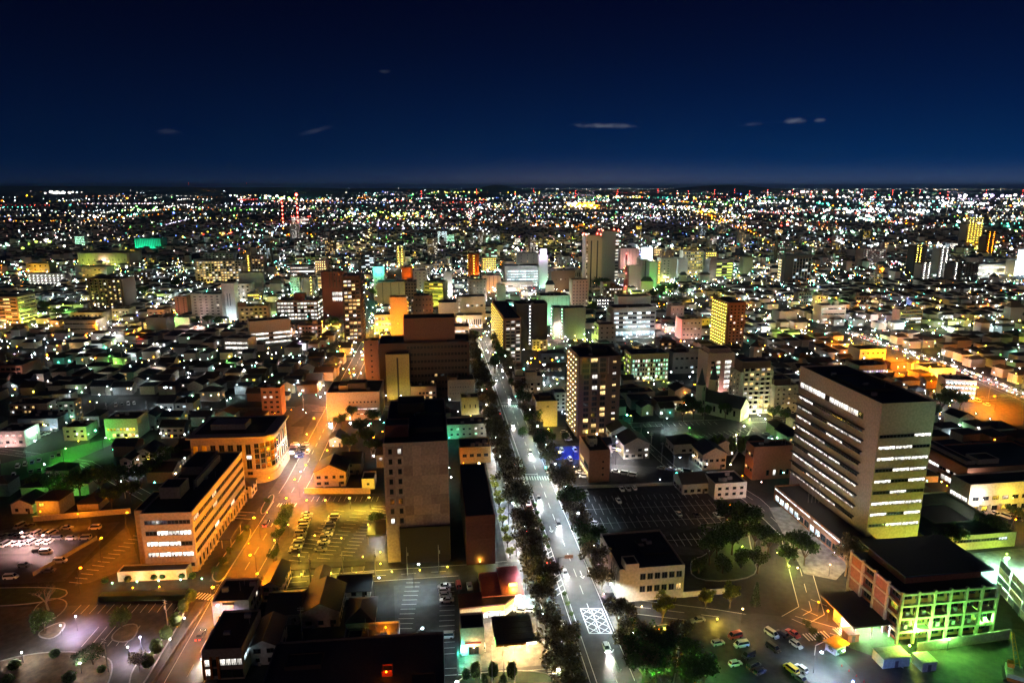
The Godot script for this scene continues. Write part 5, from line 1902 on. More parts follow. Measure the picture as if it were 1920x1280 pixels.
# ---------------------------------------------------------------- the far city
func far_city():
	var r := RandomNumberGenerator.new()
	r.seed = 1234
	var dark := FastNoiseLite.new()
	dark.frequency = 1.0
	dark.seed = 9
	dark.fractal_octaves = 3
	var by := {}
	for k in LIGHT: by[k] = []
	var kinds := ["white", "white", "white", "white", "cool", "cool", "cool", "cool", "mint", "warm", "warm", "yellow", "orange", "orange", "pink", "green", "teal", "red", "pink", "purple", "blue"]
	var n := 0
	for tries in 60000:
		if n >= 6500: break
		var q := r.randf_range(6.0, 215.0) if r.randf() < 0.6 else r.randf_range(5.5, 80.0)
		var dist := 162560.0 / q
		var az := r.randf_range(-43.0, 43.0)
		var keep := 0.3 + 0.7 * smoothstep(-35.0, 25.0, az)
		keep *= smoothstep(-0.12, 0.34, dark.get_noise_2d(az * 0.16, log(dist) * 4.2))
		if r.randf() > keep: continue
		var p := Vector2(sin(deg_to_rad(az)), -cos(deg_to_rad(az))) * dist
		if dist < 1900.0:
			var hit := false
			for f in taken:
				var e: Vector2 = f[0] * p
				if absf(e.x) < f[1].x + 1.5 and absf(e.y) < f[1].y + 1.5:
					hit = true
					break
			if hit: continue
		var size := clampf(dist / 2200.0, 0.4, 3.6) * (0.2 + 1.6 * pow(r.randf(), 5.0))
		by[kinds[r.randi_range(0, kinds.size() - 1)]].append([p, r.randf_range(4.0, 9.0) + size, size])
		n += 1
	for c in far_cluster_list():                          # shopping streets, sports grounds, works
		var at := Vector2(c[0], c[1])
		var dist := at.length()
		var right := Vector2(-at.y, at.x).normalized()
		var away := at.normalized()
		for i in c[3]:
			var p: Vector2 = at + right * (r.randf_range(-0.5, 0.5) + r.randf_range(-0.2, 0.2)) * c[4] / 1280.0 * dist + away * r.randfn() * dist * 0.03
			var k: String = c[2] if r.randf() < 0.8 else "white"
			var size: float = clampf(dist / 2000.0, 0.5, 5.0) * r.randf_range(0.6, 1.7) * c[5]
			by[k].append([p, r.randf_range(6.0, 12.0) + size, size])
	for i in 900:
		var dist := 162560.0 / r.randf_range(3.9, 6.2)
		var az := deg_to_rad(r.randf_range(-42.0, 42.0))
		if r.randf() > 0.25 + 0.75 * smoothstep(-0.5, 0.2, az): continue
		by[kinds[r.randi_range(0, 9)]].append([Vector2(sin(az), -cos(az)) * dist, 14.0, r.randf_range(2.5, 6.5)])
	for i in 420:                                          # side streets: short strings of lamps of one colour
		var q := r.randf_range(7.0, 190.0) if r.randf() < 0.55 else r.randf_range(6.0, 70.0)
		var dist := 162560.0 / q
		var az := deg_to_rad(r.randf_range(-42.0, 42.0))
		var at := Vector2(sin(az), -cos(az)) * dist
		var d := Vector2.RIGHT.rotated(deg_to_rad(r.randf_range(-16.0, 4.0) + (90.0 if r.randf() < 0.3 else 0.0)))
		var k: String = kinds[r.randi_range(0, kinds.size() - 1)]
		var gap := r.randf_range(24.0, 40.0) * maxf(1.0, dist / 5000.0)
		for s in r.randi_range(5, 16):
			var p := at + d * (gap * s) + Vector2(r.randf_range(-4, 4), r.randf_range(-4, 4))
			if dist < 1900.0 and not clear_of(p, 1.5): continue
			by[k].append([p, 8.0, clampf(dist / 3000.0, 0.28, 2.0) * r.randf_range(0.45, 0.95)])
	for line in [[[538, -1384], [640, -1850], [755, -2449], [900, -3400], "orange", 26.0], [[-261, -1080], [-307, -1384], [-360, -1750], [-420, -2100], "warm", 34.0], [[-210, -3900], [-190, -3000], [-150, -2400], [-120, -2000], "pink", 60.0], [[-2400, -6800], [-600, -7000], [900, -7200], [1500, -7300], "white", 160.0]]:
		for i in 3:
			var a := Vector2(line[i][0], line[i][1])
			var b := Vector2(line[i + 1][0], line[i + 1][1])
			var steps := int(a.distance_to(b) / line[5])
			for s in steps:
				var p := a.lerp(b, float(s) / steps) + Vector2(r.randf_range(-12, 12), r.randf_range(-12, 12))
				by[line[4] if r.randf() < 0.75 else "yellow"].append([p, 9.0, clampf(p.length() / 3000.0, 0.4, 2.4) * r.randf_range(0.7, 1.4)])
	var ball := MB.new()
	ball.lathe(Vector3.ZERO, [Vector2(0, -1), Vector2(0.8, -0.6), Vector2(1, 0), Vector2(0.8, 0.6), Vector2(0, 1)], 6)
	var holder := thing("distant_lights", "countless coloured lamps twinkling out to the horizon", "city lights", Vector3.ZERO)
	holder.set_meta("kind", "stuff")
	for k in by:
		for level in 3:                                  # dim, ordinary and dazzling lamps
			var some := []
			for i in by[k].size():
				if [0, 1, 1, 0, 1, 0, 1, 2, 0, 1, 0, 1, 1, 0, 0, 1, 2, 0, 1][(i * 7) % 19] == level: some.append(by[k][i])
			if some.is_empty(): continue
			var mm := MultiMesh.new()
			mm.transform_format = MultiMesh.TRANSFORM_3D
			mm.mesh = ball.mesh(glow(k, [2.2, 8.0, 30.0][level]))
			mm.instance_count = some.size()
			for i in some.size():
				var e: Array = some[i]
				mm.set_instance_transform(i, Transform3D(Basis.IDENTITY.scaled(Vector3(1.4, 1, 1.4) * e[2]), Vector3(e[0].x, e[1], e[0].y)))
			var o := MultiMeshInstance3D.new()
			o.name = ["dim_%s_lamps", "%s_lamps", "dazzling_%s_lamps"][level] % k
			o.multimesh = mm
			o.set_meta("kind", "stuff")
			holder.add_child(o, true)
	# transmission pylons with red lamps along the horizon
	var xs := [-24.8, -20.8, -7.4, -2.9, 1.8, 5.2, 8.6, 11.8, 14.2, 16.2, 17.7, 18.8, 20.1, 21.9, 23.2, 25.0, 26.6, 27.5, 28.6, 30.3, 32.0, 34.2, 36.2]
	var key: Array = []
	for i in xs.size():
		var hilltop: bool = i < 2
		var dist := 20000.0 if hilltop else 9500.0 + 2500.0 * sin(i * 2.1)
		var a := deg_to_rad(xs[i])
		var o := thing("pylon", "transmission pylon with red lamps, %s from the left along the horizon" % ord_word(i), "pylon", Vector3(sin(a) * dist, 150.0 if hilltop else 0.0, -cos(a) * dist), 0, "pylons along the horizon")
		if key.is_empty():
			var b := MB.new()
			for s in [[-1, -1], [1, -1], [1, 1], [-1, 1]]:
				b.tube(Vector3(s[0] * 5.0, 0, s[1] * 5.0), Vector3(s[0] * 0.6, 75, s[1] * 0.6), 0.5, 0.35, 4)
			for y in [50.0, 60.0, 70.0]:
				b.tube(Vector3(-9, y, 0), Vector3(9, y, 0), 0.5, 0.5, 4)
			var l := MB.new()
			for y in [26.0, 52.0, 78.0]:
				l.lathe(Vector3(0, y, 0), [Vector2(0, -2.2), Vector2(2.4, 0), Vector2(0, 2.2)], 6)
			key = [b.mesh(P("red")), l.mesh(glow("red", 34.0))]
		part("lattice", key[0], o)
		part("warning_lamp", key[1], o)


func lay_ground():
	var main_line := [[41.4,-34],[38.2,-60],[26.6,-154.8],[9.8,-293],[-7.3,-432],[-17.5,-515],[-24,-562],[-40,-640],[-68,-735],[-110,-860],[-190,-1080],[-330,-1420]]
	var left_line := [[-72,-30],[-86.3,-156.8],[-90.2,-198.8],[-94.5,-281.4],[-104.6,-387],[-120.8,-558.6],[-150,-720],[-200,-900],[-261,-1103],[-307,-1384],[-420,-2100]]
	ground_road("main_road", main_line, -14.0, 6.2, 0.05, "asphalt")
	ground_road("left_road", left_line, -5.5, 5.5, 0.06, "asphalt")
	ground_road("cross_street", [[-96,-196.5],[-72.7,-201.2],[-47.2,-205],[-14.5,-208.9],[4,-212]], -3.6, 3.6, 0.020, "asphalt")
	ground_road("side_street", [[-330,-352],[-155.4,-379.2],[-99.5,-381],[-40,-384]], -4, 4, 0.024, "asphalt")
	ground_road("alley_road", [[40,-372],[60.5,-358.8],[77.3,-278.6],[81,-262]], -2.6, 2.6, 0.028, "asphalt")
	ground_road("right_avenue", [[312,-330],[318,-406],[317,-472],[304.5,-558],[300,-592],[265,-682],[225,-760],[150,-870],[60,-1010]], -8, 8, 0.032, "asphalt")
	ground_road("cross_avenue", [[-24,-562],[60,-540],[150,-556],[230,-585],[300,-592],[420,-612],[640,-650]], -5, 5, 0.036, "asphalt")
	ground_road("back_avenue", [[-600,-640],[-330,-600],[-150,-660],[-40,-640]], -4.5, 4.5, 0.040, "asphalt")
	ground_road("church_street", [[60,-352],[100,-357],[150,-362],[185,-372],[260,-396],[312,-404]], -3.5, 3.5, 0.044, "asphalt")
	ground_road("campus_road", [[38,-188],[62,-183],[80,-178],[92,-186],[97,-205],[104,-232],[100,-262],[92,-285]], -4, 4, 0.048, "asphalt")
	ground_road("campus_road", [[84,-180],[98,-172],[112,-160],[128,-140],[150,-118]], -4, 4, 0.052, "asphalt")
	ground_road("station_lane", [[-20,-160],[0,-161.5],[13,-163]], -3, 3, 0.056, "asphalt")
	ground_road("terrace_street", [[-420,-470],[-260,-480],[-120,-500]], -3, 3, 0.060, "asphalt")
	ground_road("terrace_street", [[-300,-330],[-200,-300],[-150,-262],[-120,-250],[-98,-247]], -3, 3, 0.064, "asphalt")
	ground_road("far_avenue", [[538,-1384],[640,-1850],[755,-2449],[900,-3400]], -9, 9, 0.068, "asphalt")
	ground_road("far_avenue", [[-420,-2100],[-600,-3200]], -7, 7, 0.072, "asphalt")
	ribbon("avenue_forecourt", [[312,-330],[318,-406],[317,-472],[304.5,-558],[300,-592]], -27.0, -8.0, 0.02, "asphalt")
	sheet("parking_lot", [[-101.3,-267.9],[-52.5,-267.9],[-41.7,-214.3],[-81.2,-213.3]], 0.100, "asphalt_pale")
	sheet("parking_lot", [[-38.6,-199.4],[-17.2,-201.2],[-12.8,-161.9],[-31.2,-160.9]], 0.100, "asphalt")
	sheet("parking_lot", [[23.2,-269.5],[88.5,-278.6],[81.6,-244.2],[53,-229],[68.3,-221.4],[68.2,-218.5],[41.3,-217.8],[27.5,-229]], 0.100, "asphalt")
	sheet("parking_lot", [[40.5,-179.4],[74.8,-184.6],[86.7,-181.9],[92,-159.8],[91.2,-147.2],[29.5,-147.2]], 0.100, "asphalt")
	sheet("forecourt", [[-16.5,-176.9],[8.2,-187.3],[11.9,-161.9],[-14,-158.4]], 0.100, "paving")
	sheet("forecourt", [[-17.8,-208.9],[7.3,-211.6],[8.5,-186.7],[-15.3,-176.4]], 0.104, "asphalt")
	sheet("parking_lot", [[-202.5,-231.7],[-184.3,-239.9],[-173.7,-239.9],[-172,-219.3],[-196,-218.5]], 0.100, "asphalt_pale")
	sheet("parking_lot", [[-172.3,-237.8],[-152.2,-242.9],[-147.6,-201.8],[-180.4,-198.8],[-194.6,-216.8],[-170.6,-217.8]], 0.100, "asphalt")
	sheet("parking_lot", [[-147.9,-239.9],[-142,-231.7],[-127.9,-211.6],[-132.2,-208.2],[-138.5,-201.2],[-142.6,-199.4],[-147.3,-209.9]], 0.100, "asphalt_pale")
	sheet("garden_drive", [[-171.2,-187.3],[-104.8,-189.5],[-99.8,-169.7],[-96.6,-150.9],[-142.4,-150.9]], 0.080, "asphalt_pale")
	island("lawn", [[-179.2,-197.3],[-145.7,-198.8],[-140.5,-192.9],[-152.4,-188.6],[-171.7,-187.8]], 0.160, "grass")
	island("planting_bed", [[-142.5,-161.9],[-133.8,-166.3],[-122.3,-167],[-111.4,-164.7],[-107.5,-159.8],[-104.8,-150.9],[-142.4,-150.9],[-147.1,-156.8]], 0.200, "sandy")
	island("planting_bed", [[-139.1,-174.4],[-135.3,-180.6],[-132.1,-178.9],[-131.6,-171.6]], 0.200, "sandy")
	island("planting_bed", [[-116,-171.6],[-115.8,-178.9],[-110.7,-179.4],[-108.3,-170.8]], 0.200, "sandy")
	island("planting_bed", [[-103.2,-161.9],[-99.8,-169.7],[-102.4,-184.6],[-100.1,-187.3],[-97.6,-165.2],[-96.1,-150.9],[-98.9,-150.9]], 0.200, "soil")
	island("planting_bed", [[-146.1,-192.9],[-138.8,-190.6],[-137,-183.2],[-141,-178.1],[-148.2,-187.3]], 0.180, "soil")
	sheet("plaza", [[104.1,-254.6],[113.1,-255.6],[118.9,-214.3],[107.2,-202.5],[98.2,-206.3]], 0.140, "plaza")
	sheet("parking_lot", [[82.7,-358.8],[132,-360.6],[132.7,-326.6],[101.8,-322.9],[75.6,-328]], 0.100, "asphalt")
	sheet("parking_lot", [[24.4,-326.6],[39.3,-326.6],[33.3,-278.6],[23.6,-274.8]], 0.100, "asphalt")
	sheet("parking_lot", [[46.2,-299.3],[80.9,-293.1],[87.5,-281.4],[22.9,-271.6],[43.3,-278.6]], 0.090, "asphalt")
	sheet("blue_parking_floor", [[17,-320.7],[33.4,-322.2],[32,-304.4],[16.8,-304.4]], 0.120, "blue_floor")
	sheet("parking_lot", [[8.7,-350.2],[29.5,-350.2],[28,-325.1],[9.7,-323.6]], 0.100, "asphalt")
	sheet("parking_lot", [[9.5,-472.5],[38.4,-475.4],[34.9,-419.8],[20.4,-417.5],[10.8,-442.1]], 0.100, "asphalt_pale")
	sheet("parking_lot", [[96.2,-442.1],[122,-442.1],[115.6,-417.5],[91.8,-414]], 0.100, "asphalt")
	sheet("parking_lot", [[-228.8,-312.4],[-206,-334.1],[-200.7,-328],[-210.9,-293.1],[-217.5,-281.4],[-226.9,-281.4],[-240,-299.3]], 0.100, "green_floor")
	sheet("parking_lot", [[-242.7,-402.8],[-215.4,-406.1],[-198.9,-369.6],[-238.5,-372.4]], 0.100, "asphalt_pale")
	sheet("school_yard", [[245,-377.2],[301.5,-392.2],[304.2,-358.8],[273.2,-319.3]], 0.100, "soil")
	sheet("parking_lot", [[-128.3,-343.6],[-121.1,-345.2],[-114.1,-387.1],[-122.9,-390.2],[-133,-377.2]], 0.100, "asphalt")
	sheet("parking_lot", [[-122.7,-350.2],[-112.6,-350.2],[-104,-312.4],[-107.5,-311]], 0.100, "asphalt_pale")
	sheet("building_site", [[109.4,-165.2],[141.1,-176.9],[161.4,-176.9],[138.2,-147.2],[96.6,-147.2]], 0.100, "soil")
	sheet("building_site", [[158.3,-218.5],[199.9,-225.9],[176.3,-195.8],[163.9,-205]], 0.100, "paving")
	island("lawn", [[67.6,-239.9],[91.5,-244.2],[84.8,-218.5],[82.3,-203.4],[59.6,-201.2],[61.7,-215],[69.7,-218.5],[80.3,-237.8]], 0.120, "grass")
	sheet("green_yard", [[94,-176.9],[112.2,-184.6],[110,-166.3],[101.4,-164.1],[95.5,-168.5]], 0.105, "green_floor")
	island("planting_strip", [[-100.9,-204.4],[-101.5,-217.8],[-102,-239.9],[-97.2,-233.7],[-96.2,-212.9],[-95.5,-200]], 0.220, "grass")
	island("planting_strip", [[-101.4,-251.9],[-102.2,-267.9],[-99.2,-264.4],[-98,-247.3]], 0.220, "grass")
	island("lawn", [[-14,-158.4],[10.8,-159.8],[11,-150.9],[-13.7,-150.9]], 0.120, "grass")
	island("lawn", [[36.8,-176.9],[51.1,-180.6],[40.2,-147.2],[34.2,-147.2]], 0.110, "grass")

func raise_near_buildings():
	building({"n":"office_block","l":"orange-lit six-storey office with bright window bands along the left road","p":[-114.6,-207.3,16.7,53.4,21.8,4],"wall":"beige","mark":"orange-lit office block","F":[["band",1,4,0,1.3,0,"white",0.07,0.96,16.3,20.2],["band",3,4,0,1.4,0.8,"white",0.07,0.96,4.6,16.3],["band",1,4,0,1.2,0,"white",0.07,0.96,0.7,4.6]],"fl":[["F",0.5,1,10,"orange",70],["F",0,1,10,"orange",50],["R",0.3,1,12,"orange",50],["R",0.75,1,12,"orange",50]],"R":[["band",4,12,0,1.4,0.26,"white",0.02,0.98,4.8,20.4],["fins",1,16,1.2,2.4,0,"warm",0.02,0.98,0.6,4.4]],"top":[[0.3,0.3,7,8,4.2,"stone"],[0.62,0.62,1,24,2.6,"mauve"],[0.3,0.75,8,16,3.2,"dark_grey"]],"wings":[[-10.4,-5,4.2,15,20.6,"ochre"],[-4.5,4.6,22,4.4,3.6,"white"]]})  # orange floods added to deepen the street lamp wash on its walls
	building({"n":"hotel_tower","l":"tall mauve panelled tower with few windows rising beside the yellow-lit parking lot","p":[-32.2,-214.7,21.6,48,43.7,7],"wall":"mauve","mark":"mauve panelled tower","skin":0.09,"F":[["panel",8,7,0,0,0,"tower",0.03,0.99,13.8,42.6],["punch",8,1,1.1,1.7,0.1,"white",0.06,0.15,13.8,42.6],["punch",8,1,1.1,1.7,0.12,"white",0.2,0.29,13.8,42.6],["panel",3,1,0,0,0,"mauve",0.03,0.2,1,13.6]],"top":[[0.2,0.22,8,7,4.4,"maroon"],[0.66,0.4,12,16,1.6,"roof_black"],[0.4,0.8,10,10,3.5,"roof_black"]],"wings":[[2.2,1.4,17,3,13.4,"wine"]]})
	building({"n":"banquet_hall","l":"long dark hall with skylight strips in its roof beside the mauve tower","p":[-10.7,-212.3,9.9,44,18.4,7],"wall":"maroon","roof":"roof_blue","plant":false,"F":[["panel",2,5,0,0,0,"maroon",0.02,0.98,4,15]],"fl":[]})
	building({"n":"civic_tower","l":"big slab office with thin glowing window strips and a blank stone crown","p":[135.4,-221.8,20.4,50.5,55.3,8],"wall":"stone","mark":"slab office with strip windows","skin":0.09,"F":[["panel",13,4,0,0,0,"stone",0,1,0.4,54.4],["band",9,3,0,1,0.62,"white",0.02,0.98,7.9,45.3]],"L":[["band",9,4,0,1.5,0.66,"white",0.02,0.84,7.2,44.8],["eaves",9,1,0,0,0,"x",0,0.86,7.2,44.8],["band",1,14,0,2,0.7,"white",0.03,0.83,46,49.4]],"top":[[0.5,0.5,12,20,0.9,"roof_black"]],"fl":[["F",0.3,1.6,15,"yellow",110],["F",0.95,2.2,14,"lime",170],["L",0.55,8.6,17,"warm",36],["L",0.15,8.6,17,"pink",30]]})
	building({"n":"terrace_wing","l":"low terracotta wing with a bright strip light under its eaves beside the plaza","p":[122.3,-210.5,13,52.5,6.6,8],"wall":"terracotta","claim":false,"plant":false,"L":[["band",1,22,0,0.5,0.95,"cool",0.01,0.99,4.6,6.2],["punch",1,14,2.6,2.2,0.5,"cool",0.02,0.98,0.2,4]],"F":[["punch",1,3,2,1.6,0,"white"]],"fl":[["L",0.2,4,3,"cool",26],["L",0.45,4,3,"cool",30],["L",0.7,4,3,"cool",34],["L",0.92,4,4,"purple",30]]})
	building({"n":"annex_hall","l":"low wide annex with a planted green roof right of the slab office","p":[164.5,-222.1,35.4,34,5.7,8],"wall":"olive","roof":"grass","plant":false,"top":[[0.52,0.5,16,14,0.5,"roof_green"]],"F":[["band",1,6,0,0.9,0.4,"cool",0.3,0.9,2.2,4.6]],"fl":[["F",0.35,0.8,5,"yellow",30],["F",0.75,1,6,"lime",50]]})
	building({"n":"sports_hall","l":"long low brick hall with a dark flat roof behind the annex","p":[214.3,-271.1,45.6,26.2,11.4,8],"wall":"brick","roof":"roof_blue","mark":"long brick hall","plant":false,"top":[[0.3,0.3,10,7,2.2,"pale"],[0.12,0.75,4,30,1.6,"pale"]],"L":[["band",1,10,0,1.2,0.5,"white",0.1,0.9,4.5,7],["punch",1,6,3,2.2,0.8,"white",0.4,0.9,0.5,4]],"F":[["band",1,8,0,1.2,0.3,"yellow",0.2,0.95,3.5,7]],"fl":[["L",0.75,0.8,2.5,"orange",30],["F",0.05,6.5,1.2,"white",40]]})
	building({"n":"clinic","l":"cream two-storey clinic with a lit gallery in front of the brick hall","p":[200.8,-251.7,41.3,10,12.7,8],"wall":"cream","plant":false,"F":[["punch",1,9,2.6,1.5,0.4,"yellow",0.02,0.98,4.6,8.4],["balcony",1,9,2.6,1.8,0.4,"yellow",0.02,0.98,0.4,4.2]],"L":[["band",1,3,0,1.6,1,"white",0.05,0.95,3,8]],"fl":[["F",0.08,7.5,3,"white",70],["F",0.4,7.5,3,"yellow",50],["F",0.7,7.5,3,"yellow",40]]})
	building({"n":"apartment_tower","l":"dark brown fourteen-storey apartment tower with a lamp-lit gallery on its left side","p":[44.5,-333.3,21.6,23.1,43.6,8],"wall":"brown","trim":"beige","mark":"brown apartment tower","F":[["punch",3,3,3.4,1.9,0.1,"warm",0.06,0.66,35,43],["punch",11,3,2.6,1.9,0.34,"warm",0.08,0.68,2.5,34.5],["punch",13,1,1.8,1,0.5,"warm",0.76,0.94,2.5,42],["fins",1,3,0,0,0,"warm",0.04,0.7,35,42.5]],"L":[["corridor",14,4,1,2,0,"warm",0.02,0.98,1.6,42.6]],"top":[[0.6,0.6,8,8,2.4,"roof_black"]]})
	building({"n":"brick_cube","l":"small orange brick building with a lit shop side below the brown tower","p":[38.3,-279.3,9.2,18.7,15,8],"wall":"terracotta","mark":"orange brick cube","F":[["punch",3,1,0.8,0.8,0,"warm",0.55,0.8,2,11]],"L":[["band",2,2,0,2.2,0.9,"warm",0.1,0.9,1,8]],"top":[[0.4,0.6,4,5,2.6,"cream"]],"fl":[["L",0.4,3,4,"warm",26]]})
	building({"n":"stone_hall","l":"old three-storey stone office with a stair tower at the road corner","p":[43.8,-191.5,21.1,22.8,11.5,8],"wall":"stone","mark":"old stone office","F":[["punch",1,6,1.6,1.9,0,"warm",0.3,0.97,6.6,10.4],["punch",1,6,1.6,1.9,0.15,"warm",0.3,0.97,2.2,6.2]],"L":[["fins",2,10,1.2,2.8,0,"warm",0.08,0.96,1.2,10.2]],"top":[[0.18,0.08,4.2,5,2.6,"stone"],[0.7,0.55,9,9,0.7,"roof_black"]],"fl":[["F",0.3,0.5,3.5,"warm",16],["L",0.8,0.5,3.5,"pink",26]]})
	building({"n":"sign_house","l":"white three-storey shop house with dark lettering on its parapet beside the orange road","p":[-83.1,-179,10.7,12.2,8,4],"wall":"white","F":[["punch",1,3,1.6,1.2,0.2,"warm",0.1,0.9,0.8,4]],"R":[["punch",2,4,1.4,1.2,0.1,"warm",0.1,0.9,1,7]],"sign":["F",0.45,7.2,3.4,0.8,"roof_black"]})
	building({"n":"corner_shop","l":"two-storey corner shop with glowing white upper windows and an orange frame","p":[-75.9,-156,10.3,17,9.2,4],"wall":"beige","trim":"orange","roof":"roof_brown","F":[["punch",1,4,1.7,1.8,1,"white",0.42,0.98,4,6.6],["fins",2,2,1.7,1.9,0.6,"white",0.02,0.38,1,6.6],["punch",1,2,3,2.2,0,"white",0.42,0.98,0.5,3.2]],"R":[["band",1,7,0,1.4,0.9,"cool",0.05,0.95,3.8,6.8]]})
	building({"n":"meeting_hall","l":"broad dark flat-roofed hall at the bottom centre with a small red roof vent","p":[-36,-119,44,42,9.5,6],"wall":"dark_grey","roof":"roof_grey","mark":"broad dark flat-roofed hall","top":[[0.68,0.66,2.6,2.6,1.6,"red"],[0.2,0.8,9,5,1.2,"dark_brown"],[0.88,0.5,6,10,0.8,"dark_brown"]],"fl":[["F",0.68,11.4,-25,"orange",5]],"F":[["punch",2,12,1.6,1.3,0,"warm"]]})
	building({"n":"flat_shed","l":"low flat-roofed shed with pale rim above the broad dark hall","p":[-39.5,-165.6,15.4,11,2.7,6],"wall":"pale","roof":"roof_grey","top":[[0.2,0.5,4,6,0.4,"olive"]],"F":[["punch",1,4,1.4,1,0,"warm"]]})
	building({"n":"car_wash","l":"white single-storey car wash with a red band beside the filling station","p":[-10.9,-165.6,6.5,7,8.6,7],"wall":"white","roof":"roof_grey","plant":false,"F":[["punch",1,1,2.6,2.2,0,"white",0.3,0.8,0.2,2.8]],"R":[["punch",1,3,1.6,1.4,0.8,"white"]],"sign":["F",0.5,3.9,4.6,0.45,"red"],"fl":[["F",0.55,3,0.8,"warm",16]]})
	building({"n":"terracotta_block","l":"narrow terracotta office block standing alone behind the rounded office","p":[-135.8,-367.8,10.9,9,16.7,4],"wall":"terracotta","F":[["punch",5,3,1.6,1.2,0.05,"white"]],"R":[["slit",1,3,0.4,0,0,"x"]],"fl":[["R",0.5,2,4,"orange",60]]})
	building({"n":"warehouse_store","l":"wide orange-washed store with a row of tiny lit windows by the orange road","p":[-87.9,-360.6,29.1,24,16.4,5],"wall":"stone","mark":"wide orange-washed store","F":[["punch",2,6,1.8,0.5,0.7,"white",0.55,0.95,2,8],["punch",1,8,0.8,0.8,0,"white",0.4,0.95,9,12]],"top":[[0.3,0.3,5,5,3,"ochre"],[0.55,0.4,10,8,4,"dark_brown"]],"fl":[["F",0.15,2.5,4,"orange",70],["F",0.4,2.5,4,"orange",40]]})
	building({"n":"dark_hospital","l":"huge dark slab block with unlit windows left of the main road","p":[-53.2,-402.8,54.4,24,34.7,7],"wall":"dark_brown","mark":"huge dark slab block","F":[["punch",7,18,1.5,1.6,0.03,"warm",0.3,0.98,3,34],["panel",8,10,0,0,0,"dark_brown",0,0.28,3,34]],"R":[["punch",7,8,1.4,1.5,0.1,"warm"]],"top":[[0.56,0.45,31,14,15,"brown"],[0.86,0.3,12,9,1.4,"roof_blue"]]})
	building({"n":"twin_shaft","l":"twin dim yellow lift shafts standing before the huge dark slab","p":[-68.6,-395.4,13.9,7,29.3,7],"wall":"olive","F":[["slit",1,1,1,0,0,"x",0.44,0.56,1,27]],"fl":[["F",0.25,1.2,7,"yellow",45],["F",0.8,1.2,7,"yellow",40]],"plant":false})
	building({"n":"stair_slab","l":"plain brown stair slab at the left end of the huge dark block","p":[-93,-438.3,9,9,28.1,7],"wall":"brown","F":[["punch",7,1,1.2,1,0,"warm"]],"L":[["punch",7,2,1,1,0.1,"orange"]],"fl":[["L",0.5,5,8,"orange",120]]})
	building({"n":"theatre_block","l":"windowless pinkish block with a row of tiny vents beside the main road","p":[-30.6,-395.4,16.1,14,13.4,7],"wall":"stone","F":[["punch",1,8,0.5,0.5,0,"warm",0.05,0.8,8,10],["punch",1,8,0.5,0.5,0,"warm",0.05,0.8,4,6]],"top":[[0.2,0.3,5,6,2,"brown"]]})
	building({"n":"pink_annex","l":"small pink annex with lit windows and a white doorway between dark blocks","p":[-53.5,-395.4,15.4,10,9.4,7],"wall":"pink","F":[["punch",2,5,1.6,1.4,0.5,"warm",0.3,0.98,0.8,6.5],["punch",1,1,2,1.6,1,"white",0.16,0.3,0.3,2.6]]})
	building({"n":"yellow_store","l":"dim yellow concrete store with three vertical ribs facing the street trees","p":[-23.8,-369.6,10,9,10.5,7],"wall":"olive","F":[["fins",1,3,0.6,2,0,"x"]],"fl":[["F",0.5,1,4,"yellow",22]]})
	building({"n":"blue_roof_shop","l":"two-storey shop with a dark blue flat roof left of the street trees","p":[-23.3,-332.6,20.3,12,7.8,7],"wall":"cream","roof":"roof_blue","F":[["punch",2,6,1.2,1,0.15,"mint"]],"fl":[["F",0.05,2,3,"teal",20]]})
	building({"n":"ochre_shop","l":"ochre shop with a broad slate roof left of the street trees","p":[-17.2,-300.5,14.5,13,8,7],"wall":"ochre","roof":"roof_blue","F":[["punch",1,4,1.8,1.4,0.25,"orange"]],"fl":[["F",0.1,1.6,3,"orange",14]]})
	building({"n":"dark_workshop","l":"narrow dark workshop squeezed behind the mauve tower","p":[-36.4,-350.2,6.6,10,7.6,7],"wall":"brown","F":[["punch",2,2,1,1,0.2,"warm"]]})
	building({"n":"beige_store","l":"blank beige wall building with stepped terraces right of the street trees","p":[18.7,-350.2,11.7,15,14.5,7],"wall":"cream","F":[["punch",1,1,1.2,0.6,0,"warm",0.4,0.7,10,13]],"top":[[0.5,0.5,6,7,2.2,"dark_brown"]],"fl":[["F",0.5,1,6,"yellow",36]]})
	building({"n":"terraced_flats","l":"stepped cream flats with roof terraces right of the main road","p":[10.3,-402.8,17.6,12,13.6,7],"wall":"cream","F":[["balcony",3,4,1.6,1.4,0.2,"warm",0.04,0.96,0.8,10]],"top":[[0.6,0.4,7,6,2.6,"cream"],[0.2,0.6,5,5,4,"cream"]],"fl":[["F",0.3,3,5,"pink",20]]})
	building({"n":"white_flats","l":"narrow white four-storey flats behind the brown tower's gallery","p":[28.1,-377.2,6.9,8,11.3,7],"wall":"white","F":[["punch",4,2,1.4,1.1,0,"warm"]],"fl":[["F",0.5,1,5,"cool",14]]})
	building({"n":"cream_office","l":"cream five-storey office with a grid of softly lit windows behind the brown tower","p":[91.7,-438.8,26.1,15.5,19,8],"wall":"cream","mark":"cream grid office","F":[["fins",5,14,1.2,1.7,0.6,"mint",0.03,0.98,0.8,15.5]],"L":[["punch",5,4,1.6,1.6,0.4,"lime"]],"each":false,"fl":[["F",0.4,1,6,"yellow",22],["F",0.8,1,6,"lime",18]]})
	building({"n":"garage_office","l":"long low garage with a row of bright windows behind the brown tower","p":[75.4,-391.2,21.2,10,7,8],"wall":"beige","F":[["punch",1,5,2.6,1.3,0.8,"white",0.2,0.95,1.2,4.5]]})
	building({"n":"brown_villa","l":"low brown villa with a broad dark roof near the church","p":[91.3,-375.3,16,11,6.4,8],"wall":"beige","roof":"roof_brown","plant":false,"F":[["punch",2,5,1.5,1.1,0.15,"warm"]]})
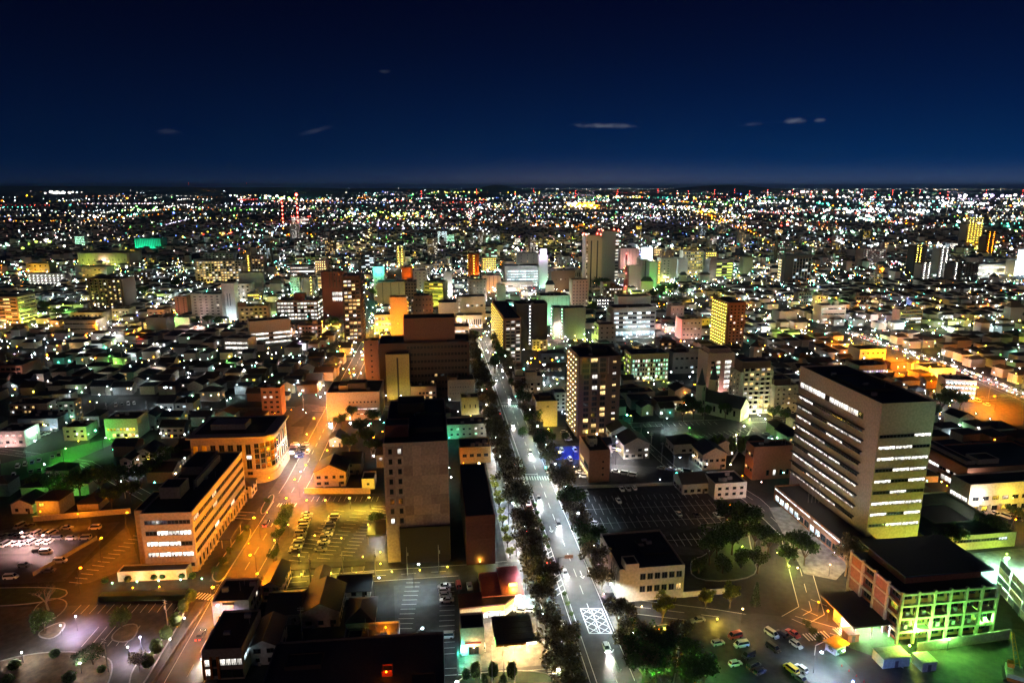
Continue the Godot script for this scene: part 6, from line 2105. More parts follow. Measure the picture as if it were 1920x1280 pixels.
	building({"n":"balcony_flats","l":"nine-storey cream flats with glowing balconies left of the slab office","p":[138.4,-371.4,19.9,13,25,8],"wall":"cream","mark":"cream balcony flats","F":[["balcony",9,5,1.9,1.5,0.3,"warm",0.1,0.93,3,27.5],["punch",1,5,2.2,1.9,0.9,"white",0.05,0.95,0.3,3]],"L":[["punch",9,3,1,1,0.3,"warm"]],"top":[[0.5,0.45,17,9,6.4,"brown"]],"fl":[["F",0.5,1.4,5,"white",60],["F",0.9,2,4,"yellow",40]]})
	building({"n":"plain_flats","l":"plain tan flats with small windows tucked behind the slab office","p":[154.5,-367.7,14.1,15,18.2,8],"wall":"beige","F":[["punch",6,4,1.1,0.8,0.15,"warm"]],"top":[[0.4,0.5,10,9,3.4,"brown"]],"fl":[["F",0.6,1,6,"warm",20]]})
	building({"n":"pink_office","l":"pinkish office with a stack of bright stairwell windows behind the church","p":[131.1,-413.9,17.7,15,25.4,8],"wall":"pink","mark":"pinkish office","F":[["punch",6,2,2.4,1.7,0.6,"mint",0.1,0.5,2,21],["punch",6,1,4.2,2.2,0.95,"white",0.58,0.95,2,21]],"top":[[0.5,0.5,14,9,3,"pink"]],"fl":[["F",0.5,1,5,"pink",36]]})
	building({"n":"clock_turret","l":"small pale turret with a pyramid cap above the cream flats","p":[170.1,-458.1,5.9,6,19.1,8],"wall":"cream","plant":false,"F":[["punch",4,1,1,1,0.1,"warm"]],"cap":[4.5,"roof_brown"]})
	building({"n":"brick_annex","l":"low dark brick annex with tall lit windows left of the slab office","p":[115.6,-282.7,18.7,7.3,15.6,8],"wall":"brick","F":[["punch",1,4,1.2,2.4,0.75,"white",0.3,0.97,0.8,5.4]],"L":[["punch",2,3,1.2,1.2,0.1,"warm"]],"fl":[["L",0.6,1,3,"orange",26]]})
	building({"n":"guard_office","l":"small white guard office beside the wide dark parking lot","p":[90.9,-262.8,14,12,7.2,8],"wall":"white","roof":"roof_black","F":[["punch",2,4,1.3,1,0.1,"warm"]]})
	building({"n":"grey_depot","l":"grey flat-roofed depot left of the pinkish office","p":[123.1,-458.1,24,14,15.3,8],"wall":"grey","F":[["punch",2,6,2,1.4,0.1,"cool"]],"top":[[0.7,0.3,10,6,2.4,"pale"]]})
	building({"n":"school_wing","l":"brown four-storey school wing at the left edge with ladder-like windows","p":[-334.1,-437,17.8,20,11.4,3],"wall":"terracotta","F":[["fins",3,5,2.6,1.6,0.1,"warm"]],"fl":[["F",0.9,1.4,6,"pink",60]]})
	building({"n":"grey_tower_house","l":"grey four-storey office with a lit ground floor among the left houses","p":[-242.8,-354.2,9,6.8,13.1,3],"wall":"grey","mark":"grey four-storey office","F":[["punch",4,3,1.5,1.1,0.25,"warm"]],"R":[["punch",4,2,0.9,0.9,0.4,"warm"]],"fl":[["F",0.5,1,3,"mint",36]]})
	building({"n":"blue_shop","l":"low blue shop with a curved white sign board and bright porch","p":[-251.9,-343.6,20.5,15,6.9,3],"wall":"steel_blue","roof":"roof_blue","F":[["punch",1,6,1.8,1.3,0.4,"cool"]],"fl":[["F",0.9,2,3,"white",36]],"sign":["F",0.5,5.2,7,1.2,"white"]})
	building({"n":"long_flats","l":"long two-storey flats with a pale stair end left of the grey office","p":[-275,-369.7,20.8,12,6.7,3],"wall":"beige","F":[["balcony",2,6,1.6,1.2,0.3,"warm",0.04,0.7,0.6,6]],"R":[["punch",2,2,1,1,0,"warm"]]})
	building({"n":"lit_clinic","l":"low clinic with a glowing window row under a green eave","p":[-201.2,-332.6,16.6,13,10.7,3],"wall":"pale_green","mark":"glowing window clinic","F":[["punch",1,9,1.1,1.4,1,"yellow",0.05,0.92,3.4,6.4],["punch",1,6,1.6,1.8,0.5,"warm",0.2,0.9,0.4,3]],"fl":[["F",0.7,1.5,2.5,"yellow",30],["F",0.2,1,3,"green",16]]})
	building({"n":"cube_house","l":"plain beige cube house with one yellow window near the green parking lot","p":[-223.4,-329.6,11.6,11,7.5,3],"wall":"beige","F":[["punch",2,3,1.4,1.1,0.1,"yellow"]],"fl":[["F",0.8,1.2,4,"yellow",12]]})
	building({"n":"white_clinic","l":"white two-storey clinic with slanted balcony at the left edge","p":[-250,-320.8,13.8,12,8.4,3],"wall":"white","F":[["punch",2,4,1.8,1.4,0.6,"pink"]],"fl":[["F",0.5,2,4,"pink",36]]})
	building({"n":"gate_lodge","l":"small yellow-lit lodge behind the parking lot wall","p":[-61.8,-272.1,5.4,8,4.9,5],"wall":"cream","plant":false,"F":[["punch",1,1,1.2,1,0,"warm"]],"fl":[["F",0.5,1.2,3,"yellow",14]]})

func raise_middle_buildings():
	building({"n":"green_net_scaffold","l":"far building wrapped in glowing teal scaffold netting at the left","p":[-759.6,-1432.4,53.1,30,21,3],"wall":"net_teal","F":[["slit",1,14,0.8,0,0,"x"]],"fl":[["F",0.2,3,14,"teal",190],["F",0.7,3,14,"teal",190]]})
	building({"n":"gymnasium","l":"long beige hall carrying a small pink sign far left","p":[-659.2,-1103.4,82,40,22.3,3],"wall":"beige","F":[["fins",1,8,1,3,0,"x"]],"fl":[["F",0.2,2,12,"lime",260],["F",0.7,2,12,"lime",260]],"glowsign":["F",0.5,10,6,3,"pink"],"mark":"long beige hall"})
	building({"n":"orange_annex","l":"small annex washed in orange light at the far left","p":[-692.4,-994.9,32.4,18,17.2,3],"wall":"ochre","F":[["punch",3,4,2,1.5,0.3,"orange"]],"fl":[["F",0.5,2,10,"yellow",300]]})
	building({"n":"left_gallery_flats","l":"three-storey white flats with lit galleries at the far left","p":[-610.5,-890.3,48.5,14,15.4,2],"wall":"white","F":[["corridor",4,9,1,2,0,"white",0.02,0.98,1,14,0.6]]})
	building({"n":"cream_depot","l":"long low cream depot behind the left temple roof","p":[-598.9,-959.4,54,22,16.6,3],"wall":"cream","F":[["punch",2,9,2.2,1.4,0.5,"warm"]],"fl":[["F",0.8,2,8,"yellow",150]]})
	building({"n":"dark_apartments","l":"dark ten-storey apartment block with scattered warm windows, far left","p":[-427.1,-710.9,40.1,20,32.8,-8],"wall":"brown","F":[["balcony",10,7,2,1.7,0.32,"warm"]],"L":[["corridor",10,2,1,2,0,"orange",0.1,0.5,1,32,0.5]],"mark":"dark ten-storey apartments"})
	building({"n":"left_edge_block","l":"banded office at the left edge with a green-lit end wall","p":[-483.2,-636.1,35.2,22,25.6,-6],"wall":"stone","F":[["band",7,5,0,1.2,0.3,"warm"]],"R":[["band",7,3,0,1,0.1,"lime"]],"fl":[["F",0.7,3,10,"orange",260],["R",0.5,2,10,"lime",260]]})
	building({"n":"cream_hall","l":"low cream hall left of the pale hotel","p":[-403.7,-636.4,30.7,16,10.3,2],"wall":"cream","F":[["punch",2,8,1.5,1.4,0.1,"warm"]],"fl":[["F",0.5,1.5,6,"warm",40]]})
	building({"n":"lime_hall","l":"low hall with a lime-lit front and curved windows left of the pale hotel","p":[-380.7,-652.3,17.3,13,11.1,2],"wall":"cream","F":[["punch",2,5,1.6,1.3,0.5,"lime"]],"fl":[["F",0.5,1.5,6,"yellow",60]]})
	building({"n":"long_grey_hall","l":"long grey two-storey hall among the left houses","p":[-381.6,-590.6,28.1,18,12,2],"wall":"grey","F":[["band",2,4,0,1,0.1,"white"]]})
	building({"n":"salmon_house","l":"salmon two-storey house beside a lit glass stair","p":[-346,-652.3,16.3,12,10.5,2],"wall":"pink","F":[["punch",2,3,2.4,0.9,0,"warm"]],"R":[["punch",1,1,3,3,1,"mint"]],"fl":[["F",0.5,1.5,5,"orange",40]]})
	building({"n":"brick_stack","l":"tall narrow terracotta block left of the pale hotel","p":[-326.1,-663.3,11.8,11,21.3,3],"wall":"terracotta","R":[["slit",1,2,0.5,0,0,"x"]],"F":[["punch",9,2,1.2,0.9,0.05,"warm"]],"fl":[["F",0.5,2,8,"pink",60]]})
	building({"n":"pale_hotel","l":"pale ten-storey hotel with short dark window slots and a taller white stair wing","p":[-291.1,-641.6,28.4,16,27.3,3],"wall":"pale","F":[["punch",9,5,2.2,0.8,0.03,"white"]],"fl":[["F",0.4,2,9,"pink",170],["F",0.95,2,9,"cool",170]],"mark":"pale slot-window hotel","trim":"white"})
	building({"n":"white_stair_wing","l":"tall white stair wing joined to the pale hotel's right end","p":[-273.9,-652.3,12.1,11,36,3],"wall":"white","F":[["slit",1,2,0.6,0,0,"x",0.3,0.7,14,26]],"fl":[["F",0.5,2,8,"cool",120]],"plant":false})
	building({"n":"dark_low_mall","l":"dark low mall block in front of the pale hotel's left","p":[-310.5,-583.9,17.4,16,15.7,2],"wall":"dark_grey"})
	building({"n":"pink_low_block","l":"pinkish low block in front of the pale hotel","p":[-303.6,-609.1,20.1,14,10.9,2],"wall":"mauve","fl":[["F",0.9,2,5,"pink",60]]})
	building({"n":"long_apartments","l":"long nine-storey apartment slab checkered with warm windows","p":[-385.3,-895.3,62.5,16,32.3,3],"wall":"beige","F":[["balcony",9,15,2.4,1.8,0.6,"warm"]],"fl":[["F",0.3,2,12,"yellow",260],["F",0.8,2,12,"yellow",260]],"mark":"checkered apartment slab"})
	building({"n":"back_apartments","l":"grey apartment slab half hidden behind the checkered one","p":[-473.3,-1103.4,47.2,14,22.3,3],"wall":"grey","F":[["balcony",6,8,2.2,1.5,0.15,"warm"]]})
	building({"n":"stair_tower_flats","l":"ten-storey flats with a bright stair shaft at its left","p":[-366.2,-971,26.1,14,31.9,3],"wall":"stone","F":[["corridor",9,1,1,2,0,"yellow",0.05,0.3,1,32,1],["balcony",8,4,2,1.5,0.3,"warm",0.35,0.98,1,30]],"top":[[0.15,0.4,5,5,6,"stone"]]})
	building({"n":"grey_slab","l":"blank grey-green slab building with a balconied right end","p":[-306.5,-797.4,25.9,17,28.4,16],"wall":"grey","R":[["balcony",7,3,2.4,1.6,0.2,"white"]],"mark":"blank grey-green slab"})
	building({"n":"white_terrace","l":"white stepped building between the pale hotel and grey slab","p":[-307.7,-773.8,17.4,14,18.5,3],"wall":"white","F":[["balcony",4,3,2,1.5,0.2,"white"]],"fl":[["F",0.5,2,7,"white",110]]})
	building({"n":"tan_flats","l":"tan five-storey flats with deep balconies in front of the grey slab","p":[-237,-616.4,26,14,19.9,12],"wall":"beige","F":[["balcony",5,6,2.2,1.6,0.2,"warm"]],"top":[[0.1,0.4,7,7,4,"brown"]],"fl":[["F",0.5,2,8,"yellow",70]]})
	building({"n":"white_lit_school","l":"long angled low office glowing with white window bands","p":[-210.4,-507,19.3,14,14.2,-4],"wall":"pale","F":[["band",3,4,0,1.6,0.95,"white",0.05,0.96,0.8,12]],"mark":"white-lit long office","each":true})
	building({"n":"white_lit_wing","l":"long raking wing of the white-lit office climbing to the right","p":[-196.6,-543.3,31.8,14,21.3,26],"wall":"pale","F":[["band",3,9,0,1.4,0.9,"white",0.03,0.98,0.8,12]],"R":[["band",3,2,0,1.3,0.7,"white"]],"each":true})
	building({"n":"grid_office","l":"brown-topped office whose front is a grid of brilliant white windows","p":[-206.7,-646.9,39.6,20,20.3,2],"wall":"brown","F":[["fins",5,12,3,1.9,0.92,"white",0.02,0.98,0.8,19]],"R":[["band",5,3,0,1.6,0.8,"white"]],"top":[[0.55,0.3,10,8,7,"maroon"]],"mark":"brilliant grid office"})
	building({"n":"maroon_tower","l":"dark maroon windowless tower with two rows of big lit panes","p":[-171.1,-646.9,21.2,18,48,3],"wall":"maroon","F":[["punch",2,2,7,3.4,1,"white",0.45,0.98,19,29],["punch",2,2,1,1.6,0.6,"orange",0.5,0.9,36,48],["slit",1,4,0.5,0,0,"x",0.3,0.9,33,55]],"mark":"maroon tower"})
	building({"n":"dark_glass_tower","l":"dark sixteen-storey apartment tower with many lit windows on both sides","p":[-132.9,-558.8,14.8,17,55.2,6],"wall":"dark_brown","F":[["punch",16,4,2.6,1.7,0.55,"warm",0.08,0.96,1.5,52]],"R":[["balcony",16,4,2.4,1.7,0.55,"warm",0.04,0.98,1.5,52]],"mark":"dark sixteen-storey tower"})
	building({"n":"green_sign_block","l":"slender pale block topped by a green lit sign board","p":[-153.2,-781.4,12.8,11,37.1,4],"wall":"pale","F":[["punch",7,2,1.4,1,0.1,"white"]],"glowsign":["F",0.5,34,9,5,"teal"],"fl":[["F",0.5,6,8,"lime",110]]})
	building({"n":"lit_terrace","l":"pale terrace building with white-lit open floors behind the maroon tower","p":[-294.6,-970.9,44.2,22,16.8,3],"wall":"pale","F":[["band",3,5,0,1.4,0.8,"white"]]})
	building({"n":"mint_block","l":"small mint-lit block before the brilliant white terrace","p":[-260.4,-813.3,11.3,12,21.3,3],"wall":"pale_green","F":[["punch",6,3,1.3,1,0.2,"mint"]],"fl":[["F",0.5,2,7,"mint",140]]})
	building({"n":"grey_yellow_stair","l":"grey block with a bright yellow stairwell strip behind the grid office","p":[-239.3,-797.1,16.7,12,22.7,3],"wall":"grey","F":[["corridor",6,1,1,1.8,0,"yellow",0.55,0.8,1,24,1]]})
	building({"n":"cream_steps","l":"cream stepped offices left of the maroon tower","p":[-243.5,-866.2,13.4,14,20.5,3],"wall":"cream","F":[["band",4,2,0,1.2,0.4,"warm"]],"fl":[["F",0.5,2,8,"warm",110]]})
	building({"n":"arch_arcade","l":"brightly lit arcade front with a row of arches beside the orange slab","p":[-113.4,-588.4,14.8,14,17.2,5],"wall":"cream","F":[["punch",3,5,2.2,2.2,0.9,"yellow"]],"fl":[["F",0.2,2,5,"yellow",200],["F",0.6,2,5,"yellow",200],["F",0.9,6,5,"orange",160]]})
	building({"n":"orange_slab","l":"tall blank slab flooded with strong orange light","p":[-89.7,-529.9,12.9,11,42.2,7],"wall":"cream","R":[["corridor",11,1,1,2,0,"yellow",0.1,0.9,1.5,38,1]],"fl":[["F",0.5,24,15,"orange",420],["F",0.5,8,12,"orange",300]],"mark":"orange-flooded slab"})
	building({"n":"brown_block_behind","l":"plain brown block right of the orange slab","p":[-73.5,-558.7,15.4,13,38.9,7],"wall":"brown","F":[["punch",8,5,1,1,0.05,"warm"]],"L":[["corridor",9,2,1,2,0,"yellow",0.2,0.9,1.5,34,0.8]]})
	building({"n":"tan_theatre","l":"tan windowless theatre with a white stair strip left of the main road","p":[-59.9,-626.2,17.3,18,21.7,7],"wall":"stone","fl":[["F",0.5,1.5,6,"warm",70]]})
	building({"n":"tan_office","l":"tan office with a vertical row of white windows left of the main road","p":[-38.6,-636.4,26.8,16,25.6,7],"wall":"stone","F":[["punch",6,1,1.6,1.4,1,"white",0.02,0.14,3,24],["punch",1,4,2.4,1.5,0.9,"white",0.3,0.95,15,19]],"fl":[["F",0.2,1.5,7,"warm",90]]})
	building({"n":"classic_hall","l":"small classical hall with white columns by the crossing","p":[-38.7,-611.4,23.9,14,12.4,7],"wall":"cream","F":[["fins",1,12,0.8,5,0.4,"white"]],"fl":[["F",0.5,1.5,5,"pink",60]],"mark":"columned small hall"})
	building({"n":"brown_roof_hall","l":"low round-cornered hall with a dark roof before the columned hall","p":[-46.4,-575.2,19.3,16,9.4,7],"wall":"beige","F":[["band",1,6,0,1.4,0.8,"pink"]]})
	building({"n":"grey_bank","l":"grey stepped bank block left of the tan theatre","p":[-130.3,-727.6,28.4,18,27.2,5],"wall":"grey","F":[["slit",1,3,0.5,0,0,"x"]],"L":[["corridor",8,2,1,2,0,"lime",0.2,0.9,1,24,0.6]],"fl":[["F",0.9,2,9,"yellow",60]]})
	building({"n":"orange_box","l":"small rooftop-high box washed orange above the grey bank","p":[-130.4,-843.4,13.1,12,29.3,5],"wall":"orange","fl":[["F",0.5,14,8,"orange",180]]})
	building({"n":"beige_box","l":"beige office box right of the orange one","p":[-110.2,-813.3,15.9,13,28.9,5],"wall":"beige","F":[["punch",7,3,1.4,1,0.1,"warm"]]})
	building({"n":"yellow_fan_block","l":"angled pale block lit yellow from the street below","p":[-84.4,-727.5,21.9,15,27.2,-14],"wall":"olive","F":[["band",6,4,0,1.1,0.4,"yellow"]],"fl":[["F",0.4,3,8,"lime",190],["F",0.9,3,8,"yellow",150]]})
	building({"n":"radio_house","l":"white low block with red roof lights under the tall far mast","p":[-718.1,-2345.6,62.3,30,26.7,3],"wall":"white","F":[["band",4,5,0,2.2,0.8,"white"]],"redtop":true,"fl":[["F",0.5,4,20,"white",300]]})
	building({"n":"white_slab_mid","l":"narrow white slab right of the yellow-lit angled block","p":[-75.2,-797.1,10,12,29.6,5],"wall":"white","fl":[["F",0.5,3,9,"white",110]]})
	building({"n":"grey_mid_block","l":"grey mid-rise with blank front behind the tan office","p":[-38.7,-762.6,21.1,14,24.8,7],"wall":"grey","F":[["punch",6,5,1,0.8,0.1,"cool"]],"fl":[["F",0.95,2,6,"white",90]]})
	building({"n":"orange_arc_block","l":"curved-front block striped with orange light behind the grey mid-rise","p":[-25.1,-830.2,22.9,14,21,7],"wall":"beige","F":[["slit",1,4,0.5,0,0,"x"]],"fl":[["F",0.3,3,6,"orange",200],["F",0.8,3,6,"orange",180]]})
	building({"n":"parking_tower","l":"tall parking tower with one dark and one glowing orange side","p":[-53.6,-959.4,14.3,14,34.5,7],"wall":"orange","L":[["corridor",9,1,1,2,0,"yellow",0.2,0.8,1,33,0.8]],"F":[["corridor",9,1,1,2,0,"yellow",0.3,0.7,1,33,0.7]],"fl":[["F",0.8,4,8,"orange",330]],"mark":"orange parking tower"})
	building({"n":"warm_slim_flats","l":"slim flats glowing warm on every floor in the distance","p":[-175.5,-1074.1,12.5,12,29.3,3],"wall":"cream","F":[["corridor",9,2,1,2,0,"yellow",0.05,0.95,1,36,1.3]]})
	building({"n":"car_park_deck","l":"wide multi-storey car park with brilliant white open decks","p":[12.6,-866.2,43.2,24,28.6,7],"wall":"white","F":[["band",6,8,0,1.6,1,"cool",0.06,0.97,2,23]],"R":[["band",6,3,0,1.6,0.8,"cool"]],"mark":"brilliant white car park","each":true,"fl":[["F",0.5,2,8,"cool",200]]})
	building({"n":"white_arcade_roof","l":"low white arcade in front of the brilliant car park","p":[7,-839,39.3,13,12,7],"wall":"white","F":[["band",1,6,0,1.4,0.9,"white"]],"fl":[["F",0.3,2,6,"white",120],["F",0.8,2,6,"white",120]]})
	building({"n":"blue_sign_tower","l":"white lift tower with a blue and purple sign beside the car park","p":[39.7,-866.2,11.7,11,42.1,7],"wall":"white","glowsign":["F",0.5,46,8,7,"purple"],"fl":[["F",0.5,4,9,"mint",170]]})
	building({"n":"grey_gable_tower","l":"grey tower with a slanted crown behind the brilliant car park","p":[23.1,-1020,30.6,15,30.2,7],"wall":"grey","F":[["punch",6,3,1.4,1,0.1,"warm"]]})
	building({"n":"brown_museum","l":"broad brown windowless block right of the car park","p":[62.6,-830.2,29.2,20,26.9,7],"wall":"brown","F":[["punch",1,4,1,1,0.5,"white",0.1,0.9,14,18]],"fl":[["F",0.4,2,8,"warm",60]]})
	building({"n":"colonnade_hall","l":"long white colonnaded hall with a dark rim roof","p":[94.9,-866.2,38.2,24,23.9,7],"wall":"pale","F":[["fins",2,14,1,5,0.25,"yellow"]],"fl":[["F",0.3,2,7,"warm",130],["F",0.8,2,7,"warm",130]],"mark":"white colonnaded hall"})
	building({"n":"pale_slim_tower","l":"slim pale green tower with blank walls by the main road","p":[-10.8,-680.5,8.7,10,30.5,7],"wall":"pale_green","fl":[["F",0.5,2,7,"mint",80]]})
	building({"n":"road_apartments","l":"twelve-storey apartments whose left gallery glitters along the main road","p":[0.6,-486.9,12.3,80.1,33.5,8],"wall":"terracotta","F":[["balcony",12,3,2.6,1.6,0.4,"white",0.06,0.96,1.5,32]],"L":[["corridor",12,12,1,2,0,"yellow",0.02,0.98,1.2,32.2,0.22]],"trim":"stone","mark":"road-side apartments"})
	building({"n":"dark_blue_slab","l":"broad dark slab with a single row of tiny vertical lights","p":[15.7,-529.8,24.8,18,37.1,7],"wall":"dark_grey","F":[["corridor",12,1,0.5,0.5,0,"white",0.4,0.46,3,36,0.5]],"mark":"broad dark slab"})
	building({"n":"mint_hall","l":"windowless hall washed in pale green light","p":[40.3,-626.1,27.2,20,28.2,7],"wall":"pale_green","fl":[["F",0.3,8,10,"mint",200],["F",0.8,8,10,"mint",200]],"F":[["slit",1,6,0.15,0,0,"x"]]})
	building({"n":"grey_pylon_block","l":"narrow grey concrete block before the pale green hall","p":[38.9,-571,6.9,12,26.9,7],"wall":"grey","L":[["corridor",9,1,1,2,0,"mint",0.2,0.9,1.5,26,1]],"fl":[["F",0,3,5,"green",60]]})
	building({"n":"grey_twin_block","l":"wide grey blank block paired with the narrow concrete one","p":[53.3,-566.8,18.4,14,27.2,7],"wall":"grey","L":[["corridor",9,1,1,2,0,"mint",0.2,0.9,1.5,26,1]],"fl":[["F",0.95,2,5,"lime",50]]})
	building({"n":"white_cube_flats","l":"small white flats under the broad dark slab","p":[22,-528,12,10,8.3,7],"wall":"cream","F":[["punch",3,4,1.3,1,0.15,"warm"]],"fl":[["F",0.3,1,5,"yellow",30]]})
	building({"n":"blue_long_shed","l":"long bluish shed behind the brown tower's roof","p":[30.7,-487.6,19.1,11,7.3,7],"wall":"steel_blue","F":[["punch",1,4,2,1.6,0.4,"cool"]]})
	building({"n":"tan_flats_mid","l":"tan flats with a grid of small windows beside the colonnaded hall","p":[71.8,-711.2,18.3,14,31.7,7],"wall":"stone","F":[["punch",9,5,1.2,1,0.1,"white"]]})
	building({"n":"city_tower","l":"tallest pale tower with two dark slits and red roof lights","p":[100.4,-843.3,19.6,18,68.5,8],"wall":"stone","F":[["slit",1,2,1.6,0,0,"x",0.15,0.95,4,62],["punch",15,1,1.4,1.5,0.4,"white",0.02,0.14,4,62]],"R":[["balcony",14,2,3,1.8,0.3,"white",0.05,0.6,3,64]],"redtop":true,"mark":"tallest pale tower","fl":[["F",0.4,12,16,"warm",90]]})
	building({"n":"city_tower_annex","l":"grey tower with lit window strips standing behind the tallest one","p":[131.3,-915.5,23.5,22,69,8],"wall":"grey","R":[["band",15,4,0,1.4,0.5,"white"]],"F":[["band",15,1,0,1.3,0.7,"white",0.8,0.98,4,66]],"redtop":true})
	building({"n":"round_brown_block","l":"low round-edged brown block with lit bands under the tallest tower","p":[111.4,-781.3,12.7,13,18.6,8],"wall":"beige","F":[["band",4,3,0,1.2,0.6,"lime"]],"fl":[["F",0.5,2,5,"green",60]]})
	building({"n":"white_tall","l":"blank white mid-rise right of the red lattice mast","p":[152.5,-843.3,15.8,13,31.2,8],"wall":"pale","R":[["corridor",8,1,1,2,0,"lime",0.2,0.9,1.5,28,1]],"fl":[["F",0.5,2,9,"pink",80]]})
	building({"n":"white_tall","l":"second blank white mid-rise with a dark centre slot","p":[171.5,-875.6,10,13,35.1,8],"wall":"pale","F":[["slit",1,1,1,0,0,"x"]]})
	building({"n":"stair_lit_block","l":"mid-rise with a warm stair strip at its right edge","p":[182,-866.1,15.5,12,33.4,8],"wall":"pale_green","F":[["corridor",9,1,1,2,0,"orange",0.7,0.95,1.5,34,1]],"fl":[["F",0.3,2,7,"green",160]]})
	building({"n":"pink_store","l":"broad pinkish store below a giant glowing billboard","p":[183.1,-1066.9,29.3,20,33.2,8],"wall":"pink","F":[["slit",1,5,0.3,0,0,"x"]],"fl":[["F",0.4,12,10,"pink",260]]})
	building({"n":"billboard_store","l":"store topped by a dazzling blue-white billboard","p":[191,-970.8,18.1,16,27.4,8],"wall":"white","glowsign":["F",0.5,38,16,14,"cool"],"mark":"dazzling billboard store"})
	building({"n":"zigzag_block","l":"white block with a zigzag stair pattern on its front","p":[213.1,-926.1,22.7,14,31.9,8],"wall":"white","F":[["balcony",8,2,2,1,0.1,"white",0.1,0.6,2,30]],"fl":[["F",0.8,3,8,"cool",110],["F",0.1,3,6,"orange",90]]})
	building({"n":"white_plain_block","l":"plain white block right of the zigzag one","p":[237,-947.9,14.7,13,29,8],"wall":"white","fl":[["F",0.5,3,8,"cool",110]]})
	building({"n":"cream_lit_office","l":"cream office with even rows of lit windows","p":[260.9,-982.6,30.6,16,36.8,8],"wall":"cream","F":[["punch",8,9,1.7,1.6,0.7,"yellow"]],"fl":[["F",0.3,2,8,"yellow",120]],"mark":"cream lit-row office"})
	building({"n":"banded_office","l":"grey office with bright lime window bands","p":[284.5,-926.1,34.4,16,30.5,8],"wall":"grey","F":[["band",6,3,0,1.4,0.65,"lime",0.3,0.96,3,26]],"top":[[0.2,0.4,9,9,3,"pale"]],"fl":[["F",0.1,4,7,"white",80]]})
	building({"n":"khaki_slab","l":"khaki slab with one bare wall right of the banded office","p":[339.9,-982.6,13.8,13,27.7,8],"wall":"olive","fl":[["F",0.5,3,8,"yellow",60]],"R":[["corridor",8,2,1,2,0,"orange",0.1,0.9,1,28,0.9]]})
	building({"n":"post_office","l":"wide white office with a dazzling ground floor behind the cream grid office","p":[104.4,-570.9,37.2,18,26.9,8],"wall":"pale","F":[["band",4,9,0,1.5,0.45,"cool",0.02,0.98,8,23.5],["punch",1,9,4,3.6,1,"cool",0.02,0.98,1,7.4]],"L":[["balcony",4,3,2,1.5,0.2,"white"]],"fl":[["F",0.2,3,8,"mint",150],["F",0.5,3,8,"cool",150],["F",0.8,3,8,"cool",150]],"mark":"dazzling wide office"})
	building({"n":"pale_back_wing","l":"plain pale wing rising behind the dazzling wide office","p":[123.7,-680.5,34,14,19.1,8],"wall":"pale"})
	building({"n":"pink_cube","l":"small pink cube building with two lit windows","p":[158.1,-641.5,13.3,12,16,8],"wall":"pink","F":[["punch",3,3,1,0.9,0.2,"white"]]})
	building({"n":"lime_side_house","l":"white three-storey house lit lime on its left side","p":[77.5,-542.9,14.7,13,17.8,8],"wall":"pale","L":[["band",3,3,0,1.4,0.5,"lime"]],"F":[["punch",4,3,1.4,1,0.2,"purple"]],"fl":[["L",0.5,2,5,"lime",70]]})
	building({"n":"corner_clinic","l":"white corner clinic beside red signal lights","p":[153,-568.8,18.1,14,17.2,8],"wall":"pink","F":[["punch",3,5,1.4,1,0.2,"white"]],"fl":[["F",0.4,2,6,"pink",50]]})
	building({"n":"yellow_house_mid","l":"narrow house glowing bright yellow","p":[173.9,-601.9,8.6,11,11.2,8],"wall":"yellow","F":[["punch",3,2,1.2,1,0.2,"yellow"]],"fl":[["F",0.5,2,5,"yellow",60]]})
	building({"n":"amber_tower","l":"thirteen-storey apartment tower with an amber-lit gallery side","p":[177.7,-530.8,14.3,29.1,37.9,8],"wall":"brown","L":[["corridor",13,7,1,2,0,"yellow",0.02,0.98,1.2,36.4,0.7]],"F":[["punch",13,4,1.4,1.2,0.22,"warm",0.08,0.94,1.5,36]],"trim":"ochre","mark":"amber-gallery tower"})
	building({"n":"dark_grid_tower","l":"dark office tower with a white concrete grid front","p":[380.3,-905.1,36.8,18,38.3,9],"wall":"dark_grey","F":[["fins",7,6,4,2.6,0.12,"cool",0.3,0.98,2,34]],"L":[["corridor",8,2,1,2,0,"warm",0.1,0.5,1,32,0.8]],"trim":"pale","mark":"white grid tower"})
	building({"n":"pink_hotel","l":"pinkish hotel with rows of small lit windows","p":[584.7,-1103,41.7,18,29.2,9],"wall":"pink","F":[["punch",9,11,1.4,1.3,0.4,"white"]],"mark":"pinkish hotel"})
	building({"n":"amber_slim_tower","l":"slim apartment tower edged by an amber stair light","p":[593.5,-994.4,19,15,43.4,9],"wall":"dark_brown","F":[["corridor",13,2,1,2,0,"yellow",0.05,0.6,1.5,44,1.2]]})
	building({"n":"white_slim_tower","l":"slim tower with a dazzling white gallery","p":[605.8,-958.8,15.1,14,41.9,9],"wall":"grey","F":[["corridor",13,2,1,2,0,"white",0.05,0.95,1.5,44,1.3]]})
	building({"n":"white_slim_flats","l":"short slim flats with a white gallery before the amber stair tower","p":[556.9,-915.4,15.2,13,24.5,9],"wall":"grey","F":[["corridor",9,2,1,2,0,"white",0.05,0.95,1.5,28,1]]})
	building({"n":"dark_flats_right","l":"dark flats with sparse windows and one white gallery end","p":[609.9,-915.3,38,15,25.9,9],"wall":"dark_grey","F":[["corridor",9,1,1,2,0,"white",0,0.2,1.5,28,1],["balcony",9,6,2,1.5,0.15,"white",0.24,0.98,1.5,28]]})
	building({"n":"beige_far_flats","l":"big beige apartment block with warm galleries at the far right","p":[1032.8,-1539,41.7,20,44.8,9],"wall":"cream","F":[["corridor",12,5,1,2,0,"yellow",0.05,0.95,2,60,1.6]],"mark":"beige far flats"})
	building({"n":"orange_far_flats","l":"narrow flats with orange galleries near the right edge","p":[902.6,-1295.9,20.6,16,35,9],"wall":"brown","F":[["corridor",12,2,1,2,0,"orange",0.05,0.95,2,44,1.6]]})
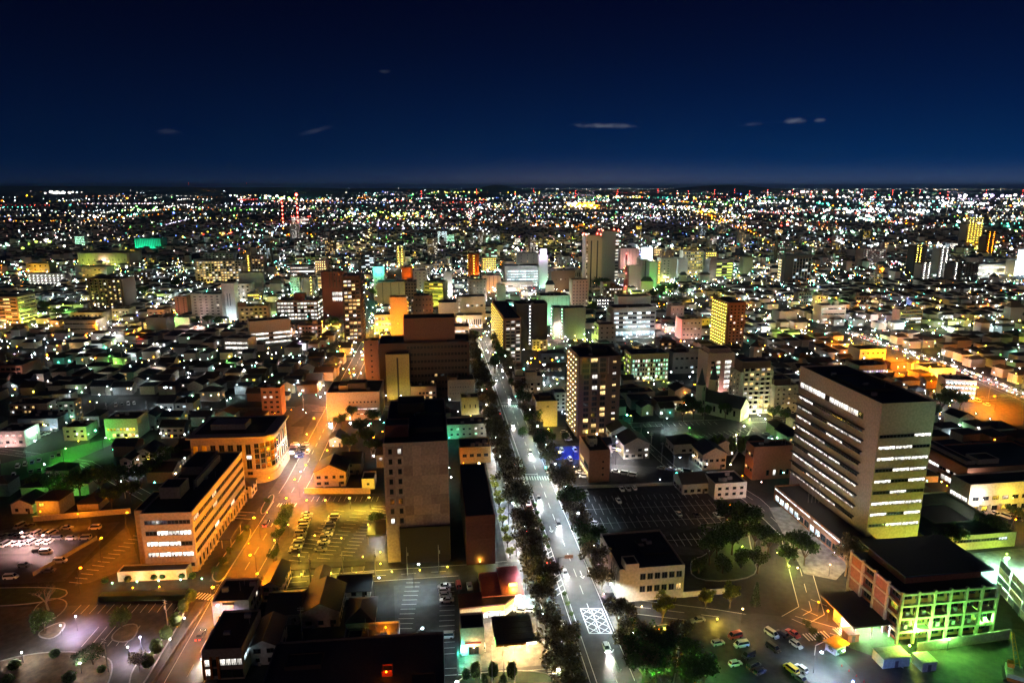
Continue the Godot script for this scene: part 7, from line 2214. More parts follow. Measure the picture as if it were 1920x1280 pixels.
	building({"n":"sign_block_right","l":"white block with a huge glowing sign at the right edge","p":[715.8,-959,18.9,16,25.6,9],"wall":"white","glowsign":["F",0.5,38,16,14,"cool"],"fl":[["F",0.5,8,10,"white",400]]})
	building({"n":"station_roof","l":"long low bright station roof at the far right","p":[689.7,-970.7,64.8,26,19,9],"wall":"pale","F":[["band",2,14,0,2,0.9,"white"]],"fl":[["F",0.3,4,10,"white",260],["F",0.7,4,10,"yellow",260]]})
	building({"n":"lime_roof_block","l":"small white block with a lime-lit roof sign","p":[304.6,-636.2,25.1,14,17.5,8],"wall":"white","F":[["band",3,4,0,1.2,0.2,"white"]],"top":[[0.7,0.4,4,4,4,"pale"]],"fl":[["F",0.75,15,-6,"green",60],["F",0.5,2,6,"white",50]],"mark":"lime-roofed block"})
	building({"n":"grey_stub_house","l":"grey blank house by the far end of the orange avenue","p":[255.8,-621.1,18,13,14.6,8],"wall":"grey"})
	building({"n":"purple_school","l":"flat-roofed school with two rows of violet-white windows","p":[239.2,-436.9,20,15,11.7,8],"wall":"grey","F":[["punch",2,11,1.3,1.3,0.9,"purple",0.05,0.95,2,9]],"each":true,"mark":"violet-window school"})
	building({"n":"grey_low_office","l":"grey low office above the violet-window school","p":[265.7,-487.5,21.4,14,10.5,8],"wall":"grey","F":[["punch",2,5,1.4,1,0.05,"white"]]})
	building({"n":"cyan_flats","l":"four-storey flats with white-cyan galleries right of the slab office","p":[270.6,-395.6,17.2,12,13.4,-14],"wall":"pale","F":[["corridor",4,8,1,2,0,"cool",0.02,0.98,0.8,12.4,1]],"mark":"cyan-gallery flats"})
	building({"n":"white_plant_house","l":"white two-storey works right of the violet-window school","p":[289.1,-442,20.2,15,8.2,8],"wall":"white","F":[["punch",1,3,1.6,1,0.1,"white"]],"fl":[["F",0.2,1.5,4,"cool",22]]})

func raise_near_houses():
	house(-56.4, -177.9, 6, 10.7, 14, 5.3, "pink", "roof_brown", "gable_z", "white", "white house with a dark gable roof and shop sign, left of the lit-window house", true, "", 0.05)
	house(-44.2, -174.4, 6, 7.9, 12, 4.2, "cream", "roof_brown", "hip", "yellow", "cream house with a brown hipped roof and small yellow windows", true, "", 0.5)
	house(-50.0, -192.3, 6, 10.2, 10, 2.8, "pale", "roof_black", "gable_x", "warm", "long house with a wide black gable roof beside the cross street", true, "", 0.0)
	house(-60.6, -187.3, 6, 4.2, 16, 4.1, "olive", "roof_brown", "gable_z", "warm", "narrow house with a long ridge squeezed beside the cross street", true, "", 0.1)
	house(-75.3, -190.6, 4, 5.7, 13, 5.6, "pink", "roof_black", "gable_z", "warm", "white two-storey house with a black roof beside the orange road lamp", true, "", 0.12)
	house(-67.3, -161.7, 6, 7.0, 12, 6.0, "white", "roof_grey", "gable_z", "warm", "small white gabled house below the black roofs at the lower left", true, "", 0.0)
	house(-67.9, -178.9, 6, 9.2, 12, 3.9, "dark_grey", "roof_black", "gable_x", "cool", "low black-roofed house hidden between the white house and corner shop", true, "", 0.1)
	house(59.5, -305.7, 8, 12.6, 13, 7.6, "white", "roof_blue", "gable_z", "white", "white gable house washed by cool light right of the brown tower", true, "", 0.3)
	house(55.7, -325.1, 8, 11.7, 13, 6.8, "grey", "roof_black", "gable_z", "cool", "black-roofed house leaning behind the cool-lit gable house", true, "", 0.1)
	house(85.4, -312.4, 8, 13.6, 11, 5.0, "pale", "roof_black", "hip", "warm", "dark house with a lit eave beside the green parking yard", true, "", 0.15)
	house(92.9, -293.1, 8, 11.3, 12, 7.8, "beige", "roof_blue", "gable_z", "warm", "two-storey house with a pale gable beside the wide dark parking lot", true, "", 0.05)
	house(77.7, -267.4, 8, 11.8, 10, 5.1, "pale", "roof_grey", "gable_x", "cool", "grey house with a broad roof left of the brick annex", true, "", 0.1)
	house(-88.0, -320.8, 5, 6.3, 10, 4.0, "cream", "roof_black", "gable_z", "orange", "orange-lit gable house right of the orange road", true, "", 0.1)
	house(-78.7, -274.8, 5, 13.1, 12, 6.9, "beige", "roof_black", "gable_z", "warm", "dark house with a large gable behind the parking lot wall", true, "", 0.05)
	house(-72.6, -287.2, 5, 8.5, 12, 5.7, "brown", "roof_black", "gable_x", "orange", "dark house with orange eaves behind the yellow-lit parking lot", true, "", 0.05)
	house(-171.5, -298.0, 3, 9.7, 11, 5.8, "pale", "roof_grey", "gable_z", "cool", "grey-walled house beside a bluish lit court left of the rounded office", true, "", 0.2)
	house(-175.7, -290.1, 3, 5.0, 9, 6.0, "pink", "roof_brown", "gable_z", "warm", "peaked dark house left of the rounded office", true, "", 0.05)
	house(-175.2, -332.6, 3, 12.1, 9, 6.4, "grey", "roof_grey", "gable_x", "cool", "long pale single-storey house above the rounded office", true, "", 0.1)
	house(-194.8, -249.6, 2, 8.3, 9, 4.1, "white", "roof_grey", "gable_z", "lime", "white house at the lower left behind the parked cars", true, "", 0.1)
	house(-196.9, -369.7, 3, 8.9, 10, 7.3, "white", "roof_grey", "gable_x", "cool", "white-walled house facing the flood mast parking lot", true, "", 0.15)
	house(-187.2, -371.5, 3, 10.1, 10, 6.7, "pale", "roof_black", "hip", "cool", "pale two-storey house right of the flood mast", true, "", 0.2)
	house(-193.8, -345.2, 3, 7.5, 11, 7.8, "pale", "roof_grey", "gable_z", "cool", "grey gabled house left of the round-lit clinic", true, "", 0.1)

func set_lamps():
	lamps("arm",8.0,"orange","orange sodium street lamp","orange street lamps of the left district",[[-93.2,-230.1,175,360],[-86.6,-246.3,175,360],[-84.9,-204.1,175,288],[-91,-184,90,210],[-143.8,-232.6,90,105],[-142.4,-213.8,90,91],[-137.9,-194.8,90,91],[-102.4,-340.4,175,312],[-104.4,-385.8,175,312],[-102.2,-367.5,175,264],[-88.5,-278.7,175,288],[-115,-314.5,175,192],[-104.3,-429.3,175,312],[-106.6,-478.3,175,312],[-83.7,-295.9,175,240],[-78.5,-193,175,108],[-88.6,-263.7,175,240],[-106.7,-410.6,175,240],[-109,-523.4,175,288]])
	lamps("twin",8.0,"orange","twin-headed orange street lamp","",[[-82.1,-167.6,94,300]])
	lamps("arm",9.0,"purple","bluish-white street lamp","",[[-87.9,-180.3,0,25],[-91.2,-269.5,0,60]])
	lamps("ball",4.5,"purple","dazzling white park lamp","park lamps of the corner garden",[[-127.3,-176.2,0,85],[-103.5,-166.8,0,85]])
	lamps("ball",3.0,"white","small white globe lamp","park lamps of the corner garden",[[-105.9,-164.6,0,30],[-130.6,-174.1,0,30],[-95.9,-168,0,30],[-96.4,-177.6,0,30],[-133.6,-162.4,0,30],[-115,-158.1,0,30]])  # some of these globes are added to light the clipped shrubs
	lamps("arm",5.5,"yellow","yellow parking lot lamp","yellow lamps of the parking lot",[[-74.2,-251.5,-85,60],[-65.1,-253.4,-85,60],[-57.3,-253.9,-85,60],[-81.6,-251.5,-85,60]])
	lamps("ball",5.0,"yellow","yellow post lamp","yellow lamps of the parking lot",[[-82.6,-230.5,0,40],[-70.6,-222.6,0,40],[-60.6,-220.7,0,40],[-53.1,-230.5,0,40],[-72.2,-209.2,0,40],[-50.3,-208.2,0,40],[-83.9,-219.2,0,40]])
	lamps("low",1.0,"yellow","low yellow garden lamp","garden lamps by the mauve tower",[[-70,-204,0,9],[-60.4,-204.7,0,9],[-51.9,-204.7,0,9],[-40.2,-205.6,0,8],[-31,-206.6,0,8],[-21.9,-208.6,0,8],[-11,-211.9,0,9],[-46.5,-218.2,0,26],[-45,-210.6,0,16]])
	lamps("low",0.8,"mint","low greenish garden lamp","garden lamps before the orange-lit office",[[-130.3,-199.3,0,4],[-122.6,-200,0,4],[-115.8,-200.6,0,4],[-108.9,-201.2,0,4],[-102.2,-201.8,0,4]])
	lamps("arm",9.0,"white","white right-pavement lamp of the main road","white street lamps of the main road",[[37.4,-140,187,260],[29,-209,187,260],[20.5,-278,187,260],[11.5,-352,187,260],[0.7,-440,187,260],[-11.5,-540,187,260]])
	lamps("arm",9.0,"white","white left-pavement lamp of the main road","white street lamps of the main road",[[9.9,-148,7,230],[1.5,-217,7,230],[-7,-286,7,230],[-16,-360,7,230],[-26.8,-448,7,230],[-39,-548,7,230]])
	lamps("arm",9.0,"cool","white right-pavement lamp of the main road","white street lamps of the main road",[[34.6,-163,187,260],[31.8,-186,187,260],[26.2,-232,187,260],[23.3,-255,187,260],[17.7,-301,187,260],[14.6,-326,187,260],[8,-380,187,260],[4.4,-410,187,260],[-3.2,-472,187,260],[-7.3,-505,187,260]])
	lamps("arm",9.0,"cool","white left-pavement lamp of the main road","white street lamps of the main road",[[7.1,-171,7,230],[4.3,-194,7,230],[-1.3,-240,7,230],[-4.1,-263,7,230],[-9.8,-309,7,230],[-12.8,-334,7,230],[-19.4,-388,7,230],[-23.1,-418,7,230],[-30.7,-480,7,230],[-34.7,-513,7,230]])
	lamps("flood",11.0,"cool","dazzling white flood mast","",[[-204.6,-386.7,7,420]])
	lamps("flood",9.0,"mint","dazzling greenish flood mast","",[[160.9,-200.7,7,5200]])
	lamps("low",1.0,"yellow","added yellow tree uplight","",[[61.2,-180,7,30],[44.5,-175.5,7,26]])  # added under the ginkgos to brighten their crowns
	lamps("low",1.0,"lime","added lime tree uplight","",[[82.5,-221.9,7,30],[94.2,-209.2,7,26]])  # added under the campus trees to light them greener
	lamps("ball",8.0,"mint","added pale green site lamp","",[[156.7,-190.6,7,380]])  # added to widen the glow of the flood mast towards the hall
	lamps("ball",4.0,"warm","warm park lamp","",[[90,-226,7,62],[91.3,-212.7,7,62],[94.3,-203,7,62],[105.9,-204.9,7,62]])
	lamps("ball",4.5,"warm","warm park lamp","",[[68.5,-179.8,7,62]])
	lamps("ball",4.0,"orange","orange park lamp","",[[41.9,-170.8,7,40],[86.3,-248.5,7,30]])
	lamps("ball",3.0,"orange","orange walkway lamp","",[[93.6,-185.5,7,50],[94.5,-181,7,60],[95.7,-176.1,7,70],[93,-167,7,50]])
	lamps("ball",4.0,"green","green-tinted park lamp","",[[50,-153.4,7,90],[36.2,-148,7,80]])
	lamps("arm",6.0,"cool","cool gate lamp","",[[80.7,-158.4,7,110]])
	lamps("ball",5.0,"blue","bluish site lamp","",[[86,-148.7,7,220]])
	lamps("ball",5.0,"cool","cool site lamp","",[[82.9,-145,7,55]])
	lamps("arm",7.0,"white","white yard lamp","",[[48.4,-298.4,7,150],[117.3,-330.9,7,150],[227.1,-276.9,7,90]])
	lamps("arm",8.0,"purple","bluish yard lamp","",[[47.2,-311.6,7,70]])
	lamps("ball",4.0,"blue","blue parking lamp","",[[15.4,-309.3,7,45],[29.4,-307.9,7,50]])
	lamps("arm",6.0,"cool","cool alley lamp","",[[81.1,-346.1,7,60]])
	lamps("arm",7.0,"cool","cool alley lamp","",[[81,-292,7,60]])
	lamps("arm",6.0,"teal","teal alley lamp","",[[69.5,-274.7,7,60]])
	lamps("ball",5.0,"green","green yard lamp","",[[91.8,-334,7,70]])
	lamps("low",1.0,"green","green tree uplight","",[[116,-325.5,7,60]])
	lamps("flood",9.0,"cool","bluish-white flood mast","",[[21.7,-447.3,7,260]])
	lamps("ball",5.0,"yellow","yellow yard lamp","",[[13.7,-421,7,50],[29.3,-424.7,7,50],[-103.4,-324.7,7,130]])
	lamps("ball",3.0,"yellow","yellow garden lamp","",[[38.5,-332.3,7,40],[11.1,-335.5,7,40],[19.4,-335.5,7,40]])
	lamps("ball",4.0,"white","white church lamp","",[[115.5,-393.4,7,60]])
	lamps("ball",4.0,"lime","lime church lamp","",[[117.1,-369.1,7,50]])
	lamps("low",1.0,"lime","lime church lamp","",[[128.9,-396.5,7,30]])
	lamps("ball",4.0,"white","white porch lamp","",[[136.1,-356.2,7,90]])
	lamps("arm",7.0,"green","green-tinted lot lamp","",[[-210.9,-300.4,7,130]])
	lamps("ball",5.0,"green","green-tinted lot lamp","",[[-213.4,-324.7,7,90]])
	lamps("ball",5.0,"mint","greenish lot lamp","",[[-241,-327,7,70]])
	lamps("low",1.2,"green","green tree uplight","",[[-195.3,-265.4,7,90],[-188.4,-258.9,7,80]])
	lamps("arm",6.0,"pink","pinkish lot lamp","",[[-177.3,-222.7,7,150],[-168.4,-220.8,7,130]])
	lamps("ball",3.0,"orange","orange wall lamp","",[[-168.2,-242.8,7,40],[-184.2,-245,7,40]])
	lamps("arm",6.0,"cool","cool street lamp","",[[-202,-316.9,7,28],[-173.4,-297.6,7,28],[-156.4,-314.7,7,22]])
	lamps("arm",7.0,"cool","cool street lamp","",[[-266.2,-391.2,7,38],[-250.4,-402.3,7,33],[-237.1,-430.3,7,33],[-223.7,-446.4,7,33],[-195.1,-457.8,7,38],[-182.2,-460.8,7,50],[-180.3,-436.9,7,33],[-144.4,-446.4,7,33],[-136.9,-405.8,7,28],[-172.5,-408.1,7,33]])
	lamps("arm",7.0,"white","white street lamp","",[[-237.9,-370.6,7,33]])
	lamps("arm",8.0,"white","white street lamp","",[[-246.6,-452.6,7,61],[-300.4,-468.9,7,72],[-164.8,-488,7,61]])
	lamps("arm",7.0,"green","green street lamp","",[[-293.2,-479.1,7,94],[-274.7,-466.7,7,61],[-202.6,-465.2,7,50]])
	lamps("arm",8.0,"cool","cool street lamp","",[[-166,-475.1,7,50],[-149.6,-496.5,7,72]])
	lamps("ball",5.0,"white","white shop lamp","",[[-121.4,-414.9,7,110],[-114,-414.9,7,110]])
	lamps("ball",5.0,"white","white yard lamp","",[[-99.9,-296.2,7,170],[-103,-310.2,7,130]])
	lamps("ball",5.0,"orange","orange yard lamp","",[[188.9,-234.6,7,60]])
	lamps("ball",3.5,"lime","lime site lamp","",[[109.5,-164.6,7,140]])
	lamps("ball",3.5,"green","lime site lamp","",[[122,-167.3,7,170]])
	lamps("ball",4.0,"green","green site lamp","",[[115,-170.1,7,160]])
	lamps("ball",5.0,"green","green site lamp","",[[136.5,-173.5,7,120]])
	lamps("low",1.2,"teal","teal path lamp","",[[-14,-164.7,7,60]])
	lamps("arm",6.0,"mint","cool lot lamp","",[[-31.2,-162.8,7,70]])
	lamps("arm",9.0,"cool","cool lot lamp","",[[-26.2,-164.3,7,90],[-18.2,-156.6,7,110]])
	lamps("arm",8.0,"cool","bluish road lamp","",[[-31.8,-198.3,7,80],[-43.1,-190.6,7,40]])
	lamps("ball",2.5,"orange","amber garden lamp","",[[-36.5,-173.9,7,26]])
	lamps("arm",8.0,"orange","orange street lamp of the right avenue","orange street lamps of the right avenue",[[268.4,-523.4,100,800],[275.7,-505.1,100,800],[287.1,-496.5,100,800],[283.1,-475.1,100,800],[282,-456.9,100,800],[282,-442.7,100,800],[285,-432,100,800],[282.4,-414.2,100,800],[282.7,-395.6,100,800],[280.4,-377.5,100,800],[288.7,-547.1,100,800],[267.8,-475.1,100,800],[264.8,-442.7,100,800]])
	lamps("arm",8.0,"lime","lime-tinted street lamp","street lamps among the blocks",[[92.5,-732.2,280,255],[137,-790.3,340,221],[-215.1,-586.7,260,136],[-240.4,-666.4,295,162],[-266.1,-732.2,260,136],[-410.9,-777.9,230,136],[-462.4,-691.3,85,187],[-457,-632.2,350,221],[71.8,-496.5,60,66],[58.7,-523.4,140,54],[229.7,-564.1,210,136],[245,-568.5,60,102],[252.2,-564.1,200,102],[379.2,-611.2,300,128],[406.8,-624.1,220,128],[423.3,-564.1,340,102]])
	lamps("arm",8.0,"white","white street lamp","street lamps among the blocks",[[62.3,-790.3,220,170],[24.9,-790.3,160,170],[-30.2,-582,145,187],[-20.1,-559.7,285,187],[-23.4,-531.1,215,156],[-262.5,-611.2,60,136],[-331.6,-553.4,30,136],[-264.2,-523.4,150,66],[-267.6,-505.1,300,54],[135.6,-586.7,110,187],[134.2,-523.4,320,120],[335.5,-611.2,30,102],[311.4,-442.7,210,96]])
	lamps("arm",8.0,"green","green-tinted street lamp","street lamps among the blocks",[[174.3,-790.3,40,255],[198.9,-858,145,255],[28.9,-732.2,230,102],[-307.6,-624.1,220,102],[-438.5,-666.4,190,170],[347,-732.2,120,170],[355.3,-479.9,200,66],[32,-533.1,45,96]])
	lamps("arm",8.0,"yellow","yellow street lamp","street lamps among the blocks",[[230.4,-790.3,310,221],[190.9,-732.2,30,170],[-17,-611.2,355,102],[-119.1,-611.2,325,221],[-94.4,-523.4,105,96],[-149.6,-586.7,160,221],[-163.7,-586.7,310,221],[-129.7,-505.1,160,66],[-322.6,-586.7,90,136],[-343.2,-598.7,240,170],[-346,-586.7,100,136],[-448.1,-598.7,140,187],[136.9,-501.6,100,72],[145.6,-496.5,275,72],[92.3,-523.4,340,72],[268.8,-533.1,330,120],[418.1,-611.2,140,128],[331.3,-523.4,10,96],[336.5,-505.1,290,84],[310.8,-404.7,15,96],[326.8,-429.3,340,72]])
	lamps("arm",8.0,"orange","orange street lamp","street lamps among the blocks",[[242.9,-732.2,300,170],[-35.4,-553.4,40,170],[-123.9,-598.7,220,221],[-106.1,-553.4,0,255],[-106.9,-523.4,255,156],[-109.5,-505.1,150,156],[-185.9,-598.7,30,187],[-365.2,-591.5,215,170],[-423,-611.2,270,136],[-319.7,-564.1,310,136],[245.9,-582,350,110],[251.6,-523.4,120,120],[491.5,-697.8,350,128],[525.4,-714.6,270,110]])
	lamps("arm",8.0,"warm","warm street lamp","street lamps among the blocks",[[-48.6,-611.2,260,136],[-352.3,-523.4,120,54],[393.3,-732.2,320,102]])
	lamps("arm",8.0,"pink","pinkish street lamp","street lamps among the blocks",[[-194,-586.7,215,187],[-275.9,-586.7,70,255]])
	lamps("arm",8.0,"cool","cool white street lamp","street lamps among the blocks",[[-119.6,-496.5,300,66],[-381.7,-732.2,300,170],[-386,-790.3,220,306],[-468.5,-732.2,330,136],[-522.1,-769.9,340,170],[-560.4,-790.3,60,136],[-377.4,-523.4,60,54],[-324.3,-505.1,40,42],[223.7,-611.2,220,102],[243.1,-637.6,0,102],[205.5,-523.4,70,54],[184.4,-488,290,42],[329.1,-637.6,110,102],[354.9,-611.2,310,102],[420.8,-586.7,60,102],[221.9,-442.7,260,36],[240.1,-404.7,310,42],[253.4,-410.6,160,42],[249.6,-377.5,150,66],[186.1,-442.7,280,30],[224.3,-472,50,36],[311.2,-611.2,40,60],[166.9,-429.3,0,36]])
	lamps("arm",8.0,"purple","violet-white street lamp","street lamps among the blocks",[[-167.7,-523.4,320,66],[-362.3,-598.7,320,136],[316.4,-429.3,130,96]])
	lamps("arm",8.0,"red","red-lit street lamp","street lamps among the blocks",[[-306.2,-547.1,20,36],[125.3,-582,330,102],[139.9,-575.2,215,110]])
	lamps("arm",8.0,"mint","pale green street lamp","street lamps among the blocks",[[41.9,-523.4,220,54],[381.1,-505.1,340,54],[0,-523.4,240,36]])
	lamps("arm",8.0,"blue","blue-tinted street lamp","street lamps among the blocks",[[187.4,-637.6,310,85],[428,-732.2,20,102]])
	lamps("arm",8.0,"teal","teal street lamp","street lamps among the blocks",[[260,-374.4,70,66]])

func grow_plants():
	plants("street_tree","sparse brown street tree, %s along the left side of the main road","street trees of the main road","tree",[["street",14.2,-141.6,1.48],["street",12.8,-151.9,1.48],["street",12.5,-159.2,1.64],["street",10.4,-170.5,1.42],["street",9.1,-182.4,1.4],["street",8.8,-189.7,1.66],["street",7.4,-202.4,1.44],["street",5.9,-210.5,1.68],["street",5,-223.3,1.57],["street",3.5,-231.8,1.38],["street",2,-243.6,1.72],["street",1.2,-252,1.44],["street",0,-262.1,1.7],["street",-1.3,-272.6,1.49],["street",-2.8,-283.1,1.37],["street",-4.4,-291.7,1.32],["street",-6,-302.7,1.43],["street",-6.7,-313.5,1.45],["street",-7.4,-324.8,1.49],["street",-9.6,-333.3,1.42],["street",-10.6,-343,1.44],["street",-11.6,-352.6,1.35],["street",-13.5,-365.5,1.64],["street",-14.1,-375.7,1.45],["street",-15.8,-385,1.32],["street",-16.5,-393.4,1.73],["street",-17.7,-403.4,1.31],["street",-19.5,-413.5,1.65],["street",-20.6,-423.8,1.58],["street",-21.3,-436.6,1.39],["street",-23,-447.5,1.47],["street",-23.6,-456.9,1.3],["street",-26,-467.7,1.65],["street",-26.9,-477.4,1.34],["street",-27.4,-487.1,1.39],["street",-29.7,-498.8,1.38],["street",-30.2,-508.6,1.32],["street",-31.7,-518.4,1.75],["street",-33.4,-527.5,1.65],["street",-34.3,-535.8,1.51]])
	plants("street_tree","leafy street tree, %s along the right side of the main road","street trees of the main road","tree",[["street",35.1,-142.4,1.21],["broad",34,-153.6,1.56],["street",33.1,-163.2,1.21],["street",31.2,-174.8,1.28],["street",28.6,-193.5,1.26],["street",27.1,-203.9,1.43],["broad",26.8,-216.6,1.56],["street",25.1,-225.6,1.5],["street",23.7,-239,1.28],["broad",22.8,-246.4,1.57],["street",20.9,-258,1.52],["street",19.9,-267.9,1.41],["street",17.4,-289.7,1.31],["street",16.3,-299.2,1.23],["broad",15.1,-309.8,1.47],["street",12.9,-320.6,1.25],["street",12.5,-332.1,1.22],["broad",10.4,-342.9,1.43],["street",9.7,-352.3,1.29],["street",7.6,-362.9,1.21],["broad",7.2,-376.7,1.52],["street",5.8,-384.3,1.42],["street",4.6,-397.6,1.47],["broad",2.8,-405.4,1.51],["street",1.6,-417.5,1.21],["street",-0.1,-427.8,1.4],["broad",-0.6,-438.4,1.26],["street",-2.4,-448.3,1.41],["street",-4,-458.6,1.53],["broad",-5.3,-470.4,1.35],["street",-5.9,-482,1.29],["street",-7.5,-489.9,1.24],["broad",-9.1,-501.9,1.55],["street",-10,-513.3,1.54],["street",-11.1,-525.3,1.55],["broad",-12.9,-535,1.53]])
	plants("young_tree","small yellow-green tree, %s in the row before the dark hall","young trees before the banquet hall","tree",[["gold",-0.7,-216,0.58],["gold",-1.6,-223.6,0.68],["gold",-2.6,-231.2,0.58],["gold",-3.5,-238.8,0.68],["gold",-4.4,-246.4,0.58],["gold",-5.3,-254,0.68],["gold",-6.3,-261.6,0.58],["gold",-7.2,-269.2,0.68],["gold",-8.1,-276.8,0.58]])
	plants("clipped_shrub","egg-shaped clipped shrub, %s from the far end of the garden row","clipped shrubs of the corner garden","shrub",[["egg",-100.2,-190,1.2],["egg",-100,-184.6,1.2],["egg",-99,-177.4,1.2],["egg",-98.9,-171.6,1.2],["egg",-98.7,-165.6,1.2],["egg",-98.1,-160,1.2]])
	plants("ball_shrub","dark round shrub, %s from the left before the orange-lit office","round shrubs before the orange-lit office","shrub",[["ball",-133.4,-200.6,0.95],["ball",-126.2,-201.2,0.95],["ball",-118.3,-202.5,0.95],["ball",-115.6,-203.1,0.95],["ball",-109.4,-203.4,0.95],["ball",-105.9,-203.1,0.95]])
	plants("broad_bush","big bright green bush beside the dazzling park lamp","","bush",[["round",-136,-174.9,1.5]])
	plants("garden_tree","dark round garden tree between the two park lamps","","tree",[["round",-114.4,-176.4,1.35]])
	plants("garden_pine","flat-topped garden pine on the sandy island","","tree",[["pine",-114,-161.7,1.35]])
	plants("ball_shrub","reddish dark ball shrub on the sandy island","","shrub",[["ball",-126.1,-164.3,1.1]])
	plants("ball_shrub","green ball shrub at the left of the sandy island","","shrub",[["ball",-133.8,-159.6,1.3]])
	plants("ball_shrub","bright green shrub at the bottom of the sandy island","","shrub",[["ball",-115.7,-154.4,1.4]])
	plants("ball_shrub","low green shrub in the bottom left corner","","shrub",[["ball",-131.5,-154,1.2]])
	plants("ball_shrub","small low shrub beside the garden pine","","shrub",[["ball",-109.8,-158.4,0.9]])
	plants("bare_tree","wide nearly bare tree beside the garden lawn","","tree",[["bare",-142.3,-185.9,1.5]])
	plants("roadside_tree","small reddish tree under the clipped shrubs","","tree",[["street",-99.8,-158.8,0.7]])
	plants("grove_tree","dark leafy tree, %s in the grove behind the parking lots","grove behind the left parking lots","tree",[["broad",-180,-262.9,1.5],["broad",-172.6,-265.4,1.7],["broad",-166.2,-267.9,1.6],["broad",-183.6,-258,1.2],["broad",-158.4,-281.4,1.3],["broad",-159.9,-273.2,1.3],["broad",-157,-259.4,1.2],["broad",-161.2,-253.2,1.2],["broad",-160.7,-293.1,1.2],["broad",-158.1,-300.5,1.1],["broad",-191.1,-262.9,1.3],["broad",-201.2,-267.9,1.1]])
	plants("verge_tree","small roadside tree, %s along the yellow-lit lot","trees between the left road and parking lot","tree",[["conifer",-83.5,-220.3,0.6],["broad",-87,-239.9,0.8],["broad",-86.4,-233.7,0.8],["broad",-85.1,-226.7,0.7],["broad",-88.4,-247.3,0.7],["broad",-82.5,-213.3,0.6]])
	plants("campus_tree","dark campus tree, %s in the clump behind the old stone office","dark trees of the campus","tree",[["broad",77.7,-218.5,1.5],["broad",87.4,-231.7,1.5],["broad",87,-222.2,1.2],["broad",81.9,-239.9,1.2],["broad",67.8,-211.6,1.3],["round",70.9,-206.6,1.3],["round",78.2,-209.9,1.4],["round",62.8,-206.6,1.2],["broad",82.5,-206.6,1.1],["broad",71.5,-215,1.5],["round",82.4,-229.8,1.3]])
	plants("plaza_tree","airy tree, %s beside the bright plaza","trees around the bright plaza","tree",[["broad",98.5,-215,1.35],["broad",100.4,-211.6,1.2],["broad",93.7,-209.9,1],["broad",85.4,-231.7,1.6],["broad",90.5,-218.5,1.2],["street",111.4,-205,1.4],["street",116.4,-209.9,1.2]])
	plants("verge_shrub","dark round shrub, %s along the strip before the orange-lit office","shrubs between the orange-lit office and road","shrub",[["round",-99.2,-205.6,0.6],["round",-99.3,-211.6,0.65],["round",-99.5,-218.5,0.6],["round",-99.7,-226.7,0.65],["round",-99.9,-234.6,0.6],["round",-100.5,-258,0.6]])
	plants("ginkgo","large golden tree at the corner of the stone office","","tree",[["gold",44.8,-179.9,1.25]])
	plants("ginkgo","yellow-green tree, left of the pair before the stone office","","tree",[["gold",59.4,-186.4,0.95]])
	plants("ginkgo","yellow-green tree, right of the pair before the stone office","","tree",[["gold",67.2,-187.3,1.05]])
	plants("campus_tree","dark green pointed tree right of the yellow-green pair","","tree",[["conifer",75.3,-187.8,1.15]])
	plants("park_tree","brown park tree, %s in the strip below the golden tree","park trees at the bottom right of the road","tree",[["broad",37.7,-165.2,1.2],["street",31.8,-160.9,1.2],["broad",40.5,-160.9,1.2],["street",46.1,-166.3,1.1],["broad",47.2,-158.8,1.2],["street",36.7,-152.8,1.3],["broad",45.2,-150.9,1.2],["street",33.1,-168.5,1.1],["broad",49.8,-152.8,1.1]])
	plants("gate_shrub","small round tree, %s beside the gatehouse","small trees by the gatehouse","shrub",[["round",86.7,-177.4,0.55],["round",87.1,-173.9,0.55],["round",87.5,-170.8,0.55],["round",89.5,-167,0.55],["round",91.1,-165.6,0.55]])
	plants("cone_shrub","dark cone-shaped shrub, %s in the row below the filling station","cone shrubs below the filling station","shrub",[["topiary",-12.1,-155.2,0.9],["topiary",-9.6,-155.8,1.2],["topiary",-4.9,-155.8,1.2],["topiary",-0.1,-155.8,1.2],["topiary",-2.2,-152.8,0.9],["topiary",-7.2,-152.8,0.9]])
	plants("cube_tree","tall dark clipped tree, %s by the green yard","clipped trees of the green yard","tree",[["topiary",101.9,-312.4,2],["topiary",97.9,-311,2],["topiary",106.2,-311,2]])
	plants("cube_tree","tall clipped tree lit green from below","","tree",[["topiary",111.3,-311,2]])
	plants("church_tree","dark tree, %s in the grove around the church","trees around the church","tree",[["broad",100.9,-372.4,1.3],["broad",101.6,-363.2,1.3],["broad",106.3,-358.8,1.2],["broad",94.5,-358.8,1.2],["broad",119.5,-363.2,1.2],["broad",128.4,-367.8,1.1],["broad",144.7,-358.8,1.1],["broad",148.9,-354.5,1.1]])
	plants("yard_tree","dark tree, %s at the corner of the school yard","trees of the school yard","tree",[["broad",256.7,-382.1,1.5],["broad",246.1,-372.4,1.5],["broad",259.9,-377.2,1.3],["broad",232.7,-358.8,1.2]])
	plants("annex_tree","green-lit tree, %s beside the annex","trees beside the annex","tree",[["broad",176.1,-233.7,1],["broad",158.3,-221.4,1.1],["broad",151.7,-218.5,0.9],["broad",192.5,-239.9,1],["broad",179.3,-229.8,1]])
	plants("garden_tree","lamp-lit garden tree, %s below the blank beige wall","garden trees below the beige store","tree",[["round",13.5,-326.6,0.9],["round",20.4,-328,0.9],["round",27.3,-329.5,0.9],["round",19.3,-332.6,1],["round",5.5,-334.1,1.1]])
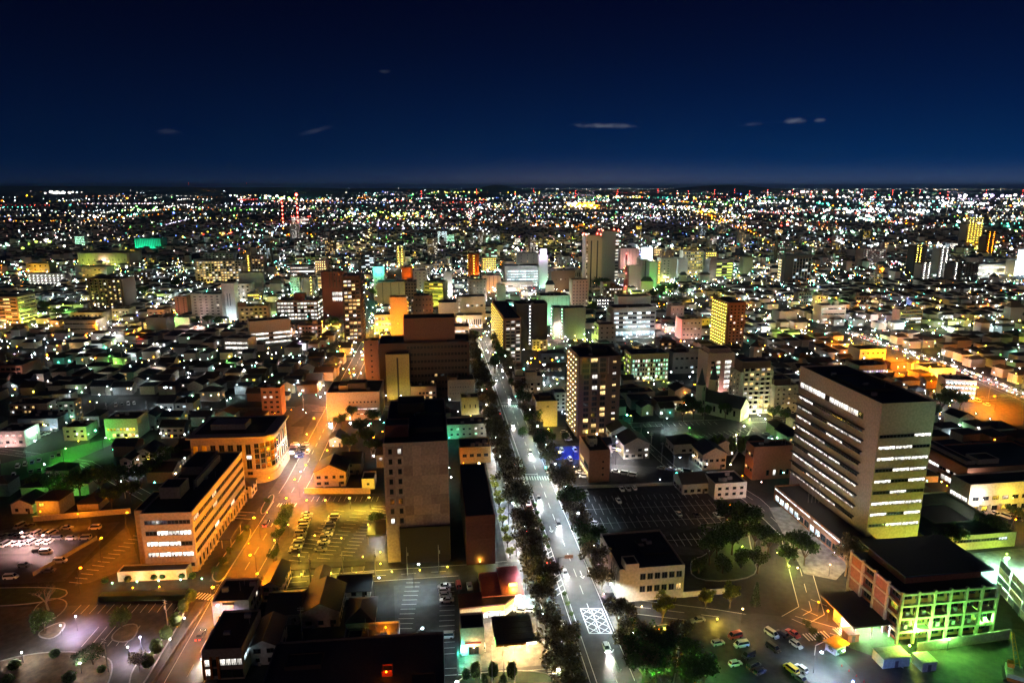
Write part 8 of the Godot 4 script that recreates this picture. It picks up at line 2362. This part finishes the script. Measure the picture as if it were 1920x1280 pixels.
	plants("yard_tree","dark tree, %s in the yards left of the mauve tower","yard trees left of the mauve tower","tree",[["broad",-51.8,-237.8,0.8],["broad",-66.3,-305.7,1.2],["broad",-71.6,-319.3,1.2],["broad",-79.3,-312.4,1.2],["broad",-78.8,-334.1,1.2],["broad",-75.1,-350.2,1.2],["broad",-91.4,-346,1.1],["broad",-88.6,-358.8,1.1]])
	plants("town_tree","distant dark tree","trees among the blocks","tree",[["broad",104.7,-830.2,2.2],["broad",116.3,-843.4,2],["broad",172.8,-781.4,2],["broad",189.7,-801,2],["broad",197.5,-781.4,1.8],["broad",159.8,-762.6,1.7],["broad",111.1,-781.4,1.8],["broad",81.1,-680.5,1.6],["broad",-207.6,-652.3,1.6],["broad",-174.6,-590.6,1.4],["broad",-161,-602,1.5],["broad",-291.3,-613.8,1.2],["broad",-282.3,-621.2,1.2],["broad",-269.3,-613.8,1.2],["broad",-302.1,-621.2,1.2],["broad",-425.9,-781.4,1.8],["broad",-441.1,-652.3,1.6],["broad",-472.9,-680.5,1.8],["broad",-418.6,-843.4,1.8],["broad",-426.5,-970.9,2],["broad",-399,-959.3,2],["broad",-31.3,-558.6,1.2],["broad",-9.5,-472.5,1.4],["broad",-11.9,-458.2,1.3],["broad",-7.1,-487.6,1.4],["broad",-160.5,-781.4,1.5]])

func park_cars():
	car_row([-77.2,-220], [-81.1,-248.2], 12, -86, "the left row of the yellow-lit lot", "cars in the yellow-lit lot", 3, 1, true, "car_black car_silver car_grey car_white car_black car_grey")
	car_row([-68.5,-221.1], [-70,-245.5], 10, -86, "the middle row of the yellow-lit lot", "cars in the yellow-lit lot", 5, 1, true, "car_grey car_black car_silver car_black car_white")
	car_row([-64.2,-232.9], [-59.8,-232.9], 2, -86, "the right row of the yellow-lit lot", "cars in the yellow-lit lot", 6, 0.6, true, "")
	car_row([-189.1,-224.4], [-169,-226.7], 8, -14, "the front row of the pinkish lot", "cars in the pinkish lot", 7, 1.0, true, "")
	car_row([-188.7,-230.6], [-171.9,-232.9], 7, -14, "the middle row of the pinkish lot", "cars in the pinkish lot", 8, 0.9, true, "")
	car_row([-191,-237.8], [-181.3,-239.1], 4, -14, "the back row of the pinkish lot", "cars in the pinkish lot", 9, 0.7, true, "")
	car_row([-166.3,-203.4], [-156.5,-207.3], 2, -84, "the front of the dark lot", "cars in the dark left lot", 10, 1.0, true, "")
	car_row([-167.1,-210.9], [-156.5,-213.6], 2, -84, "the second rank of the dark lot", "cars in the dark left lot", 11, 1.0, true, "")
	car_row([-168.6,-220.3], [-165.4,-219.3], 2, -84, "the third rank of the dark lot", "cars in the dark left lot", 12, 1.0, true, "")
	car_row([-167.4,-229], [-157.4,-229.4], 3, -84, "the fourth rank of the dark lot", "cars in the dark left lot", 13, 1.0, true, "")
	car_row([-169.1,-237], [-158.4,-237], 2, -84, "the back of the dark lot", "cars in the dark left lot", 14, 1.0, true, "")
	car_row([-22,-198.2], [-20.6,-190.6], 4, -84, "the right row of the blue-grey lot", "cars in the blue-grey lot", 15, 1.0, true, "")
	car_row([-18.8,-173], [-18.3,-173], 1, -84, "the right side of the blue-grey lot", "cars in the blue-grey lot", 16, 1.0, true, "")
	car_row([-17.3,-198.8], [-13.8,-198.2], 2, 8, "the left yard of the red-roofed restaurant", "cars of the restaurant yard", 17, 1.0, true, "")
	car_row([-10.3,-201.2], [-9.8,-197.6], 2, 8, "the right yard of the red-roofed restaurant", "cars of the restaurant yard", 18, 1.0, true, "")
	car_row([-8.4,-168.5], [-8.1,-168.5], 1, 8, "the filling station forecourt", "cars at the filling station", 19, 1, true, "car_white")
	car_row([2.4,-185.1], [4.9,-185.6], 2, 80, "the shop end of the filling station", "cars at the filling station", 20, 1, true, "car_silver car_white")
	car_row([27.3,-265.4], [31.5,-266.9], 3, 8, "the left of the top rank of the wide lot", "cars in the wide dark lot", 21, 1, true, "car_silver")
	car_row([47.1,-271.1], [52.7,-272.1], 3, 8, "the middle of the top rank of the wide lot", "cars in the wide dark lot", 22, 1, true, "car_white car_silver")
	car_row([44,-259.9], [44.2,-259.9], 1, 8, "the second rank of the wide lot", "cars in the wide dark lot", 23, 1, true, "car_white")
	car_row([31.2,-240.4], [31.4,-240.4], 1, 70, "the left end of the wide lot", "cars in the wide dark lot", 24, 1, true, "car_white")
	car_row([65.9,-248.2], [72.6,-247.3], 2, 10, "the right end of the wide lot", "cars in the wide dark lot", 25, 1, true, "car_white car_black")
	car_row([80.6,-247.3], [80.8,-247.3], 1, 10, "the exit of the wide lot", "cars in the wide dark lot", 26, 1, true, "car_white")
	car_row([71.3,-273.2], [72.5,-273.2], 1, 8, "the top right of the wide lot", "cars in the wide dark lot", 27, 1, true, "car_silver")
	car_row([75.2,-173.9], [81.6,-174.4], 3, 30, "the first rank of the gate lot", "cars in the gate lot", 28, 1, true, "car_white car_black car_red")
	car_row([80.3,-169.2], [80.4,-169.2], 1, 30, "the gate end of the gate lot", "cars in the gate lot", 29, 1, true, "car_silver")
	car_row([73.4,-167.9], [73.6,-167.9], 1, 30, "the middle of the gate lot", "cars in the gate lot", 30, 1, true, "car_black")
	car_row([58.6,-169.9], [64.9,-169.2], 2, -76, "the left rank of the gate lot", "cars in the gate lot", 31, 1, true, "car_silver car_white")
	car_row([64.4,-173.2], [64.5,-173.2], 1, -70, "the dark back of the gate lot", "cars in the gate lot", 32, 1, true, "car_red")
	car_row([65.6,-164.7], [65.8,-164.7], 1, -60, "the third rank of the gate lot", "cars in the gate lot", 33, 1, true, "car_black")
	car_row([60.6,-161.5], [60.8,-161.5], 1, -76, "the lower left of the gate lot", "cars in the gate lot", 34, 1, true, "car_white")
	car_row([65.2,-160.5], [66.3,-158.4], 2, -60, "the lower middle of the gate lot", "cars in the gate lot", 35, 1, true, "car_black")
	car_row([74.9,-159.2], [77.9,-159.4], 2, 28, "the lower right of the gate lot", "cars in the gate lot", 36, 1, true, "car_yellow car_silver")
	car_row([75.9,-155.6], [76,-155.6], 1, 28, "the bottom edge of the gate lot", "cars in the gate lot", 37, 1, true, "car_grey")
	car_row([47.8,-174.9], [55.5,-180.6], 2, -76, "the tree side of the gate lot", "cars in the gate lot", 38, 1, true, "car_silver car_grey")
	car_row([47.3,-289.5], [53.9,-285.4], 3, 70, "the yard behind the brick cube", "cars behind the brick cube", 39, 1.0, true, "")
	car_row([68.7,-293.1], [80,-289.5], 4, 70, "the dark yard right of the brick cube", "cars behind the brick cube", 40, 1.0, true, "")
	car_row([29.4,-293.1], [32.2,-284.2], 3, 80, "the lane left of the brick cube", "cars behind the brick cube", 41, 1.0, true, "")
	car_row([17.8,-315.1], [30.9,-315.1], 3, 10, "the blue parking floor", "cars on the blue parking floor", 42, 0.7, true, "")
	car_row([27.4,-303.7], [28.1,-303.7], 1, 10, "the green-lit court beside the blue floor", "cars on the blue parking floor", 43, 1.0, true, "")
	car_row([16.4,-329.5], [17.5,-329.5], 1, 80, "the garden lot under the beige wall", "cars under the beige wall", 44, 1, true, "car_white")
	car_row([27.6,-340.4], [28.9,-329.5], 4, -80, "the tower end of the garden lot", "cars under the beige wall", 45, 1.0, true, "")
	car_row([47,-313.7], [49.9,-315.8], 2, 60, "the lit yard under the gable houses", "cars under the beige wall", 46, 1, true, "car_white")
	car_row([15,-462.4], [33.9,-465.2], 8, 8, "the back row of the flood-lit lot", "cars in the flood-lit lot", 47, 0.8, false, "")
	car_row([14.4,-442.1], [34.3,-444.7], 8, 8, "the front row of the flood-lit lot", "cars in the flood-lit lot", 48, 0.8, false, "")
	car_row([94.8,-418.7], [110.1,-419.8], 8, 8, "the front row of the cream office lot", "cars behind the brown tower", 49, 0.9, false, "")
	car_row([103.2,-431.9], [111.9,-433.2], 4, 8, "the back row of the cream office lot", "cars behind the brown tower", 50, 0.9, false, "")
	car_row([131.9,-343.6], [134.8,-325.1], 4, 60, "the right side of the green yard", "cars in the green yard", 51, 0.7, false, "")
	car_row([-230.6,-293.1], [-218.8,-309], 8, 30, "the front row of the green-lit lot", "cars in the green-lit lot", 52, 0.7, false, "")
	car_row([-227.1,-284.2], [-213.4,-293.1], 6, 30, "the back row of the green-lit lot", "cars in the green-lit lot", 53, 0.6, false, "")
	car_row([-246.1,-334.1], [-242.6,-343.6], 6, 12, "the yard of the blue shop", "cars of the blue shop", 54, 1, false, "")
	car_row([-237.5,-384.1], [-222.8,-390.2], 6, 30, "the row under the flood mast", "cars under the flood mast", 55, 0.7, false, "")
	car_row([-102.4,-307], [-104,-322.9], 5, -84, "the lit yard beside the rounded office", "cars beside the rounded office", 56, 1, false, "")
	car_row([-107.5,-311], [-109.3,-322.9], 4, -84, "the inner yard beside the rounded office", "cars beside the rounded office", 57, 0.8, false, "")
	car_row([188.6,-250.9], [196.6,-244.2], 4, 30, "the clinic yard", "cars of the clinic", 58, 0.9, false, "")
	car_row([279.8,-408.4], [282,-387.1], 4, 20, "the yard of the cyan-gallery flats", "cars of the cyan-gallery flats", 59, 0.9, false, "")
	car_row([-161.7,-529.8], [-138.7,-558.6], 10, 20, "the bright lot before the sixteen-storey tower", "cars before the sixteen-storey tower", 60, 0.85, false, "")
	car_row([-163.3,-507.1], [-136.2,-529.8], 10, 20, "the near rank before the sixteen-storey tower", "cars before the sixteen-storey tower", 61, 0.85, false, "")
	car_row([-336.6,-451.4], [-328.4,-458.2], 4, 10, "the school wing yard", "cars of the school wing", 62, 1, false, "")
	running_car(26.5, -168.0, 187.0, "main road", 0)
	running_car(17.8, -206.0, 187.0, "main road", 1)
	running_car(17.7, -240.0, 187.0, "main road", 2)
	running_car(11.1, -262.0, 187.0, "main road", 3)
	running_car(8.8, -312.0, 187.0, "main road", 4)
	running_car(0.3, -352.0, 187.0, "main road", 5)
	running_car(-1.7, -398.0, 187.0, "main road", 6)
	running_car(-10.5, -440.0, 187.0, "main road", 7)
	running_car(-11.7, -480.0, 187.0, "main road", 8)
	running_car(15.0, -176.0, 7.0, "main road", 9)
	running_car(12.4, -214.0, 7.0, "main road", 10)
	running_car(5.7, -236.0, 7.0, "main road", 11)
	running_car(6.5, -258.0, 7.0, "main road", 12)
	running_car(0.8, -276.0, 7.0, "main road", 13)
	running_car(1.3, -300.0, 7.0, "main road", 14)
	running_car(-7.1, -340.0, 7.0, "main road", 15)
	running_car(-7.5, -372.0, 7.0, "main road", 16)
	running_car(-16.9, -420.0, 7.0, "main road", 17)
	running_car(-18.8, -460.0, 7.0, "main road", 18)
	running_car(-26.7, -500.0, 7.0, "main road", 19)
	running_car(-90.1, -173.4, 5.3, "left orange road", 20)
	running_car(-94.5, -240.0, 3.0, "left orange road", 21)
	running_car(-99.7, -312.9, 5.5, "left orange road", 22)
	running_car(-84.9, -165.4, 185.3, "left orange road", 23)
	running_car(-99.4, -355.5, 185.5, "left orange road", 24)
	running_car(-108.9, -455.8, 185.4, "left orange road", 25)
	running_car(310.2, -345.4, -4.5, "right avenue", 26)
	running_car(311.0, -355.3, -4.5, "right avenue", 27)
	running_car(311.8, -365.2, -4.5, "right avenue", 28)
	running_car(312.5, -375.1, -4.5, "right avenue", 29)
	running_car(313.3, -385.0, -4.5, "right avenue", 30)
	running_car(314.1, -394.8, -4.5, "right avenue", 31)
	running_car(314.9, -404.7, -4.5, "right avenue", 32)
	running_car(314.9, -413.2, 0.9, "right avenue", 33)
	running_car(314.8, -421.8, 0.9, "right avenue", 34)
	running_car(314.6, -430.4, 0.9, "right avenue", 35)
	running_car(314.5, -439.0, 0.9, "right avenue", 36)
	running_car(314.4, -447.5, 0.9, "right avenue", 37)
	running_car(314.2, -456.1, 0.9, "right avenue", 38)
	running_car(314.1, -464.7, 0.9, "right avenue", 39)
	running_car(313.8, -473.3, 8.3, "right avenue", 40)
	running_car(312.2, -484.5, 8.3, "right avenue", 41)
	running_car(310.5, -495.6, 8.3, "right avenue", 42)
	running_car(308.9, -506.8, 8.3, "right avenue", 43)
	running_car(307.3, -518.0, 8.3, "right avenue", 44)
	running_car(305.7, -529.2, 8.3, "right avenue", 45)
	running_car(304.0, -540.4, 8.3, "right avenue", 46)
	running_car(302.4, -551.5, 8.3, "right avenue", 47)
	running_car(301.3, -559.6, 7.5, "right avenue", 48)
	running_car(300.7, -564.1, 7.5, "right avenue", 49)
	running_car(300.1, -568.5, 7.5, "right avenue", 50)
	running_car(299.5, -572.9, 7.5, "right avenue", 51)
	running_car(298.9, -577.3, 7.5, "right avenue", 52)
	running_car(298.3, -581.7, 7.5, "right avenue", 53)
	running_car(297.7, -586.2, 7.5, "right avenue", 54)
	running_car(297.2, -590.6, 7.5, "right avenue", 55)
	running_car(316.5, -348.8, 175.5, "right avenue", 56)
	running_car(317.2, -357.9, 175.5, "right avenue", 57)
	running_car(317.9, -367.0, 175.5, "right avenue", 58)
	running_car(318.7, -376.1, 175.5, "right avenue", 59)
	running_car(319.4, -385.2, 175.5, "right avenue", 60)
	running_car(320.1, -394.4, 175.5, "right avenue", 61)
	running_car(320.8, -403.5, 175.5, "right avenue", 62)
	running_car(320.9, -412.0, 180.9, "right avenue", 63)
	running_car(320.8, -419.9, 180.9, "right avenue", 64)
	running_car(320.7, -427.8, 180.9, "right avenue", 65)
	running_car(320.5, -435.7, 180.9, "right avenue", 66)
	running_car(320.4, -443.7, 180.9, "right avenue", 67)
	running_car(320.3, -451.6, 180.9, "right avenue", 68)
	running_car(320.2, -459.5, 180.9, "right avenue", 69)
	running_car(320.1, -467.4, 180.9, "right avenue", 70)
	running_car(319.3, -476.7, 188.3, "right avenue", 71)
	running_car(317.8, -487.1, 188.3, "right avenue", 72)
	running_car(316.3, -497.4, 188.3, "right avenue", 73)
	running_car(314.8, -507.7, 188.3, "right avenue", 74)
	running_car(313.3, -518.0, 188.3, "right avenue", 75)
	running_car(311.8, -528.3, 188.3, "right avenue", 76)
	running_car(310.3, -538.7, 188.3, "right avenue", 77)
	running_car(308.8, -549.0, 188.3, "right avenue", 78)
	running_car(307.4, -558.7, 187.5, "right avenue", 79)
	running_car(306.9, -562.8, 187.5, "right avenue", 80)
	running_car(306.3, -566.9, 187.5, "right avenue", 81)
	running_car(305.8, -571.0, 187.5, "right avenue", 82)
	running_car(305.3, -575.1, 187.5, "right avenue", 83)
	running_car(304.7, -579.1, 187.5, "right avenue", 84)
	running_car(304.2, -583.2, 187.5, "right avenue", 85)
	running_car(303.6, -587.3, 187.5, "right avenue", 86)
	running_car(303.1, -591.4, 187.5, "right avenue", 87)
	running_car(95.6, -548.4, -79.9, "cross avenue", 88)
	running_car(173.3, -566.6, -70.1, "cross avenue", 89)
	running_car(257.8, -589.8, -84.3, "cross avenue", 90)
	running_car(335.7, -600.0, -80.5, "cross avenue", 91)
	running_car(0.7, -553.5, 75.3, "cross avenue", 92)
	running_car(132.4, -550.8, 100.1, "cross avenue", 93)
	running_car(279.2, -587.9, 95.7, "cross avenue", 94)
	running_car(372.3, -602.0, 99.5, "cross avenue", 95)

func far_cluster_list():
	return [
		[450.8,-4354.8,"orange",26,46,2.6],
		[397.1,-4140.9,"yellow",16,40,2.2],
		[-7362.9,-11368.6,"white",10,30,2.8],
		[-8235.2,-13122,"white",4,30,1.5],
		[-38203.9,-56958.4,"orange",10,160,0.7],
		[-546.5,-3024,"lime",16,120,1.5],
		[-606.3,-2918.7,"mint",14,120,1.5],
		[-385.6,-2220.6,"white",16,130,1.2],
		[-448.4,-2773.8,"yellow",14,130,1.2],
		[257.1,-2220.6,"white",24,160,1.1],
		[164.9,-2135.2,"orange",16,110,1.2],
		[257.8,-1752,"white",18,130,1],
		[5860.8,-13122,"pink",14,110,1.8],
		[1736.5,-3323.3,"cool",26,180,1.5],
		[1889.8,-3323.3,"white",26,180,1.5],
		[2243,-4720.1,"teal",10,120,1.2],
		[1240.4,-2684.8,"mint",18,170,1.4],
		[5519.7,-8112.2,"purple",18,160,1.8],
		[2966.6,-4720.1,"white",20,260,1.4],
		[3364.6,-4720.1,"white",14,120,1.4],
		[944.9,-3323.3,"yellow",12,60,1.4],
		[1555.7,-4720.1,"white",14,140,1.3],
		[2100.7,-5486,"cool",10,140,1.2],
		[-1064.6,-1457.8,"mint",12,80,1.6],
		[-1001.4,-1407.8,"lime",8,90,1.4],
		[-741.4,-1001,"orange",10,60,1.4],
		[-1056.7,-1584,"white",18,120,1],
		[-1437.1,-5866.4,"white",14,220,0.9],
		[-697.7,-6076.9,"white",22,330,0.8],
		[121.2,-3947,"white",20,160,1],
		[-1783.7,-3687.7,"green",14,150,1],
		[-1999,-3947,"white",14,180,0.8],
		[-773.3,-1752,"yellow",10,80,1],
		[-671.3,-1733.6,"cool",10,80,1.2],
		[-751.9,-1733.6,"red",6,60,1.2],
		[-1590.6,-2773.8,"white",14,100,0.8],
		[-542.7,-1752,"orange",10,60,1],
		[-901.7,-13122,"lime",6,60,1.5],
		[-601.1,-13122,"yellow",12,200,0.9],
		[891.1,-2220.6,"red",8,20,1.4],
		[1251.3,-3323.3,"white",12,200,1],
		[1447.1,-2081.8,"teal",10,120,1.2],
		[1032.9,-1444.9,"orange",14,90,1.4],
		[925.7,-1384,"yellow",14,80,1.3],
		[785.7,-1384,"cool",20,160,1.2],
		[868.3,-1752,"mint",12,90,1.2],
		[0,-1276.2,"white",10,90,1.2],
		[-85.9,-1849.8,"white",8,40,1],
		[-110.1,-2379,"orange",6,20,1],
		[-151.2,-3024,"red",4,16,1],
		[238.6,-1276.2,"blue",10,70,1.5],
		[290.6,-1384,"cool",10,60,1.6],
		[2204.1,-6546.6,"orange",10,200,1],
		[1642.2,-7404.3,"yellow",16,260,1],
		[3907.2,-7404.3,"white",22,300,1.2],
		[1449.2,-2379,"white",14,260,1],
		[-2204.1,-6546.6,"lime",6,60,1.4],
		[-2782.4,-7742.1,"white",5,60,1.4],
		[666.3,-3947,"white",14,180,1],
	]
